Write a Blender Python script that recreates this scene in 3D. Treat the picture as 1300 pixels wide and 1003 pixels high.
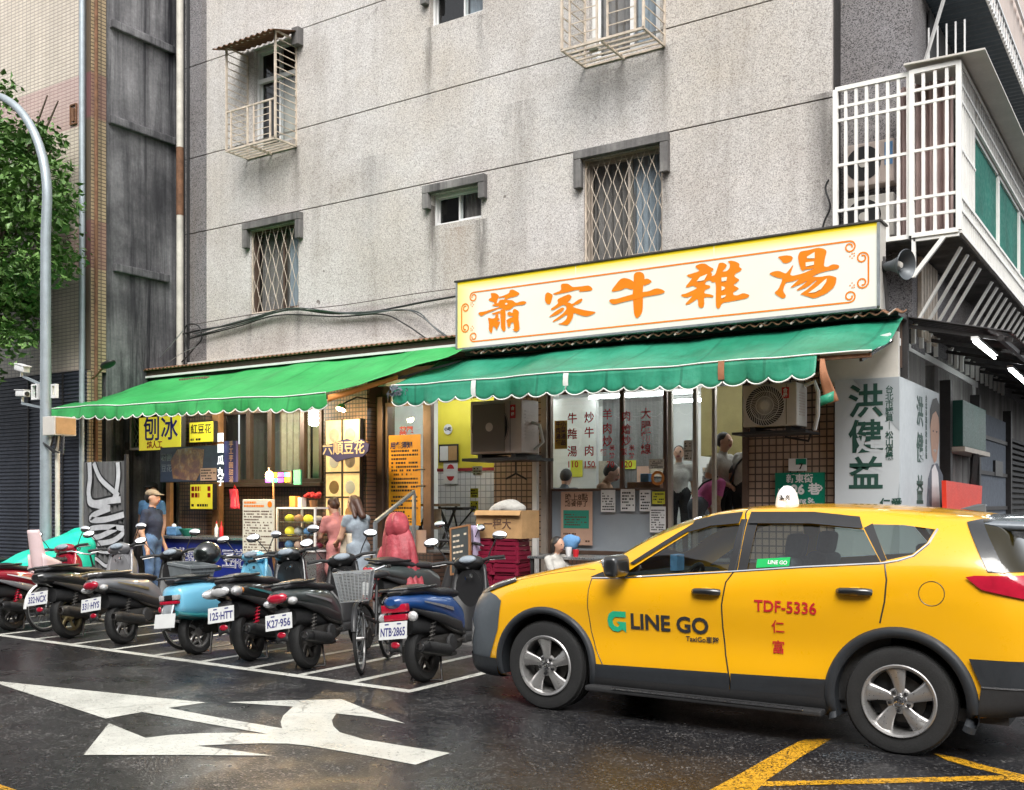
import bpy, bmesh, math, random
import numpy as np
from mathutils import Vector, Matrix, Euler
from mathutils.bvhtree import BVHTree
R = math.radians
random.seed(7)
for o in list(bpy.data.objects): bpy.data.objects.remove(o)
SC = bpy.context.scene
COL = SC.collection

# ------------------------------------------------------------------ camera, sky, sun, exposure
TH = R(33.2); HH = 1.62; FP = 1314.0; HZ = 638.0      # yaw, eye height, focal length and horizon of the photo
cd = bpy.data.cameras.new('camera'); cam = bpy.data.objects.new('camera', cd); COL.objects.link(cam)
cam.location = (0, 0, HH); cam.rotation_euler = (R(90), 0, TH)
cd.sensor_width = 36; cd.lens = 36 * FP / 1300; cd.shift_y = (HZ - 501.5) / 1300
cd.clip_start = 0.05; cd.clip_end = 2000
SC.camera = cam
W = bpy.data.worlds.new('World'); SC.world = W; W.use_nodes = True
wn = W.node_tree.nodes; wl = W.node_tree.links
bg = wn['Background']; sky = wn.new('ShaderNodeTexSky'); sky.sky_type = 'NISHITA'; sky.sun_disc = False
SUN_EL, SUN_AZ = R(50), R(148)
sky.sun_elevation = SUN_EL; sky.sun_rotation = SUN_AZ; sky.air_density = 1.0; sky.dust_density = 3.0
hs = wn.new('ShaderNodeHueSaturation'); hs.inputs['Saturation'].default_value = 0.16
wl.new(sky.outputs[0], hs.inputs['Color']); wl.new(hs.outputs[0], bg.inputs['Color'])
bg.inputs['Strength'].default_value = 0.15
sd = bpy.data.lights.new('sun', 'SUN'); sun = bpy.data.objects.new('sun', sd); COL.objects.link(sun)
sd.energy = 1.5; sd.angle = R(35); sd.color = (1.0, 0.97, 0.92)
sdir = Vector((math.sin(SUN_AZ) * math.cos(SUN_EL), math.cos(SUN_AZ) * math.cos(SUN_EL), math.sin(SUN_EL)))
sun.rotation_euler = sdir.to_track_quat('Z', 'Y').to_euler(); sun.location = (0, -5, 20)
SC.view_settings.view_transform = 'Standard'; SC.view_settings.look = 'None'
SC.view_settings.exposure = 1.08; SC.view_settings.gamma = 1.0; SC.view_settings.use_curve_mapping = False
SC.cycles.max_bounces = 6; SC.cycles.diffuse_bounces = 3; SC.cycles.glossy_bounces = 3; SC.cycles.transparent_max_bounces = 10
SC.cycles.caustics_reflective = False; SC.cycles.caustics_refractive = False

# ------------------------------------------------------------------ measuring helpers (photo pixel + known plane -> metres)
SI, CO = math.sin(TH), math.cos(TH)
def at(px, py, Y):
    u = (px - 650) / FP; d = Y / (CO + u * SI)
    return Vector((d * (u * CO - SI), Y, HH - (py - HZ) * d / FP))
def gx(px, Y): return at(px, 0, Y).x
def gz(px, py, Y): return at(px, py, Y).z
def atx(px, py, X):
    u = (px - 650) / FP; d = X / (u * CO - SI)
    return Vector((X, d * (CO + u * SI), HH - (py - HZ) * d / FP))
def gnd(px, py, z=0.0):
    u = (px - 650) / FP; d = (HH - z) * FP / (py - HZ)
    return Vector((d * (u * CO - SI), d * (CO + u * SI), z))

# ------------------------------------------------------------------ object helpers
def link(name, data, parent=None):
    o = bpy.data.objects.new(name, data); COL.objects.link(o)
    if parent is not None: o.parent = parent
    return o
def tag(o, label, cat, group=None):
    o['label'] = label; o['category'] = cat
    if group: o['group'] = group
    return o
def thing(name, label, cat, loc=(0, 0, 0), rz=0.0, group=None):
    o = link(name, None); o.location = loc; o.rotation_euler = (0, 0, rz); o.empty_display_size = 0.1
    return tag(o, label, cat, group)
def struct(o): o['kind'] = 'structure'; return o
def stuff(o): o['kind'] = 'stuff'; return o
def copy_tree(o, parent=None):
    c = o.copy(); COL.objects.link(c); c.parent = parent
    for ch in KIDS.get(o.name, []): copy_tree(ch, c)
    return c
KIDS = {}

class MB:
    def __init__(s): s.v = []; s.f = []; s.mi = []; s.cur = 0; s.M = None
    def add(s, vs, fs):
        n = len(s.v)
        if s.M is not None: vs = [s.M @ Vector(v) for v in vs]
        s.v += [tuple(v) for v in vs]
        for f in fs: s.f.append(tuple(i + n for i in f)); s.mi.append(s.cur)
        return s
    def box(s, x0, x1, y0, y1, z0, z1):
        return s.add([(x0,y0,z0),(x1,y0,z0),(x1,y1,z0),(x0,y1,z0),(x0,y0,z1),(x1,y0,z1),(x1,y1,z1),(x0,y1,z1)],
                     [(0,3,2,1),(4,5,6,7),(0,1,5,4),(1,2,6,5),(2,3,7,6),(3,0,4,7)])
    def cbox(s, c, d, rot=None):
        vs = [Vector((sx*d[0]/2, sy*d[1]/2, sz*d[2]/2)) for sz in (-1,1) for sx, sy in ((-1,-1),(1,-1),(1,1),(-1,1))]
        if rot is not None: vs = [rot @ v for v in vs]
        return s.add([v + Vector(c) for v in vs], [(0,3,2,1),(4,5,6,7),(0,1,5,4),(1,2,6,5),(2,3,7,6),(3,0,4,7)])
    def quad(s, a, b, c, d): return s.add([a,b,c,d], [(0,1,2,3)])
    def bar(s, a, b, w, h=None):          # square bar between two points
        h = h or w; a = Vector(a); b = Vector(b); d = (b - a); L = d.length
        if L < 1e-6: return s
        z = d.normalized(); x = z.cross(Vector((0,0,1)))
        if x.length < 1e-3: x = Vector((1,0,0))
        x.normalize(); y = z.cross(x)
        vs = []
        for p in (a, b):
            for sx, sy in ((-1,-1),(1,-1),(1,1),(-1,1)): vs.append(p + x*sx*w/2 + y*sy*h/2)
        return s.add(vs, [(0,3,2,1),(4,5,6,7),(0,1,5,4),(1,2,6,5),(2,3,7,6),(3,0,4,7)])
    def tube(s, pts, r, n=8, cap=True, closed=False):
        pts = [Vector(p) for p in pts]; m = len(pts); rs = r if isinstance(r, (list, tuple)) else [r]*m
        prev = None; vs = []; fs = []
        for i, p in enumerate(pts):
            if closed: d = pts[(i+1) % m] - pts[i-1]
            else: d = pts[min(i+1, m-1)] - pts[max(i-1, 0)]
            d.normalize()
            if prev is None:
                x = d.cross(Vector((0,0,1)))
                if x.length < 1e-3: x = Vector((1,0,0))
            else: x = prev - d * prev.dot(d)
            x.normalize(); prev = x; y = d.cross(x)
            for k in range(n):
                a = 2*math.pi*k/n; vs.append(p + (x*math.cos(a) + y*math.sin(a)) * rs[i])
        for i in range(m if closed else m-1):
            for k in range(n):
                a = i*n; b = ((i+1) % m)*n; k2 = (k+1) % n
                fs.append((a+k, a+k2, b+k2, b+k))
        if cap and not closed: fs.append(tuple(range(n-1, -1, -1))); fs.append(tuple((m-1)*n + k for k in range(n)))
        return s.add(vs, fs)
    def lathe(s, prof, M=None, n=20, cap=True):     # profile (r, z) round local z
        M = M or Matrix(); vs = []; fs = []; m = len(prof)
        for (r, z) in prof:
            for k in range(n):
                a = 2*math.pi*k/n; vs.append(M @ Vector((r*math.cos(a), r*math.sin(a), z)))
        for i in range(m-1):
            for k in range(n): fs.append((i*n+k, i*n+(k+1) % n, (i+1)*n+(k+1) % n, (i+1)*n+k))
        if cap and prof[0][0] > 1e-4: fs.append(tuple(range(n-1, -1, -1)))
        if cap and prof[-1][0] > 1e-4: fs.append(tuple((m-1)*n+k for k in range(n)))
        return s.add(vs, fs)
    def prism(s, poly, axis, a, b):       # poly in the two other axes, extruded a..b
        n = len(poly)
        def P(p, t): return {'x': (t, p[0], p[1]), 'y': (p[0], t, p[1]), 'z': (p[0], p[1], t)}[axis]
        vs = [P(p, a) for p in poly] + [P(p, b) for p in poly]
        fs = [tuple(range(n-1, -1, -1)), tuple(range(n, 2*n))] + [(i, (i+1) % n, n+(i+1) % n, n+i) for i in range(n)]
        return s.add(vs, fs)
    def grid(s, fn, nu, nv, closed_u=False):
        vs = [fn(i/(nu-1 if not closed_u else nu), j/(nv-1)) for i in range(nu) for j in range(nv)]
        fs = []
        for i in range(nu if closed_u else nu-1):
            for j in range(nv-1):
                a = i*nv+j; b = ((i+1) % nu)*nv+j; fs.append((a, b, b+1, a+1))
        return s.add(vs, fs)
    def ell(s, c, r, n=16, m=10, rot=None):
        def fn(u, v):
            a = 2*math.pi*u; t = math.pi*v
            p = Vector((r[0]*math.sin(t)*math.cos(a), r[1]*math.sin(t)*math.sin(a), -r[2]*math.cos(t)))
            if rot is not None: p = rot @ p
            return p + Vector(c)
        return s.grid(fn, n, m, True)
    def mesh(s, name, mats, smooth=False, bevel=0.0, seg=2):
        me = bpy.data.meshes.new(name); me.from_pydata(s.v, [], s.f)
        for m in (mats if isinstance(mats, (list, tuple)) else [mats]): me.materials.append(m)
        if any(s.mi): me.polygons.foreach_set('material_index', s.mi)
        bm = bmesh.new(); bm.from_mesh(me)
        bmesh.ops.recalc_face_normals(bm, faces=bm.faces)
        if bevel:
            ed = [e for e in bm.edges if len(e.link_faces) == 2 and e.calc_face_angle(0) > 0.6]
            bmesh.ops.bevel(bm, geom=ed, offset=bevel, segments=seg, profile=0.6, affect='EDGES', clamp_overlap=True)
        bm.to_mesh(me); bm.free()
        if smooth:
            me.polygons.foreach_set('use_smooth', [True]*len(me.polygons)); me.set_sharp_from_angle(angle=R(38))
        return me
    def build(s, name, mats, parent=None, smooth=False, bevel=0.0, seg=2):
        o = link(name, s.mesh(name, mats, smooth, bevel, seg), parent)
        if parent is not None: KIDS.setdefault(parent.name, []).append(o)
        return o
def part(name, me, parent, loc=None, rot=None):
    o = link(name, me, parent); KIDS.setdefault(parent.name, []).append(o)
    if loc is not None: o.location = loc
    if rot is not None: o.rotation_euler = rot
    return o

# flat lettering: built once per string from Blender's own font, faces -Y by default
def glyph(sx, size, bold=0.0, ext=0.0015, align='CENTER'):
    cu = bpy.data.curves.new('lettering', 'FONT'); cu.body = sx; cu.size = size; cu.align_x = align; cu.align_y = 'CENTER'
    cu.offset = bold; cu.extrude = ext; cu.resolution_u = 3; cu.space_line = 1.0
    ob = bpy.data.objects.new('lettering', cu)
    me = bpy.data.meshes.new_from_object(ob)
    bpy.data.objects.remove(ob); bpy.data.curves.remove(cu)
    return me
def mesh_to(mb, me, M):
    mb.add([M @ v.co for v in me.vertices], [tuple(p.vertices) for p in me.polygons])
FRONT = Matrix.Rotation(R(90), 4, 'X')
SIDE = Matrix.Rotation(R(90), 4, 'Z') @ FRONT
def letters(name, rows, mat, parent, rot=FRONT):
    """rows: (string, (x,y,z), size, bold[, align, stretch x]); one flat mesh of print"""
    mb = MB()
    for r in rows:
        sx, p, size, bold = r[:4]; al = r[4] if len(r) > 4 else 'CENTER'; st = r[5] if len(r) > 5 else 1.0
        me = glyph(sx, size, bold, 0.001, al)
        mesh_to(mb, me, Matrix.Translation(p) @ rot @ Matrix.Diagonal((st, 1, 1, 1)))
        bpy.data.meshes.remove(me)
    return mb.build(name, mat, parent)
def column(sx, x, y, ztop, pitch, size, bold): return [(c, (x, y, ztop - pitch*(i+.5)), size, bold) for i, c in enumerate(sx)]
def scribble(mb, x0, x1, z0, z1, y, rows, fill=.8, hgt=.5, rnd=random):
    """rows of small print too fine to read"""
    dz = (z1 - z0) / rows
    for i in range(rows):
        zc = z1 - (i + .5)*dz; x = x0; xe = x0 + (x1 - x0)*(rnd.uniform(.45, 1) if rnd.random() < .5 else 1)
        while x < xe:
            w = dz*rnd.uniform(.35, .8)
            if rnd.random() < fill: mb.quad((x, y, zc - dz*hgt/2), (min(x+w, xe), y, zc - dz*hgt/2), (min(x+w, xe), y, zc + dz*hgt/2), (x, y, zc + dz*hgt/2))
            x += w + dz*.16

# continuous organic surfaces: smooth union of round cones and ellipsoids, meshed with surface nets
def sdf_mesh(name, prims, mats, res=.012, k=.03):
    P = [np.array(p[1], float) for p in prims] ; lo = np.full(3, 1e9); hi = -lo
    for p in prims:
        if p[0] == 'c':
            for q, r in ((p[1], p[3]), (p[2], p[4])): lo = np.minimum(lo, np.array(q) - r); hi = np.maximum(hi, np.array(q) + r)
        else:
            m = max(p[2]); lo = np.minimum(lo, np.array(p[1]) - m); hi = np.maximum(hi, np.array(p[1]) + m)
    lo -= 3*res + k*.3; hi += 3*res + k*.3
    n = np.ceil((hi - lo)/res).astype(int) + 1
    ax = [lo[i] + res*np.arange(n[i]) for i in range(3)]
    G = np.stack(np.meshgrid(*ax, indexing='ij'), -1)
    def dist(p, Q):
        if p[0] == 'c':
            a = np.array(p[1], float); b = np.array(p[2], float); ba = b - a; L = max(ba @ ba, 1e-9)
            t = np.clip(((Q - a) @ ba)/L, 0, 1); return np.linalg.norm(Q - a - t[..., None]*ba, axis=-1) - (p[3] + t*(p[4] - p[3]))
        c = np.array(p[1], float); r = np.array(p[2], float); q = Q - c
        if p[3] is not None: q = q @ np.array(p[3])      # rotation matrix columns = local axes
        k0 = np.linalg.norm(q/r, axis=-1); k1 = np.linalg.norm(q/(r*r), axis=-1)
        return k0*(k0 - 1)/np.maximum(k1, 1e-9)
    D = None
    for p in prims:
        d = dist(p, G)
        kk = p[-1] if isinstance(p[-1], float) and len(p) == 7 else k
        if D is None: D = d
        else:
            h = np.clip(.5 + .5*(d - D)/kk, 0, 1); D = d*(1-h) + D*h - kk*h*(1-h)
    S = D < 0
    nx, ny, nz = (s - 1 for s in S.shape)
    cnt = np.zeros((nx, ny, nz), int); pos = np.zeros((nx, ny, nz, 3)); num = np.zeros((nx, ny, nz))
    for dx in (0, 1):
        for dy in (0, 1):
            for dz in (0, 1): cnt += S[dx:dx+nx, dy:dy+ny, dz:dz+nz]
    for axs in range(3):
        for o1 in (0, 1):
            for o2 in (0, 1):
                off = [0, 0, 0]; oth = [i for i in range(3) if i != axs]; off[oth[0]] = o1; off[oth[1]] = o2
                a = D[off[0]:off[0]+nx, off[1]:off[1]+ny, off[2]:off[2]+nz]; of2 = off[:]; of2[axs] = 1
                b = D[of2[0]:of2[0]+nx, of2[1]:of2[1]+ny, of2[2]:of2[2]+nz]
                cr = (a < 0) != (b < 0); t = np.where(cr, a/np.where(cr, a - b, 1), 0)
                for i in range(3): pos[..., i] += np.where(cr, (t if i == axs else off[i]), 0)
                num += cr
    act = (cnt > 0) & (cnt < 8); idx = -np.ones(act.shape, int); ii = np.argwhere(act); idx[act] = np.arange(len(ii))
    V = lo + res*(ii + pos[act]/num[act][:, None])
    F = []
    for axs in range(3):
        a = [slice(1, None)]*3; sl0 = [slice(1, -1)]*3; sl1 = [slice(1, -1)]*3
        sl0[axs] = slice(0, -1); sl1[axs] = slice(1, None)
        A = S[tuple(sl0)]; B = S[tuple(sl1)]; e = np.argwhere(A != B)
        if not len(e): continue
        base = e.copy(); oth = [i for i in range(3) if i != axs]
        for i in oth: base[:, i] += 1
        c = []
        for o1, o2 in ((-1,-1),(0,-1),(0,0),(-1,0)):
            q = base.copy(); q[:, oth[0]] += o1; q[:, oth[1]] += o2; c.append(idx[q[:,0], q[:,1], q[:,2]])
        F.append(np.stack(c, 1))
    F = np.concatenate(F); F = F[(F >= 0).all(1)]
    md = np.stack([dist(p, V) for p in prims]); near = md.argmin(0); mid = np.array([p[5] if p[0] == 'c' else p[4] for p in prims])[near]
    me = bpy.data.meshes.new(name); me.from_pydata(V.tolist(), [], F.tolist())
    for m in mats: me.materials.append(m)
    me.polygons.foreach_set('material_index', mid[F[:, 0]].astype(np.int32)); me.polygons.foreach_set('use_smooth', [True]*len(F))
    bm = bmesh.new(); bm.from_mesh(me); bmesh.ops.recalc_face_normals(bm, faces=bm.faces); bm.to_mesh(me); bm.free()
    return me
# ------------------------------------------------------------------ materials
def S(r, g, b): return tuple(((c/255)/12.92 if c/255 < .04045 else ((c/255 + .055)/1.055)**2.4) for c in (r, g, b))
class N:
    def __init__(s, name):
        s.m = bpy.data.materials.new(name); s.m.use_nodes = True; s.t = s.m.node_tree; s.b = s.t.nodes['Principled BSDF']
        s.tc = s.t.nodes.new('ShaderNodeTexCoord')
    def n(s, typ, **k):
        x = s.t.nodes.new('ShaderNode' + typ)
        for a, v in k.items():
            if a in x.inputs: x.inputs[a].default_value = v
            else: setattr(x, a, v)
        return x
    def l(s, a, b): s.t.links.new(a, b)
    def co(s, scale=(1, 1, 1), rot=(0, 0, 0), src='Object'):
        mp = s.n('Mapping'); mp.inputs['Scale'].default_value = scale; mp.inputs['Rotation'].default_value = rot
        s.l(s.tc.outputs[src], mp.inputs['Vector']); return mp.outputs[0]
    def noise(s, scale, detail=4, rough=.55, vec=None, out='Fac', dist=0):
        x = s.n('TexNoise'); x.inputs['Scale'].default_value = scale; x.inputs['Detail'].default_value = detail
        x.inputs['Roughness'].default_value = rough; x.inputs['Distortion'].default_value = dist
        s.l(vec if vec is not None else s.tc.outputs['Object'], x.inputs['Vector']); return x.outputs[out]
    def ramp(s, fac, stops, interp='LINEAR'):
        r = s.n('ValToRGB'); e = r.color_ramp; e.interpolation = interp
        while len(e.elements) < len(stops): e.elements.new(.5)
        for el, (p, c) in zip(e.elements, stops):
            el.position = p; el.color = (c, c, c, 1) if not isinstance(c, tuple) else (*c, 1)
        s.l(fac, r.inputs[0]); return r.outputs[0]
    def mix(s, fac, a, b, typ='MIX'):
        x = s.n('MixRGB'); x.blend_type = typ
        for i, v in enumerate((fac, a, b)):
            if hasattr(v, 'is_linked'): s.l(v, x.inputs[i])
            else: x.inputs[i].default_value = v if i == 0 else (*v, 1)
        return x.outputs[0]
    def bump(s, h, dist=.01, st=1.0):
        x = s.n('Bump'); x.inputs['Distance'].default_value = dist; x.inputs['Strength'].default_value = st
        s.l(h, x.inputs['Height']); s.l(x.outputs[0], s.b.inputs['Normal']); return x
    def set(s, **k):
        for a, v in k.items():
            i = s.b.inputs[a.replace('_', ' ')]
            if hasattr(v, 'is_linked'): s.l(v, i)
            else: i.default_value = (*v, 1) if isinstance(v, tuple) and len(v) == 3 else v
        return s
def mat(name, col, rough=.5, metal=0.0, var=.12, vs=5.0, bump=0.0, bs=80.0, emit=0.0, ecol=None, coat=0.0, spec=.5):
    m = N(name)
    if var:
        f = m.noise(vs, 5, .6); g = m.noise(vs*9, 3, .6)
        c = m.mix(m.ramp(f, [(.3, 0), (.7, 1)]), tuple(x*(1-var) for x in col), tuple(min(1, x*(1+var*.7)) for x in col))
        c = m.mix(m.ramp(g, [(.35, .0), (.75, var*.6)]), c, tuple(x*.55 for x in col))
        m.set(Base_Color=c); m.set(Roughness=m.ramp(g, [(.3, max(.02, rough-.08)), (.7, min(1, rough+.1))]))
    else: m.set(Base_Color=col, Roughness=rough)
    m.set(Metallic=metal, Coat_Weight=coat, Specular_IOR_Level=spec)
    if bump: m.bump(m.noise(bs, 4, .6), bump)
    if emit: m.set(Emission_Color=ecol or col, Emission_Strength=emit)
    return m.m
def planar(m, plane):
    sp = m.n('SeparateXYZ'); m.l(m.tc.outputs['Object'], sp.inputs[0]); cb = m.n('CombineXYZ')
    m.l(sp.outputs[plane[0].upper()], cb.inputs[0]); m.l(sp.outputs[plane[1].upper()], cb.inputs[1]); return cb.outputs[0]
def tile(name, c1, c2, mortar, w, h, gap=.006, plane='xz', rough=.35, off=0.0, bump=.004, bands=None, dirt=.3):
    m = N(name); v = planar(m, plane); br = m.n('TexBrick'); m.l(v, br.inputs['Vector']); br.offset = off; br.squash = 1
    br.inputs['Color1'].default_value = (*c1, 1); br.inputs['Color2'].default_value = (*c2, 1); br.inputs['Mortar'].default_value = (*mortar, 1)
    br.inputs['Scale'].default_value = 1; br.inputs['Mortar Size'].default_value = gap; br.inputs['Brick Width'].default_value = w; br.inputs['Row Height'].default_value = h
    br.inputs['Mortar Smooth'].default_value = .2
    c = br.outputs['Color']
    if bands:
        sp = m.n('SeparateXYZ'); m.l(m.tc.outputs['Object'], sp.inputs[0]); z = sp.outputs[2]
        for (z0, z1, bc) in bands:
            a = m.n('Math', operation='GREATER_THAN'); m.l(z, a.inputs[0]); a.inputs[1].default_value = z0
            b = m.n('Math', operation='LESS_THAN'); m.l(z, b.inputs[0]); b.inputs[1].default_value = z1
            k = m.n('Math', operation='MULTIPLY'); m.l(a.outputs[0], k.inputs[0]); m.l(b.outputs[0], k.inputs[1])
            c = m.mix(k.outputs[0], c, m.mix(.42, c, bc))
    d = m.noise(1.3, 6, .65, m.co((1, 1, .35)))
    c = m.mix(m.ramp(d, [(.42, dirt), (.7, 0)]), c, (.08, .07, .06))
    m.set(Base_Color=c, Roughness=rough)
    inv = m.n('Math', operation='SUBTRACT'); inv.inputs[0].default_value = 1; m.l(br.outputs['Fac'], inv.inputs[1])
    m.bump(inv.outputs[0], bump); return m.m
def fabric(name, col, col2, rough=.6, weave=160):
    m = N(name); f = m.noise(2.2, 5, .6); st = m.noise(9, 4, .6, m.co((3, .5, .5)))
    c = m.mix(m.ramp(f, [(.35, 0), (.65, 1)]), col, col2); c = m.mix(m.ramp(st, [(.45, 0), (.8, .45)]), c, tuple(x*.6 for x in col))
    sx_ = m.n('SeparateXYZ'); m.l(m.tc.outputs['Object'], sx_.inputs[0]); md = m.n('Math', operation='PINGPONG'); m.l(sx_.outputs[0], md.inputs[0]); md.inputs[1].default_value = .46
    c = m.mix(m.ramp(md.outputs[0], [(0, .55), (.012, .55), (.02, 0)]), c, tuple(x*.45 for x in col)); c = m.mix(m.ramp(m.noise(.8, 4, .6), [(.45, 0), (.7, .35)]), c, tuple(min(1, x*1.5 + .05) for x in col))
    dd = m.noise(1.1, 6, .7, m.co((1, 1, 2))); c = m.mix(m.ramp(dd, [(.55, 0), (.78, .35)]), c, (.05, .05, .035))
    m.set(Base_Color=c, Roughness=rough, Specular_IOR_Level=.4)
    m.bump(m.noise(7, 3, .5), .02, .6); return m.m
def glassy(name, tint=(.9, .95, .95), rough=.02, mixw=.9, dark=(.02, .02, .02)):
    """window glass: a clear pane with a dusty film"""
    m = N(name); t = m.t; out = t.nodes['Material Output']
    tr = m.n('BsdfTransparent'); tr.inputs[0].default_value = (*tint, 1)
    gl = m.n('BsdfGlossy'); gl.inputs['Roughness'].default_value = rough; gl.inputs[0].default_value = (1, 1, 1, 1)
    lw = m.n('LayerWeight'); lw.inputs[0].default_value = .5; pw = m.n('Math', operation='POWER'); m.l(lw.outputs['Facing'], pw.inputs[0]); pw.inputs[1].default_value = 5
    fr = m.n('Math', operation='MULTIPLY_ADD'); m.l(pw.outputs[0], fr.inputs[0]); fr.inputs[1].default_value = .92; fr.inputs[2].default_value = .055
    mx = m.n('MixShader'); m.l(fr.outputs[0], mx.inputs[0]); m.l(tr.outputs[0], mx.inputs[1]); m.l(gl.outputs[0], mx.inputs[2])
    df = m.n('BsdfDiffuse'); df.inputs[0].default_value = (*dark, 1)
    mm = m.n('MixShader'); mm.inputs[0].default_value = mixw; m.l(df.outputs[0], mm.inputs[1]); m.l(mx.outputs[0], mm.inputs[2])
    m.l(mm.outputs[0], out.inputs[0]); t.nodes.remove(m.b); return m.m

def pebble(name, lo, hi, stain=.5, drips=False):
    m = N(name)
    n1 = m.noise(46, 2, .7); vo = m.n('TexVoronoi'); vo.inputs['Scale'].default_value = 95; m.l(m.tc.outputs['Object'], vo.inputs['Vector'])
    sp = m.n('SeparateColor'); m.l(vo.outputs['Color'], sp.inputs[0])
    c = m.ramp(sp.outputs[0], [(.05, lo), (.25, tuple(a*.5+b*.5 for a, b in zip(lo, hi))), (.6, hi), (1, tuple(min(1, x*1.16) for x in hi))])
    c = m.mix(m.ramp(n1, [(.42, 0), (.72, .35)]), c, lo)
    st = m.noise(.9, 7, .68, m.co((2.6, 1, .22))); big = m.noise(.33, 5, .6)
    f = m.n('Math', operation='MULTIPLY'); m.l(m.ramp(st, [(.5, 0), (.74, 1)]), f.inputs[0]); m.l(m.ramp(big, [(.35, .25), (.6, 1)]), f.inputs[1])
    g = m.n('Math', operation='MULTIPLY'); m.l(f.outputs[0], g.inputs[0]); g.inputs[1].default_value = stain
    c = m.mix(g.outputs[0], c, (.16, .125, .095))
    if drips:                                   # dirt runs below sills and hood ends, rust below the cages
        sp2 = m.n('SeparateXYZ'); m.l(m.tc.outputs['Object'], sp2.inputs[0]); jit = m.noise(7, 4, .7, m.co((1, 1, .12)))
        for (xd, zt_, ln_, wd, cc, am) in DRIPS:
            a = m.n('Math', operation='SUBTRACT'); m.l(sp2.outputs[0], a.inputs[0]); a.inputs[1].default_value = xd
            b = m.n('Math', operation='ABSOLUTE'); m.l(a.outputs[0], b.inputs[0])
            h = m.n('MapRange'); m.l(b.outputs[0], h.inputs[0]); h.inputs[1].default_value = 0; h.inputs[2].default_value = wd; h.inputs[3].default_value = 1; h.inputs[4].default_value = 0
            v = m.n('MapRange'); m.l(sp2.outputs[2], v.inputs[0]); v.inputs[1].default_value = zt_ - ln_; v.inputs[2].default_value = zt_; v.inputs[3].default_value = 0; v.inputs[4].default_value = 1
            up = m.n('Math', operation='LESS_THAN'); m.l(sp2.outputs[2], up.inputs[0]); up.inputs[1].default_value = zt_ + .02
            k1 = m.n('Math', operation='MULTIPLY'); m.l(h.outputs[0], k1.inputs[0]); m.l(v.outputs[0], k1.inputs[1])
            k2 = m.n('Math', operation='MULTIPLY'); m.l(k1.outputs[0], k2.inputs[0]); m.l(up.outputs[0], k2.inputs[1])
            k3 = m.n('Math', operation='MULTIPLY'); m.l(k2.outputs[0], k3.inputs[0]); m.l(m.ramp(jit, [(.32, 0), (.55, min(1, am*1.25))]), k3.inputs[1])
            c = m.mix(k3.outputs[0], c, cc)
        sk = m.noise(5.5, 2, .5); sk2 = m.noise(1.2, 3, .6); kk = m.n('Math', operation='MULTIPLY'); m.l(m.ramp(sk, [(.70, 0), (.76, .75)]), kk.inputs[0]); m.l(m.ramp(sk2, [(.5, 0), (.6, 1)]), kk.inputs[1]); c = m.mix(kk.outputs[0], c, (.1, .08, .07))
    wm = m.noise(.5, 4, .5); c = m.mix(m.ramp(wm, [(.4, .0), (.65, .35)]), c, (.62, .55, .45), 'MULTIPLY')
    c = m.mix(1.0, c, m.ramp(m.noise(.7, 6, .65), [(.32, (.84, .82, .80)), (.5, (1, 1, 1)), (.7, (1.0, .98, .94))]), 'MULTIPLY')
    m.set(Base_Color=c, Roughness=.92, Specular_IOR_Level=.2); m.bump(m.mix(.5, sp.outputs[0], n1), .008, .5); return m.m
def stained(name, base, dark, warm=(.2, .15, .1)):
    m = N(name); st = m.noise(1.0, 8, .72, m.co((3.2, 3.2, .18)), dist=.4); s2 = m.noise(.55, 6, .65); fine = m.noise(22, 5, .7)
    c = m.mix(m.ramp(st, [(.36, 1), (.62, 0)]), base, dark); c = m.mix(m.ramp(s2, [(.38, .75), (.62, 0)]), c, dark)
    c = m.mix(m.ramp(fine, [(.4, .25), (.7, 0)]), c, dark)
    w = m.noise(.8, 6, .7, m.co((4, 4, .15))); c = m.mix(m.ramp(w, [(.62, 0), (.75, .35)]), c, warm)
    m.set(Base_Color=c, Roughness=.85, Specular_IOR_Level=.2); m.bump(fine, .012, .6); return m.m
def crack(m):
    """thin irregular crack lines"""
    nz = m.noise(1.4, 4, .6, None, 'Color'); ad = m.n('MixRGB'); ad.blend_type = 'ADD'; ad.inputs[0].default_value = .55; m.l(m.tc.outputs['Object'], ad.inputs[1]); m.l(nz, ad.inputs[2])
    v = m.n('TexVoronoi', feature='DISTANCE_TO_EDGE'); v.inputs['Scale'].default_value = .55; m.l(ad.outputs[0], v.inputs['Vector']); return m.ramp(v.outputs['Distance'], [(0, .6), (.002, .45), (.005, 0)])
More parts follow.
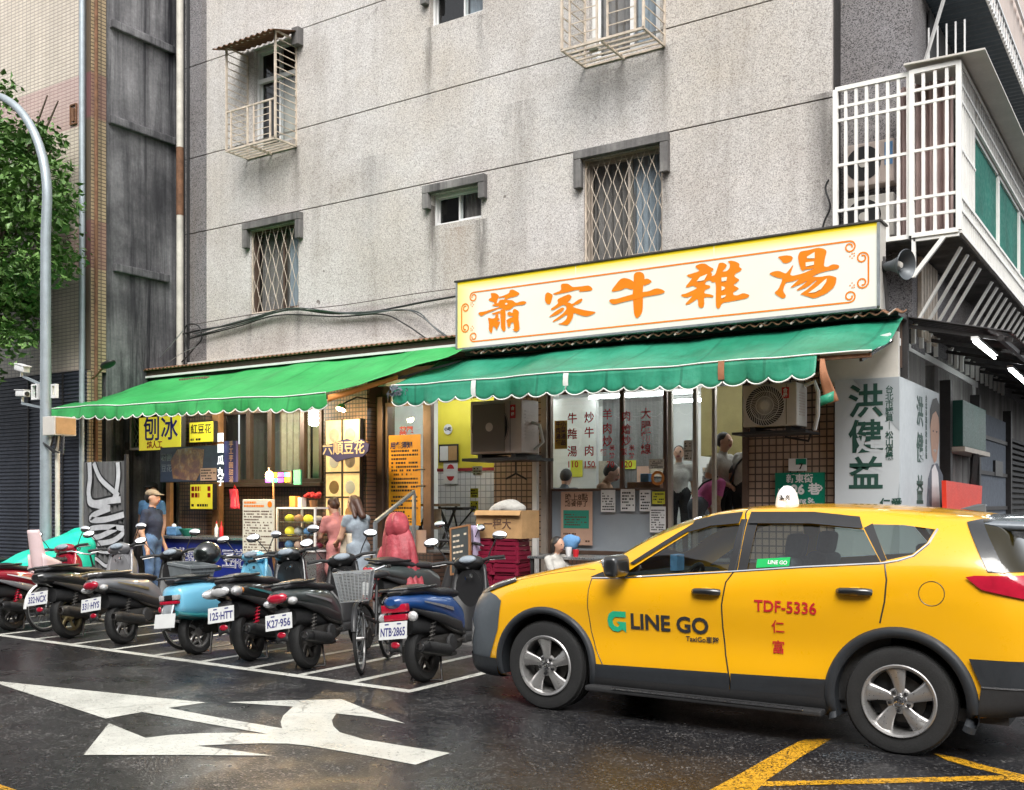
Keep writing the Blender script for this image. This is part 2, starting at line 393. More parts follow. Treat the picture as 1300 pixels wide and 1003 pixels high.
def asphalt():
    m = N('wet_asphalt'); ag = m.n('TexVoronoi'); ag.inputs['Scale'].default_value = 85; m.l(m.tc.outputs['Object'], ag.inputs['Vector'])
    sp = m.n('SeparateColor'); m.l(ag.outputs['Color'], sp.inputs[0])
    c = m.ramp(sp.outputs[1], [(0, (.010, .010, .011)), (.55, (.022, .022, .024)), (.88, (.05, .049, .048)), (.965, (.26, .25, .24))])
    wet = m.noise(.42, 6, .62, m.co((1, 1.35, 1))); wet2 = m.noise(2.3, 5, .6)
    w = m.mix(.35, wet, wet2); k = m.ramp(w, [(.40, 0), (.52, 1)])
    c = m.mix(k, c, m.mix(.6, c, (.012, .012, .014)))
    ck = crack(m); c = m.mix(ck, c, (.004, .004, .004))
    oil = m.noise(.8, 5, .6, m.co((1.3, .6, 1))); c = m.mix(m.ramp(oil, [(.55, 0), (.75, .3)]), c, (.03, .027, .025))
    m.set(Base_Color=c, Specular_IOR_Level=.5)
    m.set(Roughness=m.ramp(w, [(.34, .58), (.46, .38), (.56, .24), (.68, .14)]))
    gr = m.n('Math', operation='SUBTRACT'); gr.inputs[0].default_value = 1.0; m.l(k, gr.inputs[1])
    b = m.n('Bump'); b.inputs['Distance'].default_value = .006; m.l(ag.outputs['Distance'], b.inputs['Height'])
    st = m.n('Math', operation='MULTIPLY_ADD'); m.l(gr.outputs[0], st.inputs[0]); st.inputs[1].default_value = .55; st.inputs[2].default_value = .22; m.l(st.outputs[0], b.inputs['Strength'])
    m.l(b.outputs[0], m.b.inputs['Normal']); return m.m
def marking(name, col, wear=.45):
    """road paint worn through in specks"""
    m = N(name); t = m.t; n1 = m.noise(26, 6, .7); n2 = m.noise(2.2, 5, .6)
    c = m.mix(m.ramp(n2, [(.35, .0), (.7, .5)]), col, tuple(x*.72 for x in col)); c = m.mix(m.ramp(n1, [(.45, 0), (.75, .35)]), c, tuple(x*.45 for x in col))
    c = m.mix(crack(m), c, (.03, .03, .03)); c = m.mix(m.ramp(m.noise(1.1, 5, .7, m.co((1, 4, 1))), [(.5, 0), (.72, .22)]), c, tuple(x*.5 for x in col))
    m.set(Base_Color=c, Roughness=m.ramp(n2, [(.35, .55), (.65, .25)])); m.bump(n1, .004)
    tr = m.n('BsdfTransparent'); mx = m.n('MixShader'); e = m.mix(.3, m.noise(75, 4, .8), n1)
    m.l(m.ramp(e, [(.66 - wear*.16, 0), (.70 - wear*.16, 1)]), mx.inputs[0]); m.l(m.b.outputs[0], mx.inputs[1]); m.l(tr.outputs[0], mx.inputs[2])
    m.l(mx.outputs[0], t.nodes['Material Output'].inputs[0]); return m.m
def carpaint(name, col, flake=0):
    m = N(name); f = m.noise(1.6, 5, .6); c = m.mix(m.ramp(f, [(.4, 0), (.7, .12)]), col, tuple(x*.75 for x in col))
    sp = m.noise(3.5, 8, .8); m.set(Base_Color=c, Roughness=m.ramp(sp, [(.35, .26), (.7, .42)]), Coat_Weight=.9, Coat_Roughness=.05, Specular_IOR_Level=.5); return m.m

def _d(px, py, l, w, c, a): p = at(px, py, 12.2); return (p.x, p.z, l, w, c, a)
BK, RU = (.10, .095, .09), (.30, .19, .11)
DRIPS = [_d(549, 262, 1.6, .16, BK, .9), _d(611, 280, 1.5, .14, BK, .9), _d(580, 290, 1.0, .35, RU, .35), _d(545, 36, 1.3, .14, BK, .8), _d(612, 20, 1.0, .12, BK, .6), _d(318, 400, .8, .12, BK, .7), _d(379, 385, .8, .12, BK, .7), _d(740, 225, 1.5, .13, BK, .6), _d(845, 220, 1.3, .14, BK, .6), _d(330, 196, 1.0, .3, BK, .5), _d(376, 187, 1.2, .12, BK, .6), _d(770, 85, 1.1, .5, BK, .45), _d(843, 60, 1.2, .12, BK, .6), _d(1046, 120, 3.0, .25, BK, .6), _d(470, 200, 3.2, .5, BK, .25), _d(660, 130, 3.0, .4, BK, .25)]
M = {}
M['asphalt'] = asphalt(); M['white_line'] = marking('white_road_paint', (.62, .62, .56), .5); M['yellow_line'] = marking('yellow_road_paint', (.70, .36, .02), .95)
M['pave'] = tile('wet_red_pavers', (.10, .05, .04), (.13, .07, .055), (.045, .04, .038), .2, .1, .008, 'xy', .3, .5, .004)
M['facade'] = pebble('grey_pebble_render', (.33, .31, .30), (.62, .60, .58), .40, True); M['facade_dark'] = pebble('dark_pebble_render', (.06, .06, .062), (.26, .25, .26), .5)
M['groove'] = mat('groove_shadow_gap', (.06, .04, .035), .9)
M['hood'] = stained('mossy_hood_concrete', (.40, .39, .37), (.09, .085, .085)); M['stain_wall'] = stained('black_stained_concrete', (.34, .335, .345), (.02, .02, .024), (.46, .46, .47))
M['concrete'] = stained('weathered_concrete', (.35, .34, .33), (.1, .095, .09))
M['tile_beige'] = tile('beige_facade_tiles', (.74, .66, .55), (.68, .60, .49), (.40, .34, .29), .115, .06, .009, 'xz', .35, 0, .004, [(5.5, 6.2, (.34, .10, .13)), (7.9, 8.75, (.42, .17, .2)), (11, 12, (.34, .10, .13))], .25)
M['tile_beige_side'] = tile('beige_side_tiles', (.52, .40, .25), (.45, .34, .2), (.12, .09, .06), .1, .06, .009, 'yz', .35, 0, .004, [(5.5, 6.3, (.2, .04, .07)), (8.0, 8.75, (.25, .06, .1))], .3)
M['cladding'] = mat('blue_grey_cladding', (.045, .052, .07), .45, .3, .15, 1.5)
M['tile_brown'] = tile('small_brown_tiles', (.34, .20, .14), (.27, .16, .11), (.07, .055, .05), .062, .062, .009, 'xz', .3, 0, .004)
M['tile_brown_dark'] = tile('dark_brown_tiles', (.13, .07, .05), (.1, .055, .04), (.04, .035, .03), .062, .062, .008, 'xz', .25, 0, .004)
M['tile_peach'] = tile('peach_wall_tiles', (.58, .42, .32), (.52, .37, .28), (.10, .07, .06), .085, .085, .009, 'xz', .3, 0, .004)
M['tile_white'] = tile('white_room_tiles', (.75, .75, .75), (.7, .7, .72), (.4, .4, .42), .1, .1, .006, 'xz', .2, 0, .003, None, .0)
M['alu'] = mat('brown_anodised_aluminium', (.17, .115, .09), .4, .55, .15, 6); M['alu_light'] = mat('champagne_aluminium', (.46, .40, .34), .4, .5, .12, 6)
M['alu_white'] = mat('white_aluminium', (.75, .75, .74), .4, .1, .06); M['white_bars'] = mat('white_painted_steel_bars', (.80, .79, .75), .45, .0, .08, 4)
M['cream_bars'] = mat('rusty_cream_bars', (.62, .53, .43), .55, .1, .35, 7); M['dark_steel'] = mat('dark_steel', (.045, .042, .042), .5, .5, .2)
M['grey_steel'] = mat('galvanised_steel', (.42, .45, .47), .42, .75, .18, 9); M['pole'] = mat('galvanised_lamp_post', (.36, .41, .44), .5, .5, .15, 6)
M['rust'] = mat('rusty_iron', (.20, .10, .055), .8, .2, .4, 9, .004); M['pipe_white'] = mat('old_white_drainpipe', (.55, .52, .46), .6, 0, .3, 3)
M['black'] = mat('black_plastic', (.018, .018, .019), .38, 0, .15, 9); M['black_matt'] = mat('matt_black_plastic', (.022, .022, .023), .65, 0, .2, 6, .001, 300)
M['rubber'] = mat('tyre_rubber', (.016, .016, .016), .75, 0, .25, 12, .002, 150); M['chrome'] = mat('chrome', (.75, .75, .76), .12, 1.0, .05)
M['alloy'] = mat('silver_alloy', (.48, .47, .46), .33, .8, .1, 8); M['iron'] = mat('greasy_engine_metal', (.09, .085, .08), .5, .7, .3, 12)
M['glass'] = glassy('clear_window_glass', (.86, .90, .90), .01, .985, (.3, .3, .3)); M['glass_dark'] = glassy('tinted_glass', (.16, .19, .19), .02, .97, (.05, .05, .05)); M['glass_car'] = glassy('car_glass', (.56, .63, .60), .0, .985, (.03, .03, .03))
M['glass_frost'] = mat('frosted_grey_film', (.30, .34, .38), .35, 0, .08, 2, 0, 80); M['glass_green'] = mat('teal_tinted_glass', (.008, .15, .11), .5, 0, .3, 2, 0, 80, 0, None, 0, .05)
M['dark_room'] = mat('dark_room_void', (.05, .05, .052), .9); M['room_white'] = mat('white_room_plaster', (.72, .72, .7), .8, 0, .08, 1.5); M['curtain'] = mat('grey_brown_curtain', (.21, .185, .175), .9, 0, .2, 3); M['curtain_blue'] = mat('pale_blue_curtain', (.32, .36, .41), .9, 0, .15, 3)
M['curtain_pink'] = mat('dusty_pink_curtain', (.42, .31, .29), .9, 0, .12, 3)
M['awn_bright'] = fabric('bright_green_awning_cloth', (.03, .30, .075), (.045, .37, .10), .5); M['awn_dark'] = fabric('sea_green_awning_cloth', (.014, .18, .10), (.03, .27, .165), .42)
M['awn_under'] = mat('brown_awning_backing', (.32, .14, .07), .8, 0, .25, 6); M['awn_white'] = mat('white_piping', (.75, .76, .72), .7, 0, .15); M['orange_cloth'] = mat('orange_awning_end', (.72, .27, .06), .7, 0, .15)
M['sign_white'] = mat('lit_sign_face', (.62, .61, .50), .5, 0, .04, .8, 0, 80, .10, (1, .97, .86)); M['sign_yellow'] = mat('lit_yellow_sign_band', (.85, .62, .01), .5, 0, .05, 2, 0, 80, .10); M['sign_orange'] = mat('orange_sign_paint', (.80, .20, .0), .5, 0, .1, 3, 0, 80, .03)
M['paper'] = mat('white_paper', (.74, .74, .74), .8, 0, .06); M['ink'] = mat('black_ink', (.02, .02, .022), .7, 0, 0); M['red_ink'] = mat('red_vinyl', (.50, .012, .02), .5, 0, .08); M['brown_ink'] = mat('brown_ink', (.10, .05, .03), .7, 0, 0); M['blue_ink'] = mat('navy_ink', (.03, .03, .14), .7, 0, 0)
M['kraft'] = mat('kraft_cardboard', (.42, .25, .11), .85, 0, .18, 6); M['poster_pink'] = mat('salmon_poster', (.56, .36, .27), .75, 0, .08); M['teal_print'] = mat('teal_print', (.02, .26, .19), .7, 0, .06)
M['wood'] = mat('varnished_wood', (.25, .12, .05), .45, 0, .3, 7); M['steel_table'] = mat('brushed_steel', (.45, .46, .47), .3, .9, .1, 5)
M['yellow_wall'] = mat('yellow_painted_wall', (.72, .62, .05), .6, 0, .06, 1.5); M['orange_banner'] = mat('orange_vinyl_banner', (.86, .38, .02), .5, 0, .07, 3)
M['ac_white'] = mat('aged_white_enamel', (.58, .55, .50), .45, 0, .12, 3); M['ac_pink'] = mat('yellowed_enamel', (.54, .45, .40), .5, 0, .12, 3)
M['lamp_on'] = mat('lit_fluorescent_tube', (1, 1, 1), .5, 0, 0, 1, 0, 1, 11, (.95, 1, 1)); M['lamp_warm'] = mat('lit_warm_bulb', (1, .7, .3), .5, 0, 0, 1, 0, 1, 30, (1, .48, .12)); M['panel_warm'] = mat('backlit_warm_photo', (.9, .7, .4), .5, 0, .25, 9, 0, 1, .28, (1, .62, .24))
M['led_white'] = mat('white_led_letters', (1, 1, 1), .5, 0, 0, 1, 0, 1, .9, (.85, .93, 1)); M['led_purple'] = mat('purple_led', (.4, .1, .9), .5, 0, 0, 1, 0, 1, .9, (.45, .1, 1)); M['led_green'] = mat('green_led', (.05, .8, .5), .5, 0, 0, 1, 0, 1, .8, (.05, 1, .6)); M['led_yellow'] = mat('lit_yellow_board', (.95, .8, .05), .5, 0, .05, 3, 0, 1, .22, (1, .82, .06))
M['taxi_yellow'] = carpaint('taxi_yellow_paint', (.82, .41, .004)); M['plastic_grey'] = mat('grey_bumper_plastic', (.075, .088, .10), .42, 0, .12, 3); M['cladding_dark'] = mat('dark_sill_plastic', (.022, .025, .029), .5, 0, .15, 4)
M['red_lens'] = mat('red_lamp_lens', (.42, .008, .03), .12, 0, .2, 14, 0, 1, 0, None, .8); M['clear_lens'] = mat('clear_lamp_lens', (.6, .6, .6), .1, .3, .15, 20, 0, 1, 0, None, .8); M['amber'] = mat('amber_lens', (.7, .25, .03), .15, 0, .1)
M['plate'] = mat('white_number_plate', (.58, .59, .58), .4, 0, .08, 8); M['green_sign'] = mat('green_street_sign', (.0, .20, .12), .35, 0, .07); M['lime'] = mat('green_sticker', (.0, .42, .09), .4, 0, .03); M['line_green'] = mat('green_logo_vinyl', (.02, .42, .22), .35, 0, .03)
M['banner'] = mat('pale_vinyl_banner', (.44, .47, .49), .45, 0, .06, 1.5); M['banner_grey'] = mat('grey_vinyl_print', (.31, .34, .36), .45, 0, .05); M['banner_ink'] = mat('dark_green_print', (.012, .055, .04), .5, 0, .05)
M['skin'] = mat('skin', (.50, .29, .20), .55, 0, .1, 20); M['hair'] = mat('dark_hair', (.018, .014, .012), .5, 0, .3, 30); M['hair_brown'] = mat('brown_hair', (.07, .03, .018), .5, 0, .3, 30)
for nme, c in dict(c_navy=(.02, .028, .055), c_grey=(.24, .28, .32), c_rose=(.48, .19, .18), c_white=(.47, .455, .42), c_black=(.02, .02, .022), c_pink=(.68, .16, .42), c_tan=(.42, .24, .14), c_denim=(.08, .15, .28), c_slate=(.13, .15, .18), c_khaki=(.24, .18, .12), c_blue=(.12, .28, .52), c_beige=(.55, .47, .36)).items(): M[nme] = mat('cloth_' + nme[2:], c, .85, 0, .2, 12, .012, 16)
M['maroon'] = mat('maroon_plastic', (.17, .008, .028), .35, 0, .12, 4); M['raincoat'] = mat('red_raincoat', (.36, .05, .065), .55, 0, .35, 9, .02, 12); M['turq'] = mat('turquoise_cover_cloth', (.01, .50, .36), .5, 0, .15, 5, .008, 9); M['red_crate'] = mat('red_plastic', (.72, .04, .015), .4, 0, .1)
M['blue_counter'] = mat('royal_blue_panel', (.008, .018, .18), .4, 0, .15, 3); M['basket'] = mat('grey_wicker_plastic', (.17, .19, .20), .6, 0, .2, 12); M['wire'] = mat('zinc_wire', (.42, .44, .45), .45, .6, .2, 12)
M['sky_blue'] = carpaint('sky_blue_paint', (.16, .47, .66)); M['teal_dark'] = carpaint('teal_paint', (.02, .16, .17)); M['sc_black'] = carpaint('gloss_black_paint', (.014, .015, .016)); M['sc_silver'] = carpaint('silver_grey_paint', (.20, .20, .21)); M['sc_dark'] = carpaint('dark_green_grey_paint', (.045, .055, .055)); M['sc_blue'] = carpaint('blue_paint', (.012, .06, .21)); M['sc_red'] = carpaint('red_paint', (.32, .012, .03)); M['seat'] = mat('black_vinyl_seat', (.022, .022, .025), .42, 0, .15, 10, .002, 200); M['pink_seat'] = mat('pale_pink_plastic', (.68, .52, .52), .5, 0, .08)
M['bark'] = mat('tree_bark', (.12, .09, .065), .9, 0, .35, 8, .02, 20)
M['graf'] = mat('grey_painted_metal', (.17, .17, .17), .55, .2, .25, 3); M['graf_white'] = mat('white_spray_paint', (.62, .63, .65), .6, 0, .2, 7); M['graf_black'] = mat('black_spray_paint', (.012, .012, .013), .5, 0, .1)
M['purple_cloth'] = mat('lilac_towel', (.36, .30, .42), .9, 0, .12, 8, .004, 60); M['lime_paper'] = mat('lime_yellow_paper', (.62, .62, .05), .8, 0, .05)
def leafmat(name, a, b):
    m = N(name); g = m.n('ObjectInfo'); f = m.noise(1.7, 4, .6); f2 = m.noise(23, 2, .5)
    c = m.mix(m.mix(.5, m.ramp(f, [(.35, 0), (.65, 1)]), m.ramp(f2, [(.3, 0), (.7, 1)])), a, b)
    m.set(Base_Color=c, Roughness=.42, Specular_IOR_Level=.4, Subsurface_Weight=.0); return m.m
M['leaf'] = leafmat('glossy_green_leaves', (.03, .10, .022), (.19, .33, .085))
# ------------------------------------------------------------------ ground and markings
mb = MB(); mb.quad((-90, -60, 0), (60, -60, 0), (60, 90, 0), (-90, 90, 0)); struct(mb.build('road', M['asphalt']))
KY = 9.55
mb = MB(); mb.box(-60, -2.45, KY + .12, 12.6, -.05, .10); struct(mb.build('pavement', M['pave']))
for i in range(44):
    mb = MB(); x1 = -2.45 - i*.9; mb.box(x1 - .893, x1, KY, KY + .117, -.05, .103); o = mb.build('kerb_stone', M['concrete'], None, False, .012); struct(o)
def ground_poly(name, pts, m, z=.004):
    mb = MB(); mb.add([(*gnd(*p, z).xy, z) for p in pts], [tuple(range(len(pts)))]); return struct(mb.build(name, m))
Z6 = lambda L: [(x*.4615, 800 + y*.4615) for x, y in L]; Z7 = lambda L: [(700 + x*.4615, 850 + y*.4615) for x, y in L]
ground_poly('lane_arrow_marking', Z6([(-40,136),(0,141),(565,199),(462,214),(600,240),(776,270),(772,252),(779,235),(806,210),(622,198),(780,193),(940,190),(1020,222),(1115,257),(1010,238),(925,229),(913,248),(917,264),(935,281),(1000,300),(1110,318),(1238,338),(1200,350),(1143,370),(1000,343),(850,318),(790,312),(720,311),(640,313),(540,318),(640,330),(750,345),(500,343),(230,343),(300,256),(400,296),(470,288),(560,283),(640,282),(735,285),(560,255),(392,225),(290,243),(140,194)]), M['white_line'])
ground_poly('yellow_box_marking', Z7([(380,372),(435,332),(520,286),(600,240),(680,198),(700,192),(770,190),(735,212),(690,238),(640,272),(590,306),(566,330),(510,372)]), M['yellow_line'])
ground_poly('yellow_box_marking', Z7([(572,308),(800,303),(1000,297),(1240,291),(1262,304),(1100,307),(900,313),(700,317),(600,321),(566,318)]), M['yellow_line'], .0045)
ground_poly('yellow_box_marking', Z7([(1050,230),(1120,243),(1200,265),(1310,292),(1310,312),(1262,303),(1240,289),(1160,270),(1090,250)]), M['yellow_line'])
ground_poly('yellow_box_marking', Z6([(-60,418),(0,424),(60,445),(60,480),(-60,460)]), M['yellow_line'])
def pline(X): return 6.94 + (-5.59 - X)*.032
def strip(name, a, b, w, m, z=.004):
    a = Vector((*a, z)); b = Vector((*b, z)); d = (b - a).normalized(); n = Vector((-d.y, d.x, 0))*w/2; mb = MB(); k = max(2, int((b-a).length/.25))
    mb.grid(lambda u, v: tuple(a + (b-a)*u + n*(2*v-1)), k, 2); return struct(mb.build(name, m))
strip('parking_bay_line', (-24, pline(-24)), (-5.55, pline(-5.55)), .11, M['white_line'])
xs = [-5.59, -6.31, -6.98, -7.68, -8.4] + [-8.4 - .76*i for i in range(1, 14)]
for x in xs: strip('parking_bay_line', (x, pline(x) + .06), (x - .02, pline(x) + 2.05), .09, M['white_line'])
mb = MB()
def blob(u, v): return None
ground_poly('faded_grey_paint_patch', Z7([(735,232),(800,222),(880,232),(915,243),(870,256),(800,252),(760,246)]), marking('faded_grey_paint', (.13, .15, .165), 1.5))

# ------------------------------------------------------------------ grey apartment building
YF = 12.2
apt = thing('apartment_building', 'grey pebble-dash apartment block with barred windows above the green awnings', 'building', (0, 0, 0))
XL, XR = gx(235, YF), gx(1056, YF); XS = gx(262, YF)
def hole(pl, pr, yt, yb, Y=YF): return (gx(pl, Y), gx(pr, Y), gz(pl, yb, Y), gz(pl, yt, Y))
HA = hole(318, 379, 293, 399); HB = hole(548, 611, 247, 287.5); HC = hole(741, 841, 204, 336); HE = hole(545.5, 613, -15, 34.5)
HD = (gx(322, YF), gx(377, YF), gz(322, 190, YF), gz(322, 63, YF)); HF = (gx(748, YF), gx(838, YF), gz(748, 80, YF), gz(748, 80, YF) + 1.75)
holes = [HA, HB, HC, HD, HE, HF]
Z3, Z2, Z1 = 6.37, 7.70, 9.32
rows = [(3.35, Z3), (Z3, Z2), (Z2, Z1), (Z1, 10.65), (10.65, 12.3), (12.3, 16)]
def wall_row(x0, x1, z0, z1, m, g=.009, name='wall_panel'):
    z0 += g; z1 -= g; hs = [h for h in holes if h[1] > x0 and h[0] < x1 and h[3] > z0 and h[2] < z1]
    bx = sorted({x0, x1, *[min(max(v, x0), x1) for h in hs for v in h[:2]]}); bz = sorted({z0, z1, *[min(max(v, z0), z1) for h in hs for v in h[2:]]})
    mb = MB(); ins = lambda x, z: any(h[0] < x < h[1] and h[2] < z < h[3] for h in hs)
    for i in range(len(bx)-1):
        for j in range(len(bz)-1):
            cx, cz = (bx[i]+bx[i+1])/2, (bz[j]+bz[j+1])/2
            if ins(cx, cz): continue
            mb.quad((bx[i], YF, bz[j]), (bx[i+1], YF, bz[j]), (bx[i+1], YF, bz[j+1]), (bx[i], YF, bz[j+1]))
    for z, s in ((z0, 1), (z1, -1)): mb.quad((x0, YF, z), (x1, YF, z), (x1, YF + .03, z), (x0, YF + .03, z))
    for x in (x0, x1): mb.quad((x, YF, z0), (x, YF, z1), (x, YF + .3, z1), (x, YF + .3, z0))
    for h in hs:
        a, b = max(h[2], z0), min(h[3], z1)
        for x in h[:2]: mb.quad((x, YF, a), (x, YF, b), (x, YF + .2, b), (x, YF + .2, a))
        for z in h[2:]:
            if z0 < z < z1: mb.quad((h[0], YF, z), (h[1], YF, z), (h[1], YF + .2, z), (h[0], YF + .2, z))
    me = mb.mesh(name, m)
    bm = bmesh.new(); bm.from_mesh(me); bmesh.ops.remove_doubles(bm, verts=bm.verts, dist=1e-5); bm.to_mesh(me); bm.free()
    return part(name, me, apt)
for z0, z1 in rows:
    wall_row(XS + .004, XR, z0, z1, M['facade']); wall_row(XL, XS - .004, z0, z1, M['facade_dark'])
mb = MB(); bx = sorted({XL, XR, *[v for h in holes for v in h[:2]]}); bz = sorted({3.35, 16, *[v for h in holes for v in h[2:]]})
for i in range(len(bx)-1):
    for j in range(len(bz)-1):
        cx, cz = (bx[i]+bx[i+1])/2, (bz[j]+bz[j+1])/2
        if not any(h[0] < cx < h[1] and h[2] < cz < h[3] for h in holes): mb.quad((bx[i], YF+.025, bz[j]), (bx[i+1], YF+.025, bz[j]), (bx[i+1], YF+.025, bz[j+1]), (bx[i], YF+.025, bz[j+1]))
mb.build('joint_backing', M['groove'], apt)
# rooms behind the windows
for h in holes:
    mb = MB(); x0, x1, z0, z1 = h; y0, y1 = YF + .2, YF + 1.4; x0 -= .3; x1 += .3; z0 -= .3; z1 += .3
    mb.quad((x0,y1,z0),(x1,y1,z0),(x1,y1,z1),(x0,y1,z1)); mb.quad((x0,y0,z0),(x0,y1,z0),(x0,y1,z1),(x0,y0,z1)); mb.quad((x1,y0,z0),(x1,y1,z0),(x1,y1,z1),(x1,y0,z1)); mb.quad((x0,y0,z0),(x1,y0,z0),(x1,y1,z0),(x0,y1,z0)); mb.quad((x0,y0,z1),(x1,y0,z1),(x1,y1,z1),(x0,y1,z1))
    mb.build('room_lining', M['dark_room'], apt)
def curtain(parent, x0, x1, y, z0, z1, m, waves=9, amp=.025):
    mb = MB(); n = waves*6; mb.grid(lambda u, v: (x0 + (x1-x0)*u, y + amp*math.sin(u*waves*2*math.pi + 1.3*v) + amp*.5*math.sin(u*waves*4.6), z0 + (z1-z0)*v), n, 5)
    return mb.build('curtain', m, parent, True)
def frame_rect(mb, x0, x1, z0, z1, y0, y1, w):
    mb.box(x0, x1, y0, y1, z0, z0+w); mb.box(x0, x1, y0, y1, z1-w, z1); mb.box(x0, x0+w, y0, y1, z0+w, z1-w); mb.box(x1-w, x1, y0, y1, z0+w, z1-w)
def window(h, m, split=.5, slide=0.0, w=.045, cur=None, curb=None, name='window', par=None):
    x0, x1, z0, z1 = h; y = YF + .11; fr = MB(); frame_rect(fr, x0+.002, x1-.002, z0+.002, z1-.002, y-.03, y+.06, w); o = fr.build(name, m, par or apt, False, .004)
    xm = x0 + (x1-x0)*split
    for i, (a, b, yy) in enumerate(((x0+w*.7, xm+.02, y+.036), (xm-.02, x1-w*.7, y-.004))):
        s = MB(); frame_rect(s, a, b, z0+w*.8, z1-w*.8, yy-.012, yy+.012, w*.75); s.build('sash', m, o, False, .003)
        g = MB(); g.quad((a+w*.7, yy, z0+w*1.4), (b-w*.7, yy, z0+w*1.4), (b-w*.7, yy, z1-w*1.4), (a+w*.7, yy, z1-w*1.4)); g.build('pane', M['glass'], o)
    if cur: curtain(o, x0+.03, xm+.02, YF+.235, z0, z1, cur, 5)
    if curb: curtain(o, xm, x1-.03, YF+.21, z0, z1, curb, 5)
    return o
def hood(h, ext=.11, drop=.33, proj=.10, th=.12):
    x0, x1, z0, z1 = h; o = MB()
    o.box(x0-ext, x1+ext, YF-proj, YF-.002, z1+.004, z1+th); b = o.build('window_hood', M['hood'], apt, False, .008)
    for a in (x0-ext, x1+.002): 
        q = MB(); q.box(a, a+ext-.002, YF-proj+.006, YF-.002, z1-drop, z1+.003); q.build('hood_bracket', M['hood'], b, False, .008)
for h, dr in ((HA, .30), (HB, .22), (HC, .38), (HE, .25)): hood(h, .11, dr)
window(HA, M['alu'], .62, 0, .04, M['curtain'], M['curtain_blue']); window(HC, M['alu_light'], .55, 0, .045, M['curtain'], M['curtain_blue'])
window(HB, M['alu_white'], .5, 0, .04, None, M['curtain']); window(HE, M['alu_white'], .6, 0, .04, None, M['curtain_blue'])
def diamond(h, n, rowsn):
    x0, x1, z0, z1 = h; w = (x1-x0)/n; g = MB(); frame_rect(g, x0+.004, x1-.004, z0+.004, z1-.004, YF+.03, YF+.05, .018); g = g.build('window_grille', M['cream_bars'], apt)
    for i in range(n):
        for s in (1, -1):
            cx = x0 + w*(i+.5); pts = []
            for j in range(rowsn*2+1):
                off = (w*.46 if j % 2 else w*.06)*s; pts.append((cx + off, YF + .04 + .004*s, z0 + (z1-z0)*j/(rowsn*2)))
            mb = MB(); mb.tube(pts, .0052, 5); mb.build('grille_rod', M['cream_bars'], g)
diamond(HA, 6, 3); diamond(HC, 7, 4)
# window cages on the third floor
def cage(bl, br, yb_, yt, dep, nslat, win, wm):
    x0, x1 = gx(bl, YF), gx(br, YF); zb = gz(br, yb_, YF); zt = gz(br, yt, YF); y0, y1 = YF - dep, YF - .01; r = .011
    c = MB()
    for x in (x0, x1): c.bar((x, y0, zb), (x, y0, zt), .03)
    for z in (zb, zt): c.bar((x0-.014, y0, z), (x1+.014, y0, z), .03)
    for x in (x0, x1):
        c.bar((x, y1, zb), (x, y1, zt), .026); c.bar((x, y0, zb), (x, y1, zb), .026); c.bar((x, y0, zt), (x, y1, zt), .026)
    c.bar((x0, y1, zb), (x1, y1, zb), .026); cg = c.build('window_cage', M['cream_bars'], apt)
    def bar(a, b, w=.013):
        q = MB(); q.bar(a, b, w); q.build('cage_bar', M['cream_bars'], cg)
    for x in (x0, x1):
        for i in range(1, nslat): z = zb + (zt-zb)*i/nslat; bar((x, y0, z), (x, y1, z), .012)
    zr = zb + (zt-zb)*.37; bar((x0, y0, zr), (x1, y0, zr), .026)
    for t in (.10, .44, .57, .9): x = x0 + (x1-x0)*t; bar((x, y0, zb), (x, y0, zr), .024)
    for a, b in ((.10, .44), (.57, .9)):
        for i in range(1, 6): z = zb + (zr-zb)*i/6; bar((x0+(x1-x0)*a, y0, z), (x0+(x1-x0)*b, y0, z), .011)
    for i in range(1, 5): y = y0 + (y1-y0)*i/5; bar((x0, y, zb-.004), (x1, y, zb-.004), .022)
    bar(((x0+x1)/2, y0, zb-.02), ((x0+x1)/2, y1, zb-.02), .03)
    return x0, x1, zb, zt, y0, y1, cg
x0, x1, zb, zt, y0, y1, cgD = cage(315, 376.5, 186, 52, .47, 15, HD, None)
o = window(HD, M['alu_white'], .52, 0, .05, None, None); mb = MB(); zm = HD[2] + (HD[3]-HD[2])*.66; mb.box(HD[0]+.05, HD[1]-.05, YF+.07, YF+.13, zm, zm+.07); mb.build('transom', M['alu_white'], o)
mb = MB(); xm = (HD[0]+HD[1])/2; mb.quad((xm, YF+.2, HD[2]+.05), (HD[1]-.06, YF+.2, HD[2]+.05), (HD[1]-.06, YF+.2, zm), (xm, YF+.2, zm)); mb.build('blind', M['ac_white'], o)
# corrugated rain sheet over that cage
mb = MB(); xa, xb, zc = x0-.16, x1+.12, zt+.03
mb.grid(lambda u, v: (xa + (xb-xa)*u, YF-.02-(.62)*v, zc + .10 - .20*v + .018*math.sin(u*2*math.pi*11)), 110, 4); mb.build('rain_sheet', M['rust'], apt, True)
mb = MB(); mb.box(HD[1]+.0, HD[1]+.15, YF-.13, YF-.004, zt-.12, zt+.16); mb.build('hood_bracket', M['hood'], apt, False, .01)
x0, x1, zb, zt, y0, y1, cgF = cage(743, 844, 59, -185, .62, 17, HF, None); o = window(HF, M['alu_white'], .56, 0, .07, M['curtain'], M['curtain_blue'])
mb = MB(); mb.cbox((x0+.35, y0+.2, zb+.07), (.14, .1, .13)); mb.build('flower_pot', M['ac_white'], cgF, False, .02)

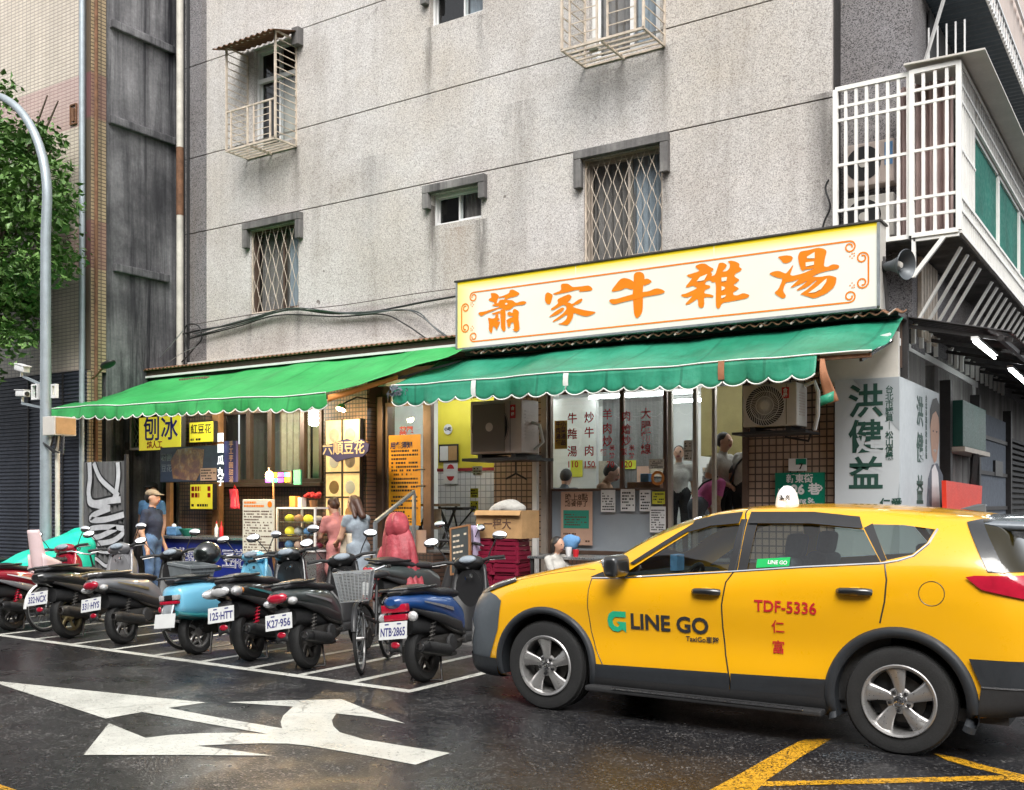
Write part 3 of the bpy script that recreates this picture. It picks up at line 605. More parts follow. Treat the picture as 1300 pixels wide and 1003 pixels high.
# setback corner wall, side wall
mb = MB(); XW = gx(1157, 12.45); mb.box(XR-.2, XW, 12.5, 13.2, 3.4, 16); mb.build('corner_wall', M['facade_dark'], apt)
mb = MB(); mb.box(XR-.002, XR+.02, YF+.06, 12.499, 3.4, 16); mb.build('corner_joint', M['dark_steel'], apt)
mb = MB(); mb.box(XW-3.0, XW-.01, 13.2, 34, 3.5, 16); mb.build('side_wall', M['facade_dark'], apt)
mb = MB(); mb.box(XL-.4, XR, YF+.9, YF+1.2, 14, 16.2); mb.build('parapet', M['concrete'], apt)

# ------------------------------------------------------------------ enclosed balcony on the right
YB = 12.0; bx0, bx1 = gx(1061, YB), gx(1218, YB); bz0, bz1 = 4.56, 6.36; bxm = gx(1157, YB)
bal = thing('enclosed_balcony', 'white barred balcony cage wrapping the corner above the loudspeaker', 'balcony')
def bbar(a, b, w, name='balcony_bar', h=None): mb = MB(); mb.bar(a, b, w, h); return mb.build(name, M['white_bars'], bal)
for k, (xa, xb, nv, yy) in enumerate(((bx0, bxm-.02, 7, YB), (bxm+.012, bx1, 4, YB-.03))):
    for x in (xa, xb): bbar((x, yy, bz0), (x, yy, bz1+.02*k), .055, 'balcony_post')
    for z in (bz0+.0, bz1): bbar((xa, yy-.002, z), (xb, yy-.002, z), .05)
    for t in (.115, .225, .515, .80, .885): z = bz0 + (bz1-bz0)*t; bbar((xa, yy-.004, z), (xb, yy-.004, z), .032)
    for i in range(1, nv): x = xa + (xb-xa)*i/nv; bbar((x, yy, bz0), (x, yy, bz1), .034)
yE = 26
for z in (bz0, bz0+.24, bz0+.38): bbar((bx1, YB+.05, z), (bx1, yE, z), .035)
for i in range(70): y = YB + .12*i + .15; bbar((bx1, y, bz0), (bx1, y, bz0+.38), .022)
bbar((bx1, YB+.05, bz1), (bx1, yE, bz1), .05)
bbar((bx1, YB, (bz0+bz1)/2), (bx1, YB+.95, (bz0+bz1)/2), .028); bbar((bx1, YB, bz1-.2), (bx1, yE, bz1-.2), .03); bbar((bx1, YB, bz1-.38), (bx1, yE, bz1-.38), .03)
for i in range(9): y = YB + .1*i + .1; bbar((bx1, y, bz0+.38), (bx1, y, bz1), .022)
for i in range(60): y = YB + .16*i + 1.1; bbar((bx1, y, bz1-.38), (bx1, y, bz1), .024)
mb = MB(); mb.box(bx0+.03, bx1-.03, YB+.05, yE, bz0-.03, bz0+.02); mb.build('balcony_floor', M['concrete'], bal)
for i, (ya, yb) in enumerate(((13.05, 14.9), (15.0, 16.9), (17.0, 19), (19.1, 21))):
    f = MB(); frame_w = .05
    for (p, q) in (((ya, bz0+.42), (yb, bz0+.42)), ((ya, bz1-.42), (yb, bz1-.42)), ((ya, bz0+.42), (ya, bz1-.42)), ((yb, bz0+.42), (yb, bz1-.42))): f.bar((bx1-.05, *p), (bx1-.05, *q), .05)
    f = f.build('side_window', M['white_bars'], bal)
    g = MB(); g.quad((bx1-.05, ya, bz0+.42), (bx1-.05, yb, bz0+.42), (bx1-.05, yb, bz1-.42), (bx1-.05, ya, bz1-.42)); g.build('pane', M['glass_green'], f)
mb = MB(); xa, xb = gx(1135, YB), bx1-.1
mb.grid(lambda u, v: (xa + (xb-xa)*u, YB + .22 + .035*math.sin(u*2*math.pi*8), bz0 + .05 + (bz1-bz0-.1)*v), 90, 2); mb.build('curtain', M['curtain_pink'], bal, True)
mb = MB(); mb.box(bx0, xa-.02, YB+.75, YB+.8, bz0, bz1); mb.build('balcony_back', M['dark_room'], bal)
# roof sheet over the balcony
mb = MB(); cx1 = gx(1253, YB); zc = bz1 + .075
mb.add([(bxm-.06, YB-.1, zc), (cx1, YB-.12, zc-.03), (cx1, 28, zc-.03), (bxm-.06, 28, zc), (bxm-.06, YB-.1, zc+.02), (cx1, YB-.12, zc-.01), (cx1, 28, zc-.01), (bxm-.06, 28, zc+.02)], [(0,1,2,3),(4,5,6,7),(0,1,5,4),(1,2,6,5),(2,3,7,6),(3,0,4,7)]); mb.build('balcony_roof', M['ac_white'], bal)
# struts below it
for i in range(16):
    y = 12.45 + .42*i + (0.5 if i > 3 else 0)
    bbar((XW+.02, y, bz0-.95), (bx1-.06, y, bz0-.08), .05, 'balcony_strut', .03); mb = MB(); mb.box(XW+.001, XW+.045, y-.03, y+.03, bz0-1.12, bz0-.9); mb.build('strut_foot', M['white_bars'], bal)
bbar((bxm+.03, YB-.02, bz0-.03), (bxm+.03, YB-.02, bz0-.46), .04, 'balcony_strut'); bbar((bxm+.03, YB-.02, bz0-.44), (bx1-.15, YB-.02, bz0-.05), .045, 'balcony_strut'); bbar((bxm+.03, YB-.02, bz0-.045), (bx1, YB-.02, bz0-.045), .04)
mb = MB()
for i in range(6): mb.box(XW+.004, XW+.05, 12.75+.16*i, 12.87+.16*i, bz0-1.0, bz0-.06)
stuff(mb.build('side_boarding', M['cream_bars'], bal))
# upper balcony with dark corrugated underside
ub = thing('upper_balcony', 'upper balcony with dark corrugated underside and railing at the top right corner', 'balcony')
zu = 7.72; mb = MB()
mb.grid(lambda u, v: (XW - .3 + (bx1 + .02 - XW + .3)*u, 12.9 + 14*v, zu + .012*math.sin(v*2*math.pi*90)), 3, 1080); mb.build('corrugated_underside', mat('dark_blue_sheet', (.03, .045, .06), .5, .4, .2, 3), ub, True)
def ubar(a, b, w, m='alu_white', name='railing_bar'): mb = MB(); mb.bar(a, b, w); return mb.build(name, M[m], ub)
for z in (zu, zu+.28, zu+1.0): ubar((bx1+.03, 11.5, z), (bx1+.03, 24, z), .035)
for i in range(60): y = 11.6 + .2*i; ubar((bx1+.03, y, zu), (bx1+.03, y, zu+.28), .018)
mb = MB(); mb.grid(lambda u, v: (bx1 - .02 + .012*math.sin(u*220), 12.6 + 11*u, zu + .3 + 1.5*v), 500, 2); mb.build('metal_sheeting', M['ac_pink'], ub, True)
for i in range(60): y = 12.95 + .13*i; ubar((bx1+.045, y, zu-.03), (bx1+.045, y+.05, zu-.03), .03, 'alu_white', 'sheet_end')
ubar((XW+.05, 12.95, 6.86), (XW+.42, 12.7, 7.8), .03)
for i in range(5): ubar((XW+.06+.1*i, 13.1, 6.45), (XW+.06+.1*i, 13.1, 7.3), .018)
mb = MB(); mb.box(XW+.01, XW+.03, 13.3, 25, 6.4, 7.6); mb.build('balcony_inner_wall', M['dark_room'], ub)

# ------------------------------------------------------------------ tiled building on the left
tb = thing('tiled_building', 'beige tiled building with plum bands and blue-grey cladding at far left', 'building')
XT, YT = -15.2, 10.5
mb = MB(); mb.box(-45, XT, YT, YT+.3, 3.8, 18); mb.build('front_wall', M['tile_beige'], tb)
mb = MB(); mb.box(XT-.3, XT+.003, YT-.003, YT+.30, 3.8, 18); mb.build('corner_strip', M['tile_beige_side'], tb)
mb = MB()
def clad(u, v): return (-45 + (XT+45)*u, YT - .03 - (.018 if int(round(v*240)) % 4 < 2 else 0), 0 + 3.82*v)
mb.grid(clad, 2, 241); stuff(mb.build('cladding', M['cladding'], tb))
for x in (-15.9, -16.9, -18.1): mb = MB(); mb.box(x, x+.03, YT-.062, YT-.03, .1, 3.8); mb.build('cladding_joint', M['dark_steel'], tb)
mb = MB(); mb.box(XT-.02, XT+.03, YT-.05, YT+.2, 0, 3.8); mb.build('corner_pier', M['tile_beige_side'], tb)
mb = MB(); mb.box(XT-.35, XT-.02, YT+.31, YF+1.5, 0, 18); mb.build('stained_side_wall', M['stain_wall'], tb)
for (pa, pb) in (((138, 148), (221, 184)), ((144, 336), (213, 358)), ((140, 20), (221, 75))):
    a = atx(*pa, XT); b = atx(*pb, XT); z = (a.z+b.z)/2; mb = MB(); mb.box(XT-.03, XT+.07, a.y, b.y, z-.07, z+.07); mb.build('stained_ledge', M['stain_wall'], tb, False, .02)
for x, y, r, m, nm in ((XT-.12, YT-.07, .05, 'pole', 'rain_pipe'), (XT+.07, YT+.06, .03, 'rust', 'rain_pipe')):
    mb = MB(); mb.tube([(x, y, 0.1), (x, y, 17)], r, 10); mb.build(nm, M[m], tb, True)
# meter bracket with rust streak on the tiles
mb = MB(); p = at(93, 145, YT-.02); frame_rect(mb, p.x-.09, p.x+.09, p.z-.17, p.z+.17, YT-.03, YT-.005, .02); mb.box(p.x-.03, p.x+.03, YT-.04, YT-.01, p.z-.12, p.z+.1); mb.build('meter_bracket', M['rust'], tb)
# drainpipe between the buildings
mb = MB(); px_ = gx(228.5, YF-.09)
for i, (z0, z1) in enumerate(((.1, 6.7), (6.7, 7.9), (7.9, 16))):
    mb.cur = i % 2; mb.tube([(px_, YF-.09, z0), (px_, YF-.09, z1)], .062 if i % 2 == 0 else .066, 12, False)
o = mb.build('drainpipe', [M['pipe_white'], M['rust']], None, True); tag(o, 'old cream drainpipe with rusty lengths between the grey and black-stained walls', 'drainpipe')
mb = MB(); mb.tube([(px_+.14, YF-.03, 3.6), (px_+.14, YF-.03, 16)], .025, 8); o = mb.build('drainpipe', M['black'], None, True); tag(o, 'thin black pipe running beside the cream drainpipe', 'drainpipe')
# ------------------------------------------------------------------ main sign
YS = 11.50
sg = thing('shop_sign', 'long lit white signboard with orange brush characters above the green awning', 'sign')
sx0, sx1, sz0, sz1 = gx(581, YS), gx(1113.5, YS), 3.74, 4.645
mb = MB(); mb.box(sx0-.03, sx1+.03, YS+.02, YS+.26, sz0-.03, sz1+.0); mb.build('casing', M['ac_white'], sg, False, .006)
mb = MB(); mb.box(sx0-.05, sx1+.05, YS-.02, YS+.28, sz1+.003, sz1+.026); mb.build('top_cap', M['iron'], sg, False, .004)
mb = MB(); mb.box(sx1+.001, sx1+.028, YS-.012, YS+.018, sz0, sz1-.002); mb.box(sx0-.028, sx0-.001, YS-.012, YS+.018, sz0, sz1-.002); mb.box(sx0, sx1, YS-.012, YS+.018, sz0-.028, sz0-.001); mb.build('rim', M['grey_steel'], sg)
sf = N('lit_sign_face_tinted'); sp_ = sf.n('SeparateXYZ'); sf.l(sf.tc.outputs['Object'], sp_.inputs[0]); e1 = sf.n('MapRange'); sf.l(sp_.outputs[2], e1.inputs[0]); e1.inputs[1].default_value = sz1-.14; e1.inputs[2].default_value = sz1-.05; e2 = sf.n('MapRange'); sf.l(sp_.outputs[0], e2.inputs[0]); e2.inputs[1].default_value = sx0+.35; e2.inputs[2].default_value = sx0; mx_ = sf.n('Math', operation='MAXIMUM'); sf.l(e1.outputs[0], mx_.inputs[0]); sf.l(e2.outputs[0], mx_.inputs[1]); ty = sf.mix(mx_.outputs[0], (.66, .66, .60), (.74, .62, .16)); ty = sf.mix(sf.ramp(sf.noise(.9, 3, .5), [(.4, 0), (.7, .25)]), ty, (.60, .60, .42)); sf.set(Base_Color=ty, Emission_Color=ty, Emission_Strength=.10, Roughness=.4); sign_face = sf.m   # printed yellow fade at the sheet's top and left edge
mb = MB(); zy = sz1-.035; mb.quad((sx0, YS, sz0), (sx1, YS, sz0), (sx1, YS, zy), (sx0, YS, zy)); mb.build('face_panel', sign_face, sg)
mb = MB(); mb.quad((sx0, YS, zy), (sx1, YS, zy), (sx1, YS, sz1-.002), (sx0, YS, sz1-.002)); mb.build('yellow_band', M['sign_yellow'], sg)
for t in (.333, .667): x = sx0 + (sx1-sx0)*t; mb = MB(); mb.box(x-.004, x+.004, YS-.003, YS-.001, sz0, sz1-.003); mb.build('panel_seam', M['sign_white'], sg)
def flat_line(mb, pts, w, y, rot=None):
    n = len(pts); vs = []
    for i, p in enumerate(pts):
        a = Vector(pts[max(i-1, 0)]); b = Vector(pts[min(i+1, n-1)]); d = (b-a).normalized(); nn = Vector((-d.y, d.x))*w/2
        vs += [(p[0]-nn.x, y, p[1]-nn.y), (p[0]+nn.x, y, p[1]+nn.y)]
    mb.add(vs, [(2*i, 2*i+2, 2*i+3, 2*i+1) for i in range(n-1)])
ix0, ix1, iz0, iz1 = sx0+.07, sx1-.09, sz0+.07, sz1-.165
def curl(cx, cz, r, a0, turns, sgn): return [(cx + r*(1-.62*t)*math.cos(a0 + sgn*t*turns), cz + r*(1-.62*t)*math.sin(a0 + sgn*t*turns)) for t in [i/22 for i in range(23)]]
mb = MB(); q = .07
flat_line(mb, [(ix0+.2, iz1), (ix1-.2, iz1)], .018, YS-.004); flat_line(mb, [(ix0+.2, iz0), (ix1-.2, iz0)], .018, YS-.004)
flat_line(mb, [(ix0, iz0+.2), (ix0, iz1-.2)], .018, YS-.004); flat_line(mb, [(ix1, iz0+.2), (ix1, iz1-.2)], .018, YS-.004)
for sxx, szz, X, Z in ((1, 1, ix0, iz0), (-1, 1, ix1, iz0), (1, -1, ix0, iz1), (-1, -1, ix1, iz1)):
    for c in (curl(.2, .065, .065, -math.pi/2, 8.2, -1), curl(.065, .2, .065, math.pi, 8.2, 1)): flat_line(mb, [(X + sxx*a, Z + szz*b) for a, b in c], .017, YS-.0045)
    for k in range(5): a = X + sxx*(.155+.022*(k % 3)); b = Z + szz*(.15+.025*(k//2)); mb.quad((a, YS-.004, b), (a+.012, YS-.004, b+.006), (a+.004, YS-.004, b+.02), (a-.006, YS-.004, b+.008))
stuff(mb.build('border_print', M['sign_orange'], sg))
CH = [(600, 360, .0698, [[(330,175),(400,170),(450,190),(485,225),(480,260),(450,300),(440,370),(400,375),(395,340),(330,325),(290,300),(310,275),(345,260),(340,215)], [(480,240),(540,230),(640,190),(670,170),(680,120),(740,105),(800,140),(860,175),(840,210),(760,245),(690,255),(620,290),(570,300),(600,260),(560,250),(490,270)], [(350,390),(480,350),(490,300),(560,290),(640,300),(720,300),(770,335),(795,355),(880,325),(960,320),(990,350),(940,385),(860,395),(780,405),(735,430),(690,475),(600,490),(510,440),(400,490),(290,530),(200,575),(160,600),(105,550),(130,520),(220,510),(350,470),(480,430),(490,410),(390,412)], [(500,470),(600,470),(610,600),(600,700),(610,840),(570,885),(520,810),(520,700)], [(345,550),(420,525),(510,495),(510,530),(440,560),(380,565)], [(280,620),(370,640),(420,620),(420,570),(470,560),(480,600),(460,620),(500,640),(500,655),(440,685),(500,690),(510,710),(470,790),(445,850),(415,800),(380,770),(360,890),(345,910),(300,850),(305,720)], [(640,530),(680,510),(735,540),(740,475),(780,460),(855,510),(840,620),(855,740),(865,830),(800,885),(730,840),(765,820),(750,700),(700,720),(695,780),(665,805),(640,770),(630,690),(610,680),(660,640),(740,610),(740,590),(680,590),(640,570)]], [[(595,375),(625,350),(648,370),(620,392)]]),
 (685, 350, .0698, [[(235,330),(400,270),(390,180),(410,145),(520,145),(560,175),(610,210),(760,195),(880,178),(930,195),(970,245),(950,275),(850,285),(715,295),(740,255),(650,265),(500,305),(280,350)], [(105,340),(150,300),(205,325),(245,350),(230,430),(200,510),(180,525),(130,510),(100,450)], [(320,440),(420,385),(540,335),(595,380),(560,440),(510,490),(550,490),(600,520),(700,445),(775,412),(790,450),(720,510),(610,545),(620,575),(740,610),(860,635),(1045,662),(960,710),(860,745),(760,725),(620,675),(615,750),(570,840),(515,905),(420,895),(330,880),(420,855),(485,800),(510,740),(500,700),(420,760),(330,810),(240,850),(250,820),(350,750),(440,680),(495,610),(490,560),(450,530),(400,545),(320,590),(230,635),(205,605),(290,550),(350,495)], [(410,575),(460,590),(430,640),(330,710),(190,755),(180,745),(270,670)]], []),
 (765, 340, .06977, [[(570,130),(610,80),(680,70),(745,100),(770,160),(760,230),(745,330),(735,400),(740,540),(735,770),(705,855),(625,930),(575,850),(560,620),(550,480),(560,400),(570,240)], [(165,410),(320,210),(390,185),(480,200),(570,250),(590,300),(570,400),(500,390),(425,365),(340,410),(180,440)], [(740,210),(830,195),(905,250),(860,285),(745,335)], [(120,600),(160,570),(250,570),(400,525),(560,480),(740,440),(840,430),(940,385),(1010,375),(1090,395),(1145,435),(1100,470),(960,500),(760,530),(540,590),(350,630),(220,670),(160,650)]], []),
 (860, 325, .0769, [[(285,170),(390,125),(470,130),(540,180),(605,215),(580,250),(550,265),(580,300),(560,340),(630,310),(670,170),(690,115),(760,110),(825,150),(790,210),(740,260),(820,250),(865,200),(870,130),(830,95),(880,75),(960,90),(1030,130),(1020,180),(1070,215),(1040,255),(960,290),(940,340),(1035,395),(980,440),(920,480),(1025,535),(980,570),(920,600),(930,650),(1000,650),(1090,610),(1190,640),(1180,680),(1110,710),(900,750),(740,775),(700,865),(655,870),(635,800),(640,430),(580,440),(540,400),(480,420),(450,470),(550,490),(540,530),(460,560),(445,620),(530,630),(605,655),(590,685),(480,680),(440,690),(450,790),(430,850),(390,862),(350,840),(340,700),(260,760),(160,810),(130,795),(200,720),(260,650),(160,690),(90,675),(55,640),(150,620),(320,540),(320,520),(260,490),(160,525),(135,510),(200,430),(250,365),(190,350),(145,320),(340,260),(370,240)]], [[(735,360),(825,350),(815,410),(735,425)], [(735,500),(790,520),(790,545),(735,575)], [(730,660),(810,645),(790,680),(730,700)], [(325,420),(380,350),(500,300),(450,400),(380,415)]]),
 (970, 310, .08077, [[(210,200),(340,175),(430,185),(460,215),(430,270),(350,305),(300,295),(270,250)], [(78,465),(150,430),(240,420),(340,465),(370,440),(470,310),(440,400),(410,480),(450,500),(600,465),(780,390),(820,380),(650,400),(610,425),(580,395),(550,300),(535,200),(555,140),(580,115),(700,95),(850,55),(950,75),(990,110),(960,220),(940,350),(1000,360),(1080,315),(1170,325),(1190,360),(1150,395),(1000,420),(860,460),(770,505),(760,515),(900,515),(1020,490),(1110,510),(1145,530),(1130,620),(1090,690),(980,780),(790,855),(720,835),(600,795),(565,790),(700,700),(850,560),(800,580),(690,670),(530,735),(510,720),(620,640),(690,570),(600,620),(430,690),(420,675),(480,620),(560,545),(440,590),(350,600),(320,660),(300,740),(350,810),(330,845),(290,855),(230,820),(160,765),(230,710),(300,540),(220,530),(140,500)]], [[(680,200),(800,125),(800,225),(680,225)], [(660,290),(790,275),(790,325),(660,355)], [(990,540),(980,600),(900,710),(800,760),(700,770),(850,660),(930,590)]])]
def smooth_poly(P, it=1):
    for _ in range(it):
        Q = []
        for i in range(len(P)):
            a = P[i]; b = P[(i+1) % len(P)]; Q += [(a[0]*.8+b[0]*.2, a[1]*.8+b[1]*.2), (a[0]*.2+b[0]*.8, a[1]*.2+b[1]*.8)]
        P = Q
    return P
for ox, oy, s, st, ct in CH:
    mb = MB()
    for i, P in enumerate(st):
        y = YS - .006 - .0008*i; P = smooth_poly(P); mb.add([tuple(at(ox + x*s, oy + yy*s, YS).xz) for x, yy in P] and [(at(ox + x*s, oy + yy*s, YS).x, y, at(ox + x*s, oy + yy*s, YS).z) for x, yy in P], [tuple(range(len(P)))])
    ch = mb.build('brush_character', M['sign_orange'], sg)
    if ct:
        mb = MB()
        for P in ct: mb.add([(at(ox + x*s, oy + yy*s, YS).x, YS-.0125, at(ox + x*s, oy + yy*s, YS).z) for x, yy in P], [tuple(range(len(P)))])
        mb.build('stroke_gap', M['sign_white'], ch)

# ------------------------------------------------------------------ awnings
def sag(x, y, s=0): return .034*math.sin(x*2.1 + s) + .014*math.sin(x*3.7 - y*4 + s) + .016*math.sin(x*5.3 + y*2 + s) + .008*math.sin(x*11 + 3*y)
def awning(name, label, A, B, C_, D, cloth, valh, per, vx1, splits, seed, orange, bulge=0.0):
    """A back left, B back right, C front right, D front left"""
    t = thing(name, label, 'awning'); A, B, C_, D = map(Vector, (A, B, C_, D))
    nx, ny = 120, 14
    def top(u, v):
        p = (A*(1-u) + B*u)*(1-v) + (D*(1-u) + C_*u)*v; w = math.sin(math.pi*v)
        p.x += bulge*u**6*w
        return (p.x, p.y, p.z - .05*w + sag(p.x, p.y, seed)*(.25 + w*.9))
    mb = MB(); mb.grid(top, nx, ny); cl = mb.build('canopy_cloth', cloth, t, True)
    mo = cl.modifiers.new('thick', 'SOLIDIFY'); mo.thickness = .004
    segs = []; xs0 = D.x
    for sxx in list(splits) + [vx1]: segs.append((xs0, sxx)); xs0 = sxx + .012
    for (a, b) in segs:
        n = max(8, int((b-a)/.02)); cnt = max(1, round((b-a)/per)); pts = []
        def val(u, v):
            x = a + (b-a)*u; uu = (x - D.x)/(C_.x - D.x); f = D*(1-uu) + C_*uu; sc = abs(math.sin(math.pi*cnt*u))**.7
            zt = f.z + sag(x, f.y, seed)*.25; h = valh - .045 + .06*sc + .012*math.sin(x*3.1 + seed)
            yy = f.y - .012*v - .03*v*v*math.sin(x*4.2 + seed) - .014*math.sin(x*13 + seed*2)*v - .02*v*sc
            return (x, yy, zt - h*v)
        mb = MB(); mb.grid(val, n, 6); vo = mb.build('valance', cloth, t, True); mo = vo.modifiers.new('thick', 'SOLIDIFY'); mo.thickness = .003
        mb = MB(); mb.tube([Vector(val(i/(n-1), 1)) + Vector((0, -.003, 0)) for i in range(n)], .0085, 5); mb.build('scalloped_trim', M['awn_white'], vo, True)
    mb = MB(); k = 60; mb.tube([Vector(top(i/(k-1), 1)) + Vector((0, -.006, .003)) for i in range(k)], .009, 5); mb.build('front_piping', M['awn_white'], t, True)
    mb = MB(); mb.bar(D + Vector((.02, .05, -.03)), C_ + Vector((-.02, .05, -.03)), .04); mb.build('front_bar', M['rust'], t)
    for u in (.02, .25, .5, .75, .98):
        mb = MB(); a = A*(1-u) + B*u + Vector((0, 0, -.24)); b = D*(1-u) + C_*u + Vector((0, .06, -.07)); mb.bar(a, b, .03); mb.build('awning_arm', M['dark_steel'], t)
    return t, top
la = at(62, 517, 10.0); lb = at(414, 497, 10.0)
awl, topl = awning('awning', 'bright green awning with white scalloped edge over the dessert stall at left', (gx(166, 11.75), 11.75, 3.76), (gx(604, 11.75), 11.75, 3.86), (lb.x, 10.0, 3.05), (la.x, 10.0, 3.15), M['awn_bright'], .2, .25, lb.x, [], 1.0, True, .34)
mb = MB(); mb.add([(la.x+.015, 9.985, 3.15), (la.x-.16, 10.25, 3.2), (la.x-.15, 10.3, 3.12), (la.x+.03, 10.0, 2.98)], [(0,1,2,3)]); o = mb.build('orange_end_flap', M['orange_cloth'], awl); mo = o.modifiers.new('t', 'SOLIDIFY'); mo.thickness = .006
mb = MB(); mb.grid(lambda u, v: (lb.x + .01 + .52*u, 10.0 + .8*u + .02, 3.05 + .31*u - .025 - (.09 - .03*u)*v), 14, 3); o = mb.build('orange_end_flap', M['orange_cloth'], awl, True); mo = o.modifiers.new('t', 'SOLIDIFY'); mo.thickness = .006
ra = at(497, 489, 10.4); XR1 = gx(1107, 10.4)
awr, topr = awning('awning', 'darker sea-green awning with torn end below the long sign', (gx(560, 11.75), 11.75, 3.64), (gx(1147, 11.75), 11.75, 3.63), (XR1, 10.4, 3.10), (ra.x, 10.4, 3.14), M['awn_dark'], .25, .25, gx(1037, 10.4), [gx(603, 10.4), gx(720, 10.4), gx(917, 10.4)], 2.3, False)
for px in (603, 720, 917):
    x = gx(px, 10.4); mb = MB(); mb.grid(lambda u, v: (x - .035 + .07*u, 10.372 - .012*math.sin(v*3), 3.12 - .2*v), 3, 5); mb.build('patch_tape', M['awn_white' if px != 917 else 'awn_under'], awr, True)
# torn cloth hanging from the right end
mb = MB(); x0 = gx(1039, 10.4)
def torn(u, v): return (x0 + .02 + (.035 + .10*v)*u + .03*v, 10.39 - .05*math.sin(v*5) + .03*u, 3.06 - .46*v + .04*u*v)
mb.grid(torn, 5, 9); o = mb.build('torn_strip', M['awn_under'], awr, True); mo = o.modifiers.new('t', 'SOLIDIFY'); mo.thickness = .008
mb = MB(); mb.grid(lambda u, v: (x0 + .03 + .13*u, 10.36 + .02*u, 2.68 - .10*v + .05*u), 3, 3); o = mb.build('torn_tip', M['awn_dark'], awr, True); mo = o.modifiers.new('t', 'SOLIDIFY'); mo.thickness = .008
# crumpled plastic at the left end
mb = MB(); rr = random.Random(3)
for i in range(26): c = Vector((ra.x + rr.uniform(-.02, .30), 10.36 + rr.uniform(-.05, .04), 3.06 + rr.uniform(-.07, .05))); mb.add([c + Vector((rr.uniform(-.06, .06), rr.uniform(-.02, .02), rr.uniform(-.05, .05))) for _ in range(4)], [(0,1,2), (0,2,3)])
stuff(mb.build('crumpled_plastic', M['c_slate'], awr))

# eaves above the awnings
ev = thing('corrugated_eave', 'low rusty corrugated eave with white fascia above the bright green awning', 'roof')
ex0, ex1 = gx(168, 11.6), gx(596, 11.6)
mb = MB(); mb.grid(lambda u, v: (ex0 + (ex1-ex0)*u, 11.55 + .64*v, 3.93 + .09*v + .014*math.sin(u*2*math.pi*75)), 620, 2); o = mb.build('roof_sheet', M['rust'], ev, True); mo = o.modifiers.new('t', 'SOLIDIFY'); mo.thickness = .012
mb = MB(); mb.box(ex0, ex1, 11.62, 11.66, 3.80, 3.90); mb.build('fascia', M['alu'], ev); mb = MB(); mb.box(ex0-.1, ex1, 11.59, 11.615, 3.785, 3.82); mb.build('white_gutter', M['alu_white'], ev)
mb = MB(); mb.box(ex0, ex1, 11.67, 12.18, 3.72, 3.80); mb.build('soffit', M['dark_steel'], ev)
mb = MB(); mb.box(ex0+.8, ex1-.3, YF-.06, YF-.005, 4.03, 4.09); mb.build('flashing', M['ac_white'], ev)
ev2 = thing('rusty_gutter', 'rusty dark gutter ledge running under the long sign', 'gutter')
mb = MB(); mb.box(gx(590, 11.6), XW + .05, 11.6, 12.3, 3.64, 3.70); mb.build('ledge', M['dark_steel'], ev2)
mb = MB(); e0, e1 = gx(598, 11.55), gx(1150, 11.55); mb.grid(lambda u, v: (e0 + (e1-e0)*u, 11.52 + .06*v, 3.665 + .03*v + .018*math.sin(u*2*math.pi*42)), 420, 2); o = mb.build('corrugated_edge', M['rust'], ev2, True); mo = o.modifiers.new('t', 'SOLIDIFY'); mo.thickness = .012
for i in range(16): x = e0 + (e1-e0)*(i+.5)/16; mb = MB(); mb.bar((x, 11.52, 3.64), (x + .07, 11.56, 3.70), .02); mb.build('gutter_clip', M['alu_light'], ev2)

# ------------------------------------------------------------------ ground-floor shop shell (parts of the apartment building)
YG = 11.95; FL = .90; CE = 3.36
def abox(name, x0, x1, y0, y1, z0, z1, m, bev=0.0, par=None): mb = MB(); mb.box(x0, x1, y0, y1, z0, z1); return mb.build(name, m if not isinstance(m, str) else M[m], par or apt, False, bev)
RX0, RX1 = gx(478, YG), gx(1062, YG)
abox('shop_floor', RX0-.6, RX1+.7, 12.02, 17, FL-.1, FL, 'tile_white'); abox('shop_ceiling', RX0-.6, RX1+.7, 11.9, 17, CE, CE+.08, 'room_white')
abox('shop_back_wall', RX0-.6, RX1+.7, 16.6, 16.8, FL, CE, 'room_white'); abox('shop_side_wall', RX0-.75, RX0-.6, 12.0, 16.8, FL, CE, 'room_white'); abox('shop_side_wall', RX1+.0, RX1+.12, 12.0, 16.8, FL, CE, 'room_white')
abox('plinth', RX0-.3, RX1+.05, 11.88, 12.02, .1, FL, 'tile_brown_dark'); abox('plinth_cap', RX0-.3, RX1+.05, 11.85, 12.05, FL+.001, FL+.035, 'concrete', .006)
abox('lintel', RX0-.6, XW, 11.98, 12.19, 3.12, 3.62, 'alu'); 
PT0, PT1 = gx(628, YG), gx(690, YG)
abox('tiled_pier', PT0, PT1, 11.93, 12.13, FL+.036, 3.13, 'tile_peach'); abox('tiled_wall', gx(948, YG), gx(1062, YG)+.3, 11.93, 12.13, .1, 3.13, 'tile_peach')
abox('corner_upper_panel', gx(1040, 11.8), XW-.004, 11.82, 11.9, 2.98, 3.5, 'ac_white'); abox('corner_wall_core', gx(1062, YG)+.3, XW-.02, 11.95, 13.3, .1, 3.6, 'concrete')
abox('corner_ledge', gx(1056, 11.78), XW, 11.76, 11.82, 2.93, 2.99, 'ac_white', .006)
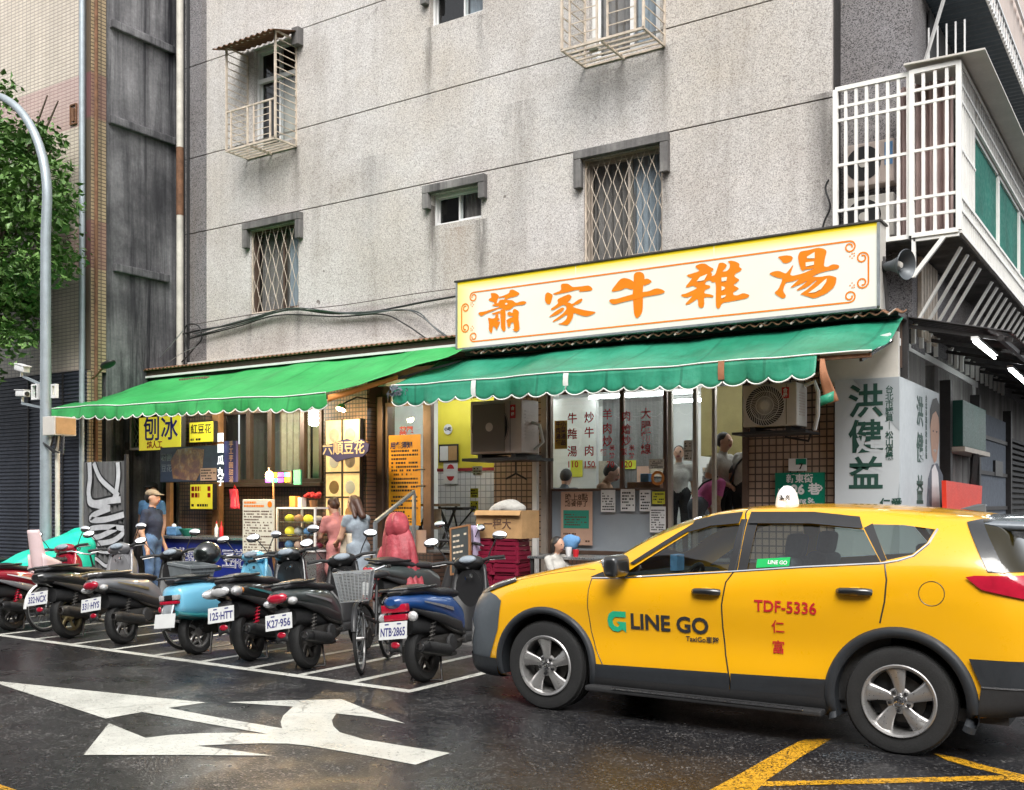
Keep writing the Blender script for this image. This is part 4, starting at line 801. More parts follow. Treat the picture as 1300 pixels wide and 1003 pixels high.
# door bay
def post(p0, p1, y0, y1, z0, z1, m): return abox('door_post', gx(p0, (y0+y1)/2), gx(p1, (y0+y1)/2), y0, y1, z0, z1, m, .004)
post(466, 489, 11.86, 12.0, .1, 3.2, 'alu'); post(543, 549, 11.9, 11.98, FL+.03, 3.12, 'alu'); post(690, 697, 11.86, 12.0, .1, 3.14, 'alu_light'); post(677, 683, 11.78, 11.84, .3, 2.6, 'alu_white')
dl, dr = gx(489, YG), gx(543, YG)
dd = MB(); frame_rect(dd, dl+.004, dr-.004, FL+.04, 3.11, 11.92, 11.97, .06); dd = dd.build('glass_door', M['alu'], apt, False, .004)
mb = MB(); mb.quad((dl+.06, YG, FL+.1), (dr-.06, YG, FL+.1), (dr-.06, YG, 3.05), (dl+.06, YG, 3.05)); mb.build('pane', M['glass'], dd)
for z in (1.86, 2.1): mb = MB(); mb.bar((dr-.02, 11.90, z), (dr-.16, 11.90, z), .02); mb.build('door_handle', M['black'], dd)
# sliding shop windows on the right
wl, wr, wm = gx(697, YG), gx(848, YG), gx(790, YG); zf = gz(770, 621, YG)
sw = MB(); frame_rect(sw, wl, wr, FL+.04, 3.11, 11.91, 11.98, .05); sw.box(wm-.03, wm+.03, 11.93, 11.97, zf, 3.06); sw.box(wl+.05, wr-.05, 11.925, 11.972, zf-.02, zf+.012); sw = sw.build('shop_window', M['alu'], apt, False, .003)
for a, b, y in ((wl+.05, wm-.03, 11.945), (wm+.03, wr-.05, 11.955)):
    mb = MB(); mb.quad((a, y, zf+.012), (b, y, zf+.012), (b, y, 3.06), (a, y, 3.06)); mb.build('pane', M['glass'], sw)
mb = MB(); mb.quad((wl+.05, YG, FL+.09), (wr-.05, YG, FL+.09), (wr-.05, YG, zf-.02), (wl+.05, YG, zf-.02)); mb.build('frosted_pane', M['glass_frost'], sw)
d2l, d2r = gx(850, YG), gx(886, YG)
d2 = MB(); frame_rect(d2, d2l, d2r, FL+.04, 3.10, 11.90, 11.96, .05); d2 = d2.build('sliding_door', M['alu_light'], apt, False, .004)
mb = MB(); mb.quad((d2l+.05, 11.93, FL+.09), (d2r-.05, 11.93, FL+.09), (d2r-.05, 11.93, 3.05), (d2l+.05, 11.93, 3.05)); mb.build('pane', M['glass'], d2)
post(905, 909, 11.9, 11.97, FL+.03, 3.12, 'alu_light'); post(944, 950, 11.86, 11.96, .1, 3.1, 'alu')
# inner partition with yellow paint and white tiles
YI = 13.6; ya, yb = gx(556, YI), gx(632, YI)
zr_ = gz(590, 598, YI); abox('yellow_partition', ya, yb, YI, YI+.12, zr_+.05, 3.3, 'yellow_wall'); abox('red_dado', ya-.01, yb+.01, YI-.012, YI+.13, zr_, zr_+.049, mat('red_dado_paint', (.28, .02, .03), .5)); abox('tiled_dado', ya, yb, YI, YI+.12, FL, zr_-.001, 'tile_white')
abox('kitchen_hood', gx(900, 14.5), gx(960, 14.5), 14.2, 15.5, 2.3, 3.3, mat('greasy_yellow_wall', (.33, .29, .12), .6)); abox('white_partition', gx(700, 14.6), gx(760, 14.6), 14.5, 14.6, FL, 3.3, 'room_white'); abox('grey_partition', gx(765, 15), gx(850, 15), 15.0, 15.1, FL, 3.3, 'concrete'); abox('kitchen_counter', gx(895, 13.9), gx(948, 13.9), 13.8, 14.4, FL, 2.0, 'steel_table')
# steps and handrail to the door
stp = thing('door_steps', 'dark tiled steps up to the glass door with orange banner', 'steps')
for i in range(4): mb = MB(); mb.box(dl-.1, dr+.35, 11.87 - .26*(4-i) + .003*i, 11.869, .1 + (.2*i if i else 0) + .002, .1 + .2*(i+1) - .002); mb.build('step', M['tile_brown_dark'], stp, False, .006)
hr = thing('handrail', 'grey metal handrail beside the steps at the glass door', 'handrail')
hx = gx(503, 11.3)
for p in (((hx, 10.85, .1), (hx, 10.85, 1.35)), ((hx, 11.7, .9), (hx, 11.7, 1.75)), ((hx, 10.85, 1.35), (hx, 11.7, 1.78))): mb = MB(); mb.bar(*p, .045); mb.build('rail_tube', M['grey_steel'], hr, False, .004)
# lights in the shop
def tube_lamp(name, label, a, b, r=.02, power=0, grp=None):
    t = thing(name, label, 'lamp', group=grp); a = Vector(a); b = Vector(b); mb = MB(); mb.tube([a, b], r, 10); mb.build('lit_tube', M['lamp_on'], t, True)
    mb = MB(); mb.bar(a + Vector((0, 0, .045)), b + Vector((0, 0, .045)), .07, .03); mb.build('lamp_housing', M['alu_white'], t); return t
for i, y in enumerate((13.0, 14.3, 15.6)):
    for j, xc in enumerate((-9.6, -7.0, -4.7)): tube_lamp('ceiling_tube_lamp', 'lit ceiling tube, %s row, %s inside the beef soup shop' % (('front', 'middle', 'back')[i], ('behind the door', 'behind the menu lettering', 'behind the doorway')[j]), (xc-.9, y, CE-.09), (xc+.9, y, CE-.09), .025, 0, 'ceiling tubes in the shop')

# ------------------------------------------------------------------ lettering and posters on the shop glass
def px2m(n, px, Y): u = (px-650)/FP; return n*(Y/(CO + u*SI))/FP
def sheet(name, label, cat, p0, p1, t, b, Y, m, rows=0, ink=None, tilt=0, par=None, th=.004, group=None):
    """thin printed board or paper hung at plane Y, given by photo edges"""
    x0, x1 = gx(p0, Y), gx(p1, Y); z1, z0 = gz((p0+p1)/2, t, Y), gz((p0+p1)/2, b, Y)
    mb = MB(); mb.box(x0, x1, Y, Y+th, z0, z1); o = mb.build(name, m if not isinstance(m, str) else M[m], par)
    if par is None: tag(o, label, cat, group)
    if rows:
        pr = MB(); w = x1-x0; h = z1-z0; scribble(pr, x0+w*.1, x1-w*.08, z0+h*.06, z1-h*.1, Y-.0015, rows); stuff(pr.build('fine_print', M[ink or 'ink'], o))
    return o, x0, x1, z0, z1
YL = 11.925
gl = []
def gtext(s, px, py, hpx, bold=.0022): gl.append((s, tuple(at(px, py, YL)), px2m(hpx, px, YL)*1.12, bold))
for s, px, ys, h in (('牛雜湯', 726.5, (532, 552, 574), 13), ('炒牛肉', 748, (531, 550, 573), 13), ('羊肉炒', 771, (527, 545, 561), 13), ('肉燴炒', 795, (529, 546, 560), 12), ('大腸麵線', 820, (526, 542, 556, 571), 13)):
    for c, y in zip(s, ys): gtext(c, px, y, h)
for s, px, y, h in (('110', 727, 590, 10), ('150', 748, 590, 10), ('70', 775, 590, 10), ('120', 795, 590, 10), ('麵', 766, 575, 8), ('米', 777, 569, 7), ('粉', 777, 579, 7), ('飯', 792, 574, 8), ('米', 802, 569, 7), ('粉', 802, 579, 7)): gtext(s, px, y, h, .002)
stuff(letters('menu_lettering', gl, M['red_ink'], sw))
pk, x0, x1, z0, z1 = sheet('poster', 'salmon poster with teal block low on the frosted shop window', 'poster', 712, 752, 624, 692, 11.90, 'poster_pink')
mb = MB(); mb.box(x0+.04, x1-.05, 11.897, 11.8985, z0+.22, z0+.46); mb.build('teal_block', M['teal_print'], pk)
mb = MB(); scribble(mb, x0+.06, x1-.08, z0+.25, z0+.42, 11.896, 5); scribble(mb, x0+.04, x1-.04, z0+.03, z0+.17, 11.898, 3); stuff(mb.build('fine_print', M['brown_ink'], pk))
letters('poster_lettering', [('晚上8點', ((x0+x1)/2, 11.898, z1-.08), .10, .001), ('點餐停了', ((x0+x1)/2, 11.898, z1-.165), .088, .0015)], M['brown_ink'], pk)
for p0, p1, t, b, m, n, lab in ((763, 781, 622, 650, 'paper', 7, 'white notice taped left on the frosted window'), (788, 806, 621, 649, 'paper', 6, 'white notice with round stamp taped mid frosted window'), (812, 826, 622, 649, 'paper', 6, 'narrow white notice taped right of the stamped one'), (828, 844, 624, 640, 'led_yellow', 4, 'small yellow notice taped at the frosted window corner'), (825, 845, 643, 676, 'paper', 9, 'pale notice sheet below the small yellow notice'), (824, 843, 583, 595, 'paper', 4, 'small white price card stuck on the upper glass'), (868, 879, 559, 585, 'paper', 7, 'narrow white notice on the sliding door glass')):
    sheet('paper_notice', lab, 'notice', p0, p1, t, b, 11.885 if p0 > 850 else 11.90, m if m != 'led_yellow' else 'lime_paper', n)
ys_, x0, x1, z0, z1 = sheet('menu_board', 'amber menu board inside behind the left shop window', 'menu', 704, 720, 534, 570, 12.3, mat('amber_board', (.62, .36, .02), .6), 0)
letters('menu_lettering', column('牛肉湯麵', x0+.06, 12.297, z1-.01, .085, .08, .002) + column('小菜湯品', x1-.06, 12.297, z1-.01, .085, .08, .002), M['brown_ink'], ys_)
# orange banner on the door
ob, x0, x1, z0, z1 = sheet('hanging_banner', 'tall orange banner of text hung on the glass door', 'banner', 493.5, 534, 552, 667, 11.895, 'orange_banner')
mb = MB()
for k, (a, n) in enumerate(((.80, 2), (.69, 3), (.585, 2), (.47, 3), (.385, 1), (.27, 3), (.17, 2))): scribble(mb, x0+.05, x1-.05, z0 + (z1-z0)*(a-.022*n), z0 + (z1-z0)*(a+.022*n), 11.8935, n, .9)
scribble(mb, x0+.12, x1-.12, z0+.03, z0+.16, 11.8935, 3, .9); stuff(mb.build('fine_print', M['ink'], ob))
letters('banner_title', [('用餐須知', ((x0+x1)/2-.06, 11.893, z1-.16), .105, .004)], M['blue_ink'], ob)
letters('door_lettering', [('菜單', ((x0+x1)/2+.03, 11.9, z1+.05), .13, .006)], M['red_ink'], dd)
sheet('paper_notice', 'salmon card leaning at the foot of the glass door', 'notice', 527, 541, 673, 705, 11.8, 'poster_pink', 0)
sheet('paper_notice', 'beige notice card standing just inside the door', 'notice', 548, 560, 646, 672, 12.2, 'c_beige', 0)
# things on the yellow partition
o, *_ = sheet('oval_plaque', 'white oval plaque high on the yellow wall', 'plaque', 565, 572, 0, 1, YI-.02, 'paper', 0); bpy.data.objects.remove(o)
mb = MB(); c = at(569, 545, YI-.012); mb.lathe([(0, 0), (.085, 0), (.085, .01), (0, .01)], Matrix.Translation(c) @ Matrix.Rotation(R(90), 4, 'X'), 24); o = mb.build('oval_plaque', M['paper'], None); tag(o, 'small white oval plaque high on the yellow wall', 'plaque'); letters('plaque_lettering', [('小吃', (c.x, c.y-.013, c.z), .07, .002)], M['ink'], o)
fb, x0, x1, z0, z1 = sheet('framed_board', 'framed board with food leaflet on the yellow wall', 'board', 557, 582, 564, 587, YI-.03, 'dark_steel'); mb = MB(); mb.box(x0+.03, (x0+x1)/2-.01, YI-.036, YI-.031, z0+.03, z1-.03); mb.build('leaflet', M['paper'], fb); mb = MB(); mb.box((x0+x1)/2, x1-.03, YI-.036, YI-.031, z0+.03, z1-.03); mb.build('cork', M['kraft'], fb)
rp, x0, x1, z0, z1 = sheet('round_label_poster', 'white poster with red oval label below the framed board', 'poster', 563, 581, 586, 616-2, YI-.02, 'paper')
mb = MB(); c = ((x0+x1)/2, (z0+z1)/2); pts = [(c[0] + .085*math.cos(a), c[1] + .135*math.sin(a)) for a in [i*math.pi/15 for i in range(30)]]; mb.prism(pts, 'y', YI-.024, YI-.0205); rr_ = mb.build('red_oval', M['red_ink'], rp); mb = MB(); mb.box(c[0]-.088, c[0]+.088, YI-.027, YI-.0245, c[1]-.06, c[1]+.06); mb.build('label_band', M['paper'], rp)
for p0, p1, t, b, lab in ((597, 607, 620, 632, 'upper lime notice inside left of the tiled pier'), (597, 607, 636, 650, 'lower lime notice inside left of the tiled pier'), (600, 612, 592, 604, 'white notice inside above the lime notices')): sheet('paper_notice', lab, 'notice', p0, p1, t, b, 12.9, 'paper' if 'white' in lab else 'lime_paper', 3)
mb = MB(); c = at(835, 607, 11.91); mb.tube([(c.x + .075*math.cos(a), c.y, c.z + .075*math.sin(a)) for a in [k*math.pi/12 for k in range(24)]], .018, 8, closed=True); o = mb.build('ring_sticker', M['orange_cloth'], None, True); tag(o, 'orange ring stuck low on the right window pane', 'sticker')
mb = MB(); c = at(818, 607, 12.1); mb.box(c.x-.06, c.x+.06, 12.1, 12.2, c.z-.06, c.z+.06); o = mb.build('tissue_box', M['c_blue'], None, False, .01); tag(o, 'blue box on the ledge behind the right window pane', 'box')
ld_ = thing('window_ledge', 'wooden ledge inside the right window pane', 'shelf'); mb = MB(); mb.box(gx(800, 12.12), gx(842, 12.12), 12.03, 12.28, zf-.02, zf+.09); mb.build('board', M['wood'], ld_, False, .006)
for i in range(7):
    X = gx(898 + 7*i, 14.0); mb = MB(); r = .07 + .02*(i % 3); mb.lathe([(r*.7, 0), (r, .05), (r, .12 + .05*(i % 2)), (r*.95, .12 + .05*(i % 2)), (0, .04)], Matrix.Translation((X, 14.0, 2.002)), 18); o = mb.build('steel_pot', M['steel_table'], None, True); tag(o, '%s steel pot from the left on the kitchen counter' % ['first', 'second', 'third', 'fourth', 'fifth', 'sixth', 'seventh'][i], 'pot', 'pots on the kitchen counter')
for i in range(8): mb = MB(); X = gx(704 + 17*i, 14.4 if i < 3 else 14.9); mb.box(X, X+.22, (14.49 if i < 3 else 14.98)-.006, 14.49 if i < 3 else 14.98, 1.9+.13*(i % 3), 2.2+.1*(i % 2)); o = mb.build('wall_notice', M[('paper', 'lime_paper', 'poster_pink', 'c_beige')[i % 4]], None); tag(o, '%s notice from the left on the back partitions of the shop' % ['first', 'second', 'third', 'fourth', 'fifth', 'sixth', 'seventh', 'eighth'][i], 'notice', 'notices on the shop partitions')
# ------------------------------------------------------------------ air conditioners
def aircon(label, p0, p1, t, b, Y, dep, m, fan, spokes=36, badge=True, parent_z=None):
    x0, x1 = gx(p0, Y), gx(p1, Y); z1, z0 = gz((p0+p1)/2, t, Y), gz((p0+p1)/2, b, Y); T = thing('air_conditioner', label, 'air conditioner', ((x0+x1)/2, Y, z0))
    w, h = x1-x0, z1-z0; mb = MB(); mb.box(-w/2, w/2, 0, dep, .03, h); mb.build('casing', m, T, False, .018, 3)
    cx = -w/2 + w*fan; r = min(h*.46, w*.36); cz = h*.52
    mb = MB(); mb.lathe([(r, 0), (r, .004), (0, .004)], Matrix.Translation((cx, -.001, cz)) @ Matrix.Rotation(R(90), 4, 'X'), 32); mb.build('fan_well', M['black'], T)
    for k in range(3):
        mb = MB(); a0 = k*2.094
        mb.grid(lambda u, v: (cx + r*(.15+.72*v)*math.cos(a0 + 1.3*u), -.007 - .006*u, cz + r*(.15+.72*v)*math.sin(a0 + 1.3*u)), 8, 4); mb.build('fan_blade', M['iron'], T, True)
    gr = MB()
    for i in range(spokes):
        a = 2*math.pi*i/spokes; gr.tube([(cx + r*q*math.cos(a + (q-.2)*.7), -.022 + .006*q, cz + r*q*math.sin(a + (q-.2)*.7)) for q in (.2, .4, .6, .8, 1.0)], .0032, 4)
    for q in (.45, .72, 1.0): gr.tube([(cx + r*q*math.cos(a), -.02, cz + r*q*math.sin(a)) for a in [k*math.pi/20 for k in range(40)]], .0035, 4, closed=True)
    stuff(gr.build('fan_grille', m, T)); mb = MB(); mb.lathe([(0, 0), (r*.2, 0), (r*.2, .012), (0, .014)], Matrix.Translation((cx, -.016, cz)) @ Matrix.Rotation(R(90), 4, 'X'), 20); mb.build('fan_hub', m, T, True)
    mb = MB(); mb.box(cx+r*1.06, cx+r*1.06+.006, -.004, .0, .05, h-.02); mb.build('panel_line', M['iron'], T)
    if badge: mb = MB(); mb.box(w/2-.17, w/2-.09, -.006, -.001, h*.66, h*.9); bb = mb.build('badge', M['red_ink'], T); letters('badge_lettering', [('合', (w/2-.13, -.008, h*.83), .05, .002), ('格', (w/2-.13, -.008, h*.73), .05, .002)], M['paper'], bb)
    for k in range(9): z = h*.3 + k*h*.06; mb = MB(); mb.box(w/2+.0005, w/2+.006, .08, dep-.1, z, z+h*.022); mb.build('side_louvre', M['ac_pink'], T)
    for xx in (-w*.33, w*.33): mb = MB(); mb.box(xx-.03, xx+.03, .02, dep+.25, -.02, .03); mb.build('mounting_bracket', M['dark_steel'], T)
    return T, w, h
a1, w1, h1 = aircon('yellowed air conditioner with dark fan hung above the cardboard box', 597, 662, 508, 579, 11.15, .42, M['ac_pink'], .40, 0)
mb = MB(); mb.box(-w1/2+.06, -w1/2+w1*.70, -.028, -.022, .06, h1-.05); mb.build('mesh_screen', glassy('dusty_mesh', (.4, .36, .33), .4, .45, (.27, .225, .20)), a1)
mb = MB(); mb.box(-w1/2-.1, w1/2+.12, -.05, .6, -.06, -.022); mb.build('shelf_bracket', M['dark_steel'], a1)
mb = MB(); mb.tube([(w1/2-.0, .25, h1*.6), (w1/2+.12, .25, h1*.55), (w1/2+.14, .3, h1*.25), (w1/2+.02, .3, h1*.12)], .022, 8); mb.build('refrigerant_pipe', M['awn_white'], a1, True)
a2, w2, h2 = aircon('white air conditioner with spiral fan grille under the torn awning end', 943, 1012, 487, 545, 11.2, .36, M['ac_white'], .42, 44, True)
mb = MB(); mb.box(-w2/2-.12, w2/2+.1, -.03, .5, -.05, -.022); mb.build('shelf_bracket', M['dark_steel'], a2)
mb = MB(); mb.tube([(w2/2+.02, .2, h2*.95), (w2/2+.13, .2, h2*1.02), (w2/2+.17, .2, h2*.8), (w2/2+.16, .22, h2*.3), (w2/2+.1, .3, 0)], .025, 8); mb.build('refrigerant_pipe', M['awn_white'], a2, True)
mb = MB(); mb.tube([(w2/2+.06, .3, -.04), (w2/2+.0, .4, -.12), (w2/2-.3, .5, -.06)], .014, 6); mb.build('drain_hose', M['black'], a2, True)
for (lab, zc, mm) in (('beige air conditioner behind the upper bars of the white balcony', bz0+.74, 'ac_pink'), ('grey air conditioner behind the lower bars of the white balcony', bz0+.12, 'ac_white')):
    T = thing('air_conditioner', lab, 'air conditioner', (gx(1094, 12.35), 12.3, zc)); mb = MB(); mb.box(-.2, .37, 0, .3, 0, .5); mb.build('casing', M[mm], T, False, .015)
    mb = MB(); mb.lathe([(.20, 0), (.20, .004), (0, .004)], Matrix.Translation((.03, -.001, .26)) @ Matrix.Rotation(R(90), 4, 'X'), 28); mb.build('fan_well', M['black'], T)
    mb = MB(); mb.lathe([(0, 0), (.05, 0), (.05, .01), (0, .01)], Matrix.Translation((.03, -.008, .26)) @ Matrix.Rotation(R(90), 4, 'X'), 16); mb.build('fan_hub', M['ac_white'], T)
    if 'upper' in lab: mb = MB(); mb.box(.27, .36, -.005, -.001, .2, .46); mb.build('blue_sticker', M['c_blue'], T)
# ------------------------------------------------------------------ corner campaign banner (front and side face)
bnx0 = gx(1060, 11.74); YBN = 11.74
bt = thing('corner_banner', 'pale campaign banner with large dark green characters wrapped round the shop corner', 'banner'); XB = XW + .03
bz_t, bz_b = gz(1110, 480, YBN), .35
mb = MB(); mb.box(bnx0, XB, YBN, YBN+.02, bz_b, bz_t); mb.build('front_face', M['banner'], bt)
mb = MB(); mb.box(XB-.02, XB+.003, YBN+.021, 13.85, bz_b, bz_t-.0); mb.build('side_face', M['banner'], bt)
mb = MB(); mb.add([(gx(1120, YBN), YBN-.003, bz_b+.1), (XB, YBN-.003, bz_b+.1), (XB, YBN-.003, gz(1157, 612, YBN))], [(0,1,2)]); mb.build('grey_triangle', M['banner_grey'], bt)
mb = MB(); p = at(1060, 480, YBN); mb.add([(XB-.5, YBN-.003, bz_t-.002), (XB, YBN-.003, bz_t-.002), (XB, YBN-.003, bz_t-.6)], [(0,1,2)]); mb.build('grey_triangle', M['banner_grey'], bt)
rows_ = [(c, tuple(at(1099, y, YBN-.003)), .385, .008) for c, y in (('洪', 512), ('健', 557), ('益', 604))] + [(c, tuple(at(1129, y, YBN-.003)), .088, .0015) for c, y in zip('台北市議員｜松山信義', (495, 504, 513, 522, 531, 541, 553, 562, 571, 580))]
letters('campaign_lettering', rows_ + [('仁愛', tuple(at(1131, 640, YBN-.004)), .12, .003)], M['banner_ink'], bt)
sd_ = [(c, tuple(atx(1168, y, XB+.006)), .36, .008, 'CENTER', 1.0) for c, y in (('洪', 525), ('健', 571), ('益', 625))] + [(c, tuple(atx(1176, y, XB+.006)), .085, .001) for c, y in zip('台北市議員松山信義', [507+9*i for i in range(9)])]
letters('campaign_lettering', sd_, M['banner_ink'], bt, SIDE)
# printed portrait on the side face (flat print): suit, shirt, face, hair
def side_print(pts, m, k): mb = MB(); mb.add([tuple(atx(px, py, XB+.004+.001*k)) for px, py in pts], [tuple(range(len(pts)))]); mb.build('portrait_print', m, bt)
side_print([(1176,648),(1178,608),(1183,590),(1190,588),(1197,603),(1199.5,648)], M['c_slate'], 0); side_print([(1183,648),(1183,596),(1187,589),(1191,600),(1194,648)], M['paper'], 1)
side_print([(1181,540),(1182,522),(1186,511),(1190,512),(1192.5,530),(1192,560),(1189,585),(1186,588),(1183,578),(1181.5,560)], M['skin'], 2); side_print([(1180.5,545),(1180.8,520),(1184,507),(1189,505),(1193,515),(1193,545),(1191.5,530),(1188,522),(1184,526),(1182,535)], M['hair'], 3)
for pts in ([(1183.5,547),(1185.5,546),(1185.5,549)], [(1188.3,547),(1190.5,548),(1188.6,550)]): side_print(pts, M['hair'], 4)
side_print([(1184.8,571),(1187,570),(1189,572),(1187,575)], M['c_white'], 4)
# street sign and house number
ssn, x0, x1, z0, z1 = sheet('street_sign', 'green street name sign with white lettering under the white air conditioner', 'street sign', 984, 1047, 600, 642, 11.88, 'green_sign', 0, None, 0, None, .02)
letters('street_lettering', [('新東街', ((x0+x1)/2, 11.877, z1-.075), .105, .003), ('26', ((x0+x1)/2-.02, 11.877, (z0+z1)/2-.01), .15, .007), ('巷', ((x0+x1)/2+.17, 11.877, (z0+z1)/2-.01), .14, .005), ('Lane', ((x0+x1)/2-.19, 11.877, (z0+z1)/2-.02), .07, .002), ('Sindong St.', ((x0+x1)/2, 11.877, z0+.06), .08, .003), ('›', (x1-.04, 11.877, (z0+z1)/2+.02), .12, .004)], M['paper'], ssn)
hn, x0, x1, z0, z1 = sheet('house_number_plate', 'small white and green house number plate above the street sign', 'number plate', 1001, 1024, 582, 598, 11.88, 'paper', 0, None, 0, None, .015)
mb = MB(); mb.box((x0+x1)/2-.02, x1-.005, 11.876, 11.879, (z0+z1)/2, z1-.005); mb.build('green_field', M['green_sign'], hn); letters('number', [('7', ((x0+x1)/2+.04, 11.875, z0+.05), .09, .003)], M['ink'], hn)
# loudspeaker on the sign end
ls = thing('loudspeaker_horn', 'grey horn loudspeaker mounted at the right end of the long sign', 'loudspeaker', at(1128, 338, 11.6)); rot = Euler((0, R(96), R(-22))).to_matrix().to_4x4()
mb = MB(); mb.lathe([(.035, -.05), (.05, -.02), (.055, .03), (.07, .08), (.10, .15), (.145, .20), (.165, .215), (.16, .225), (.135, .20), (.09, .14), (.055, .07), (0, .06)], rot, 28); mb.build('horn', mat('grey_horn_enamel', (.085, .095, .105), .45, .2, .12), ls, True)
mb = MB(); mb.lathe([(0, .05), (.04, .06), (.05, .12), (.03, .16), (0, .165)], rot, 18); mb.build('horn_core', M['ac_white'], ls, True)
mb = MB(); mb.lathe([(0, -.13), (.06, -.12), (.065, -.06), (.04, -.045), (0, -.04)], rot, 18); mb.build('driver', M['dark_steel'], ls, True)
mb = MB(); mb.bar((-.06, .04, .12), (-.02, .06, -.55), .03); mb.bar((-.05, .03, -.02), (.04, 0, -.02), .03); mb.build('mounting_post', M['dark_steel'], ls)
# ------------------------------------------------------------------ yellow taxi
def lerp_keys(keys, x):
    """smooth (Catmull-Rom/Hermite) interpolation of [(x, values...)]"""
    n = len(keys)
    if x <= keys[0][0]: return np.array(keys[0][1:], float)
    if x >= keys[-1][0]: return np.array(keys[-1][1:], float)
    i = max(k for k in range(n) if keys[k][0] <= x); i = min(i, n-2)
    P = lambda k: np.array(keys[min(max(k, 0), n-1)][1:], float); X = lambda k: keys[min(max(k, 0), n-1)][0]
    h = X(i+1) - X(i); t = (x - X(i))/h
    def m(k):
        a, b = max(k-1, 0), min(k+1, n-1); return (P(b) - P(a))/max(X(b) - X(a), 1e-6)
    m0, m1 = m(i), m(i+1); d = (P(i+1) - P(i))/h
    for q in range(len(d)):                       # keep it monotone so that panels do not overshoot
        if d[q] == 0: m0[q] = m1[q] = 0
        else:
            if m0[q]/d[q] < 0: m0[q] = 0
            if m1[q]/d[q] < 0: m1[q] = 0
            m0[q] = d[q]*min(m0[q]/d[q], 3); m1[q] = d[q]*min(m1[q]/d[q], 3)
    t2, t3 = t*t, t*t*t
    return (2*t3-3*t2+1)*P(i) + (t3-2*t2+t)*h*m0 + (-2*t3+3*t2)*P(i+1) + (t3-t2)*h*m1
# station: x, top z, roof-edge y, roof-edge z, belt y, belt z, widest y, widest z, lower y, lower z, sill y, sill z, under y, under z
KEY = [(0.00, .70, .26, .69, .36, .64, .42, .56, .44, .46, .42, .38, .36, .30),
       (0.04, .80, .40, .78, .52, .72, .58, .62, .60, .50, .59, .38, .52, .26),
       (0.12, .88, .56, .855, .68, .79, .74, .66, .755, .52, .745, .36, .67, .23),
       (0.28, .955, .68, .93, .79, .86, .845, .72, .86, .55, .85, .37, .77, .22),
       (0.50, 1.025, .745, .99, .85, .93, .895, .79, .905, .58, .90, .38, .82, .22),
       (0.90, 1.115, .77, 1.08, .875, 1.01, .92, .84, .918, .60, .915, .38, .84, .22),
       (1.25, 1.185, .775, 1.145, .875, 1.04, .918, .86, .905, .62, .915, .38, .84, .21),
       (1.40, 1.255, .77, 1.165, .873, 1.05, .916, .87, .900, .62, .915, .38, .84, .21),
       (1.75, 1.445, .735, 1.345, .873, 1.08, .916, .88, .898, .62, .915, .38, .84, .21),
       (2.10, 1.555, .680, 1.480, .873, 1.11, .916, .89, .898, .62, .915, .39, .84, .21),
       (2.45, 1.600, .655, 1.540, .873, 1.14, .916, .90, .898, .63, .915, .40, .84, .21),
       (2.95, 1.613, .648, 1.553, .873, 1.19, .916, .93, .898, .64, .915, .41, .84, .21),
       (3.45, 1.598, .640, 1.540, .872, 1.235, .918, .97, .905, .66, .915, .42, .84, .22),
       (3.85, 1.563, .625, 1.505, .862, 1.26, .916, 1.0, .915, .70, .915, .44, .84, .25),
       (4.06, 1.532, .61, 1.470, .848, 1.25, .905, 1.0, .912, .74, .905, .46, .83, .28),
       (4.18, 1.45, .60, 1.42, .83, 1.22, .89, 1.0, .90, .74, .89, .46, .81, .30),
       (4.28, 1.32, .57, 1.27, .80, 1.17, .86, 1.0, .875, .74, .87, .46, .78, .32),
       (4.39, 1.18, .57, 1.17, .75, 1.10, .81, .98, .83, .74, .83, .46, .74, .34),
       (4.48, 1.05, .54, 1.04, .67, 1.00, .73, .93, .76, .74, .77, .46, .68, .36),
       (4.54, .94, .46, .93, .56, .90, .61, .86, .66, .74, .68, .48, .58, .38),
       (4.57, .80, .36, .80, .42, .79, .46, .78, .52, .70, .55, .52, .46, .42)]
def section(x, nj=72):
    k = lerp_keys(KEY, x); zt = k[0]
    P = [(0, zt), (k[1]*.5, zt - (zt-k[2])*.2), (k[1], k[2]), (k[3], k[4]), (k[5], k[6]), (k[7], k[8]), (k[9], k[10]), (k[11], k[12]), (k[11]*.5, k[12]-.01), (0, k[12]-.01)]
    T = [0, 1, 2, 3, 4, 5, 6, 7, 8, 9]; keys = [(t, *p) for t, p in zip(T, P)]
    out = []
    for j in range(nj):
        t = 9*j/(nj-1); out.append(lerp_keys(keys, t))
    return out
NI, NJ = 190, 82
tt = [i/(NI-1) for i in range(NI)]
XS_ = [4.57*(.5 - .5*math.cos(math.pi*t))*.35 + 4.57*t*.65 for t in tt]
secs = [section(x, NJ) for x in XS_]
taxi = thing('taxi', 'yellow taxi with black sill and green logo parked in front of the scooters', 'taxi', (-5.13, 7.82, 0))
def half(sgn):
    vs = [(XS_[i], sgn*secs[i][j][0], secs[i][j][1]) for i in range(NI) for j in range(NJ)]
    fs = [(i*NJ+j, (i+1)*NJ+j, (i+1)*NJ+j+1, i*NJ+j+1) for i in range(NI-1) for j in range(NJ-1)]
    return vs, fs
JB = lambda j: 9*j/(NJ-1)
near_v, near_f = half(-1)
NEAR = BVHTree.FromPolygons([Vector(v) for v in near_v], near_f)
def side_y(x, z, off=.004):
    hit = NEAR.ray_cast(Vector((x, -2, z)), Vector((0, 1, 0)))
    return (hit[0].y if hit[0] else -.9) - off
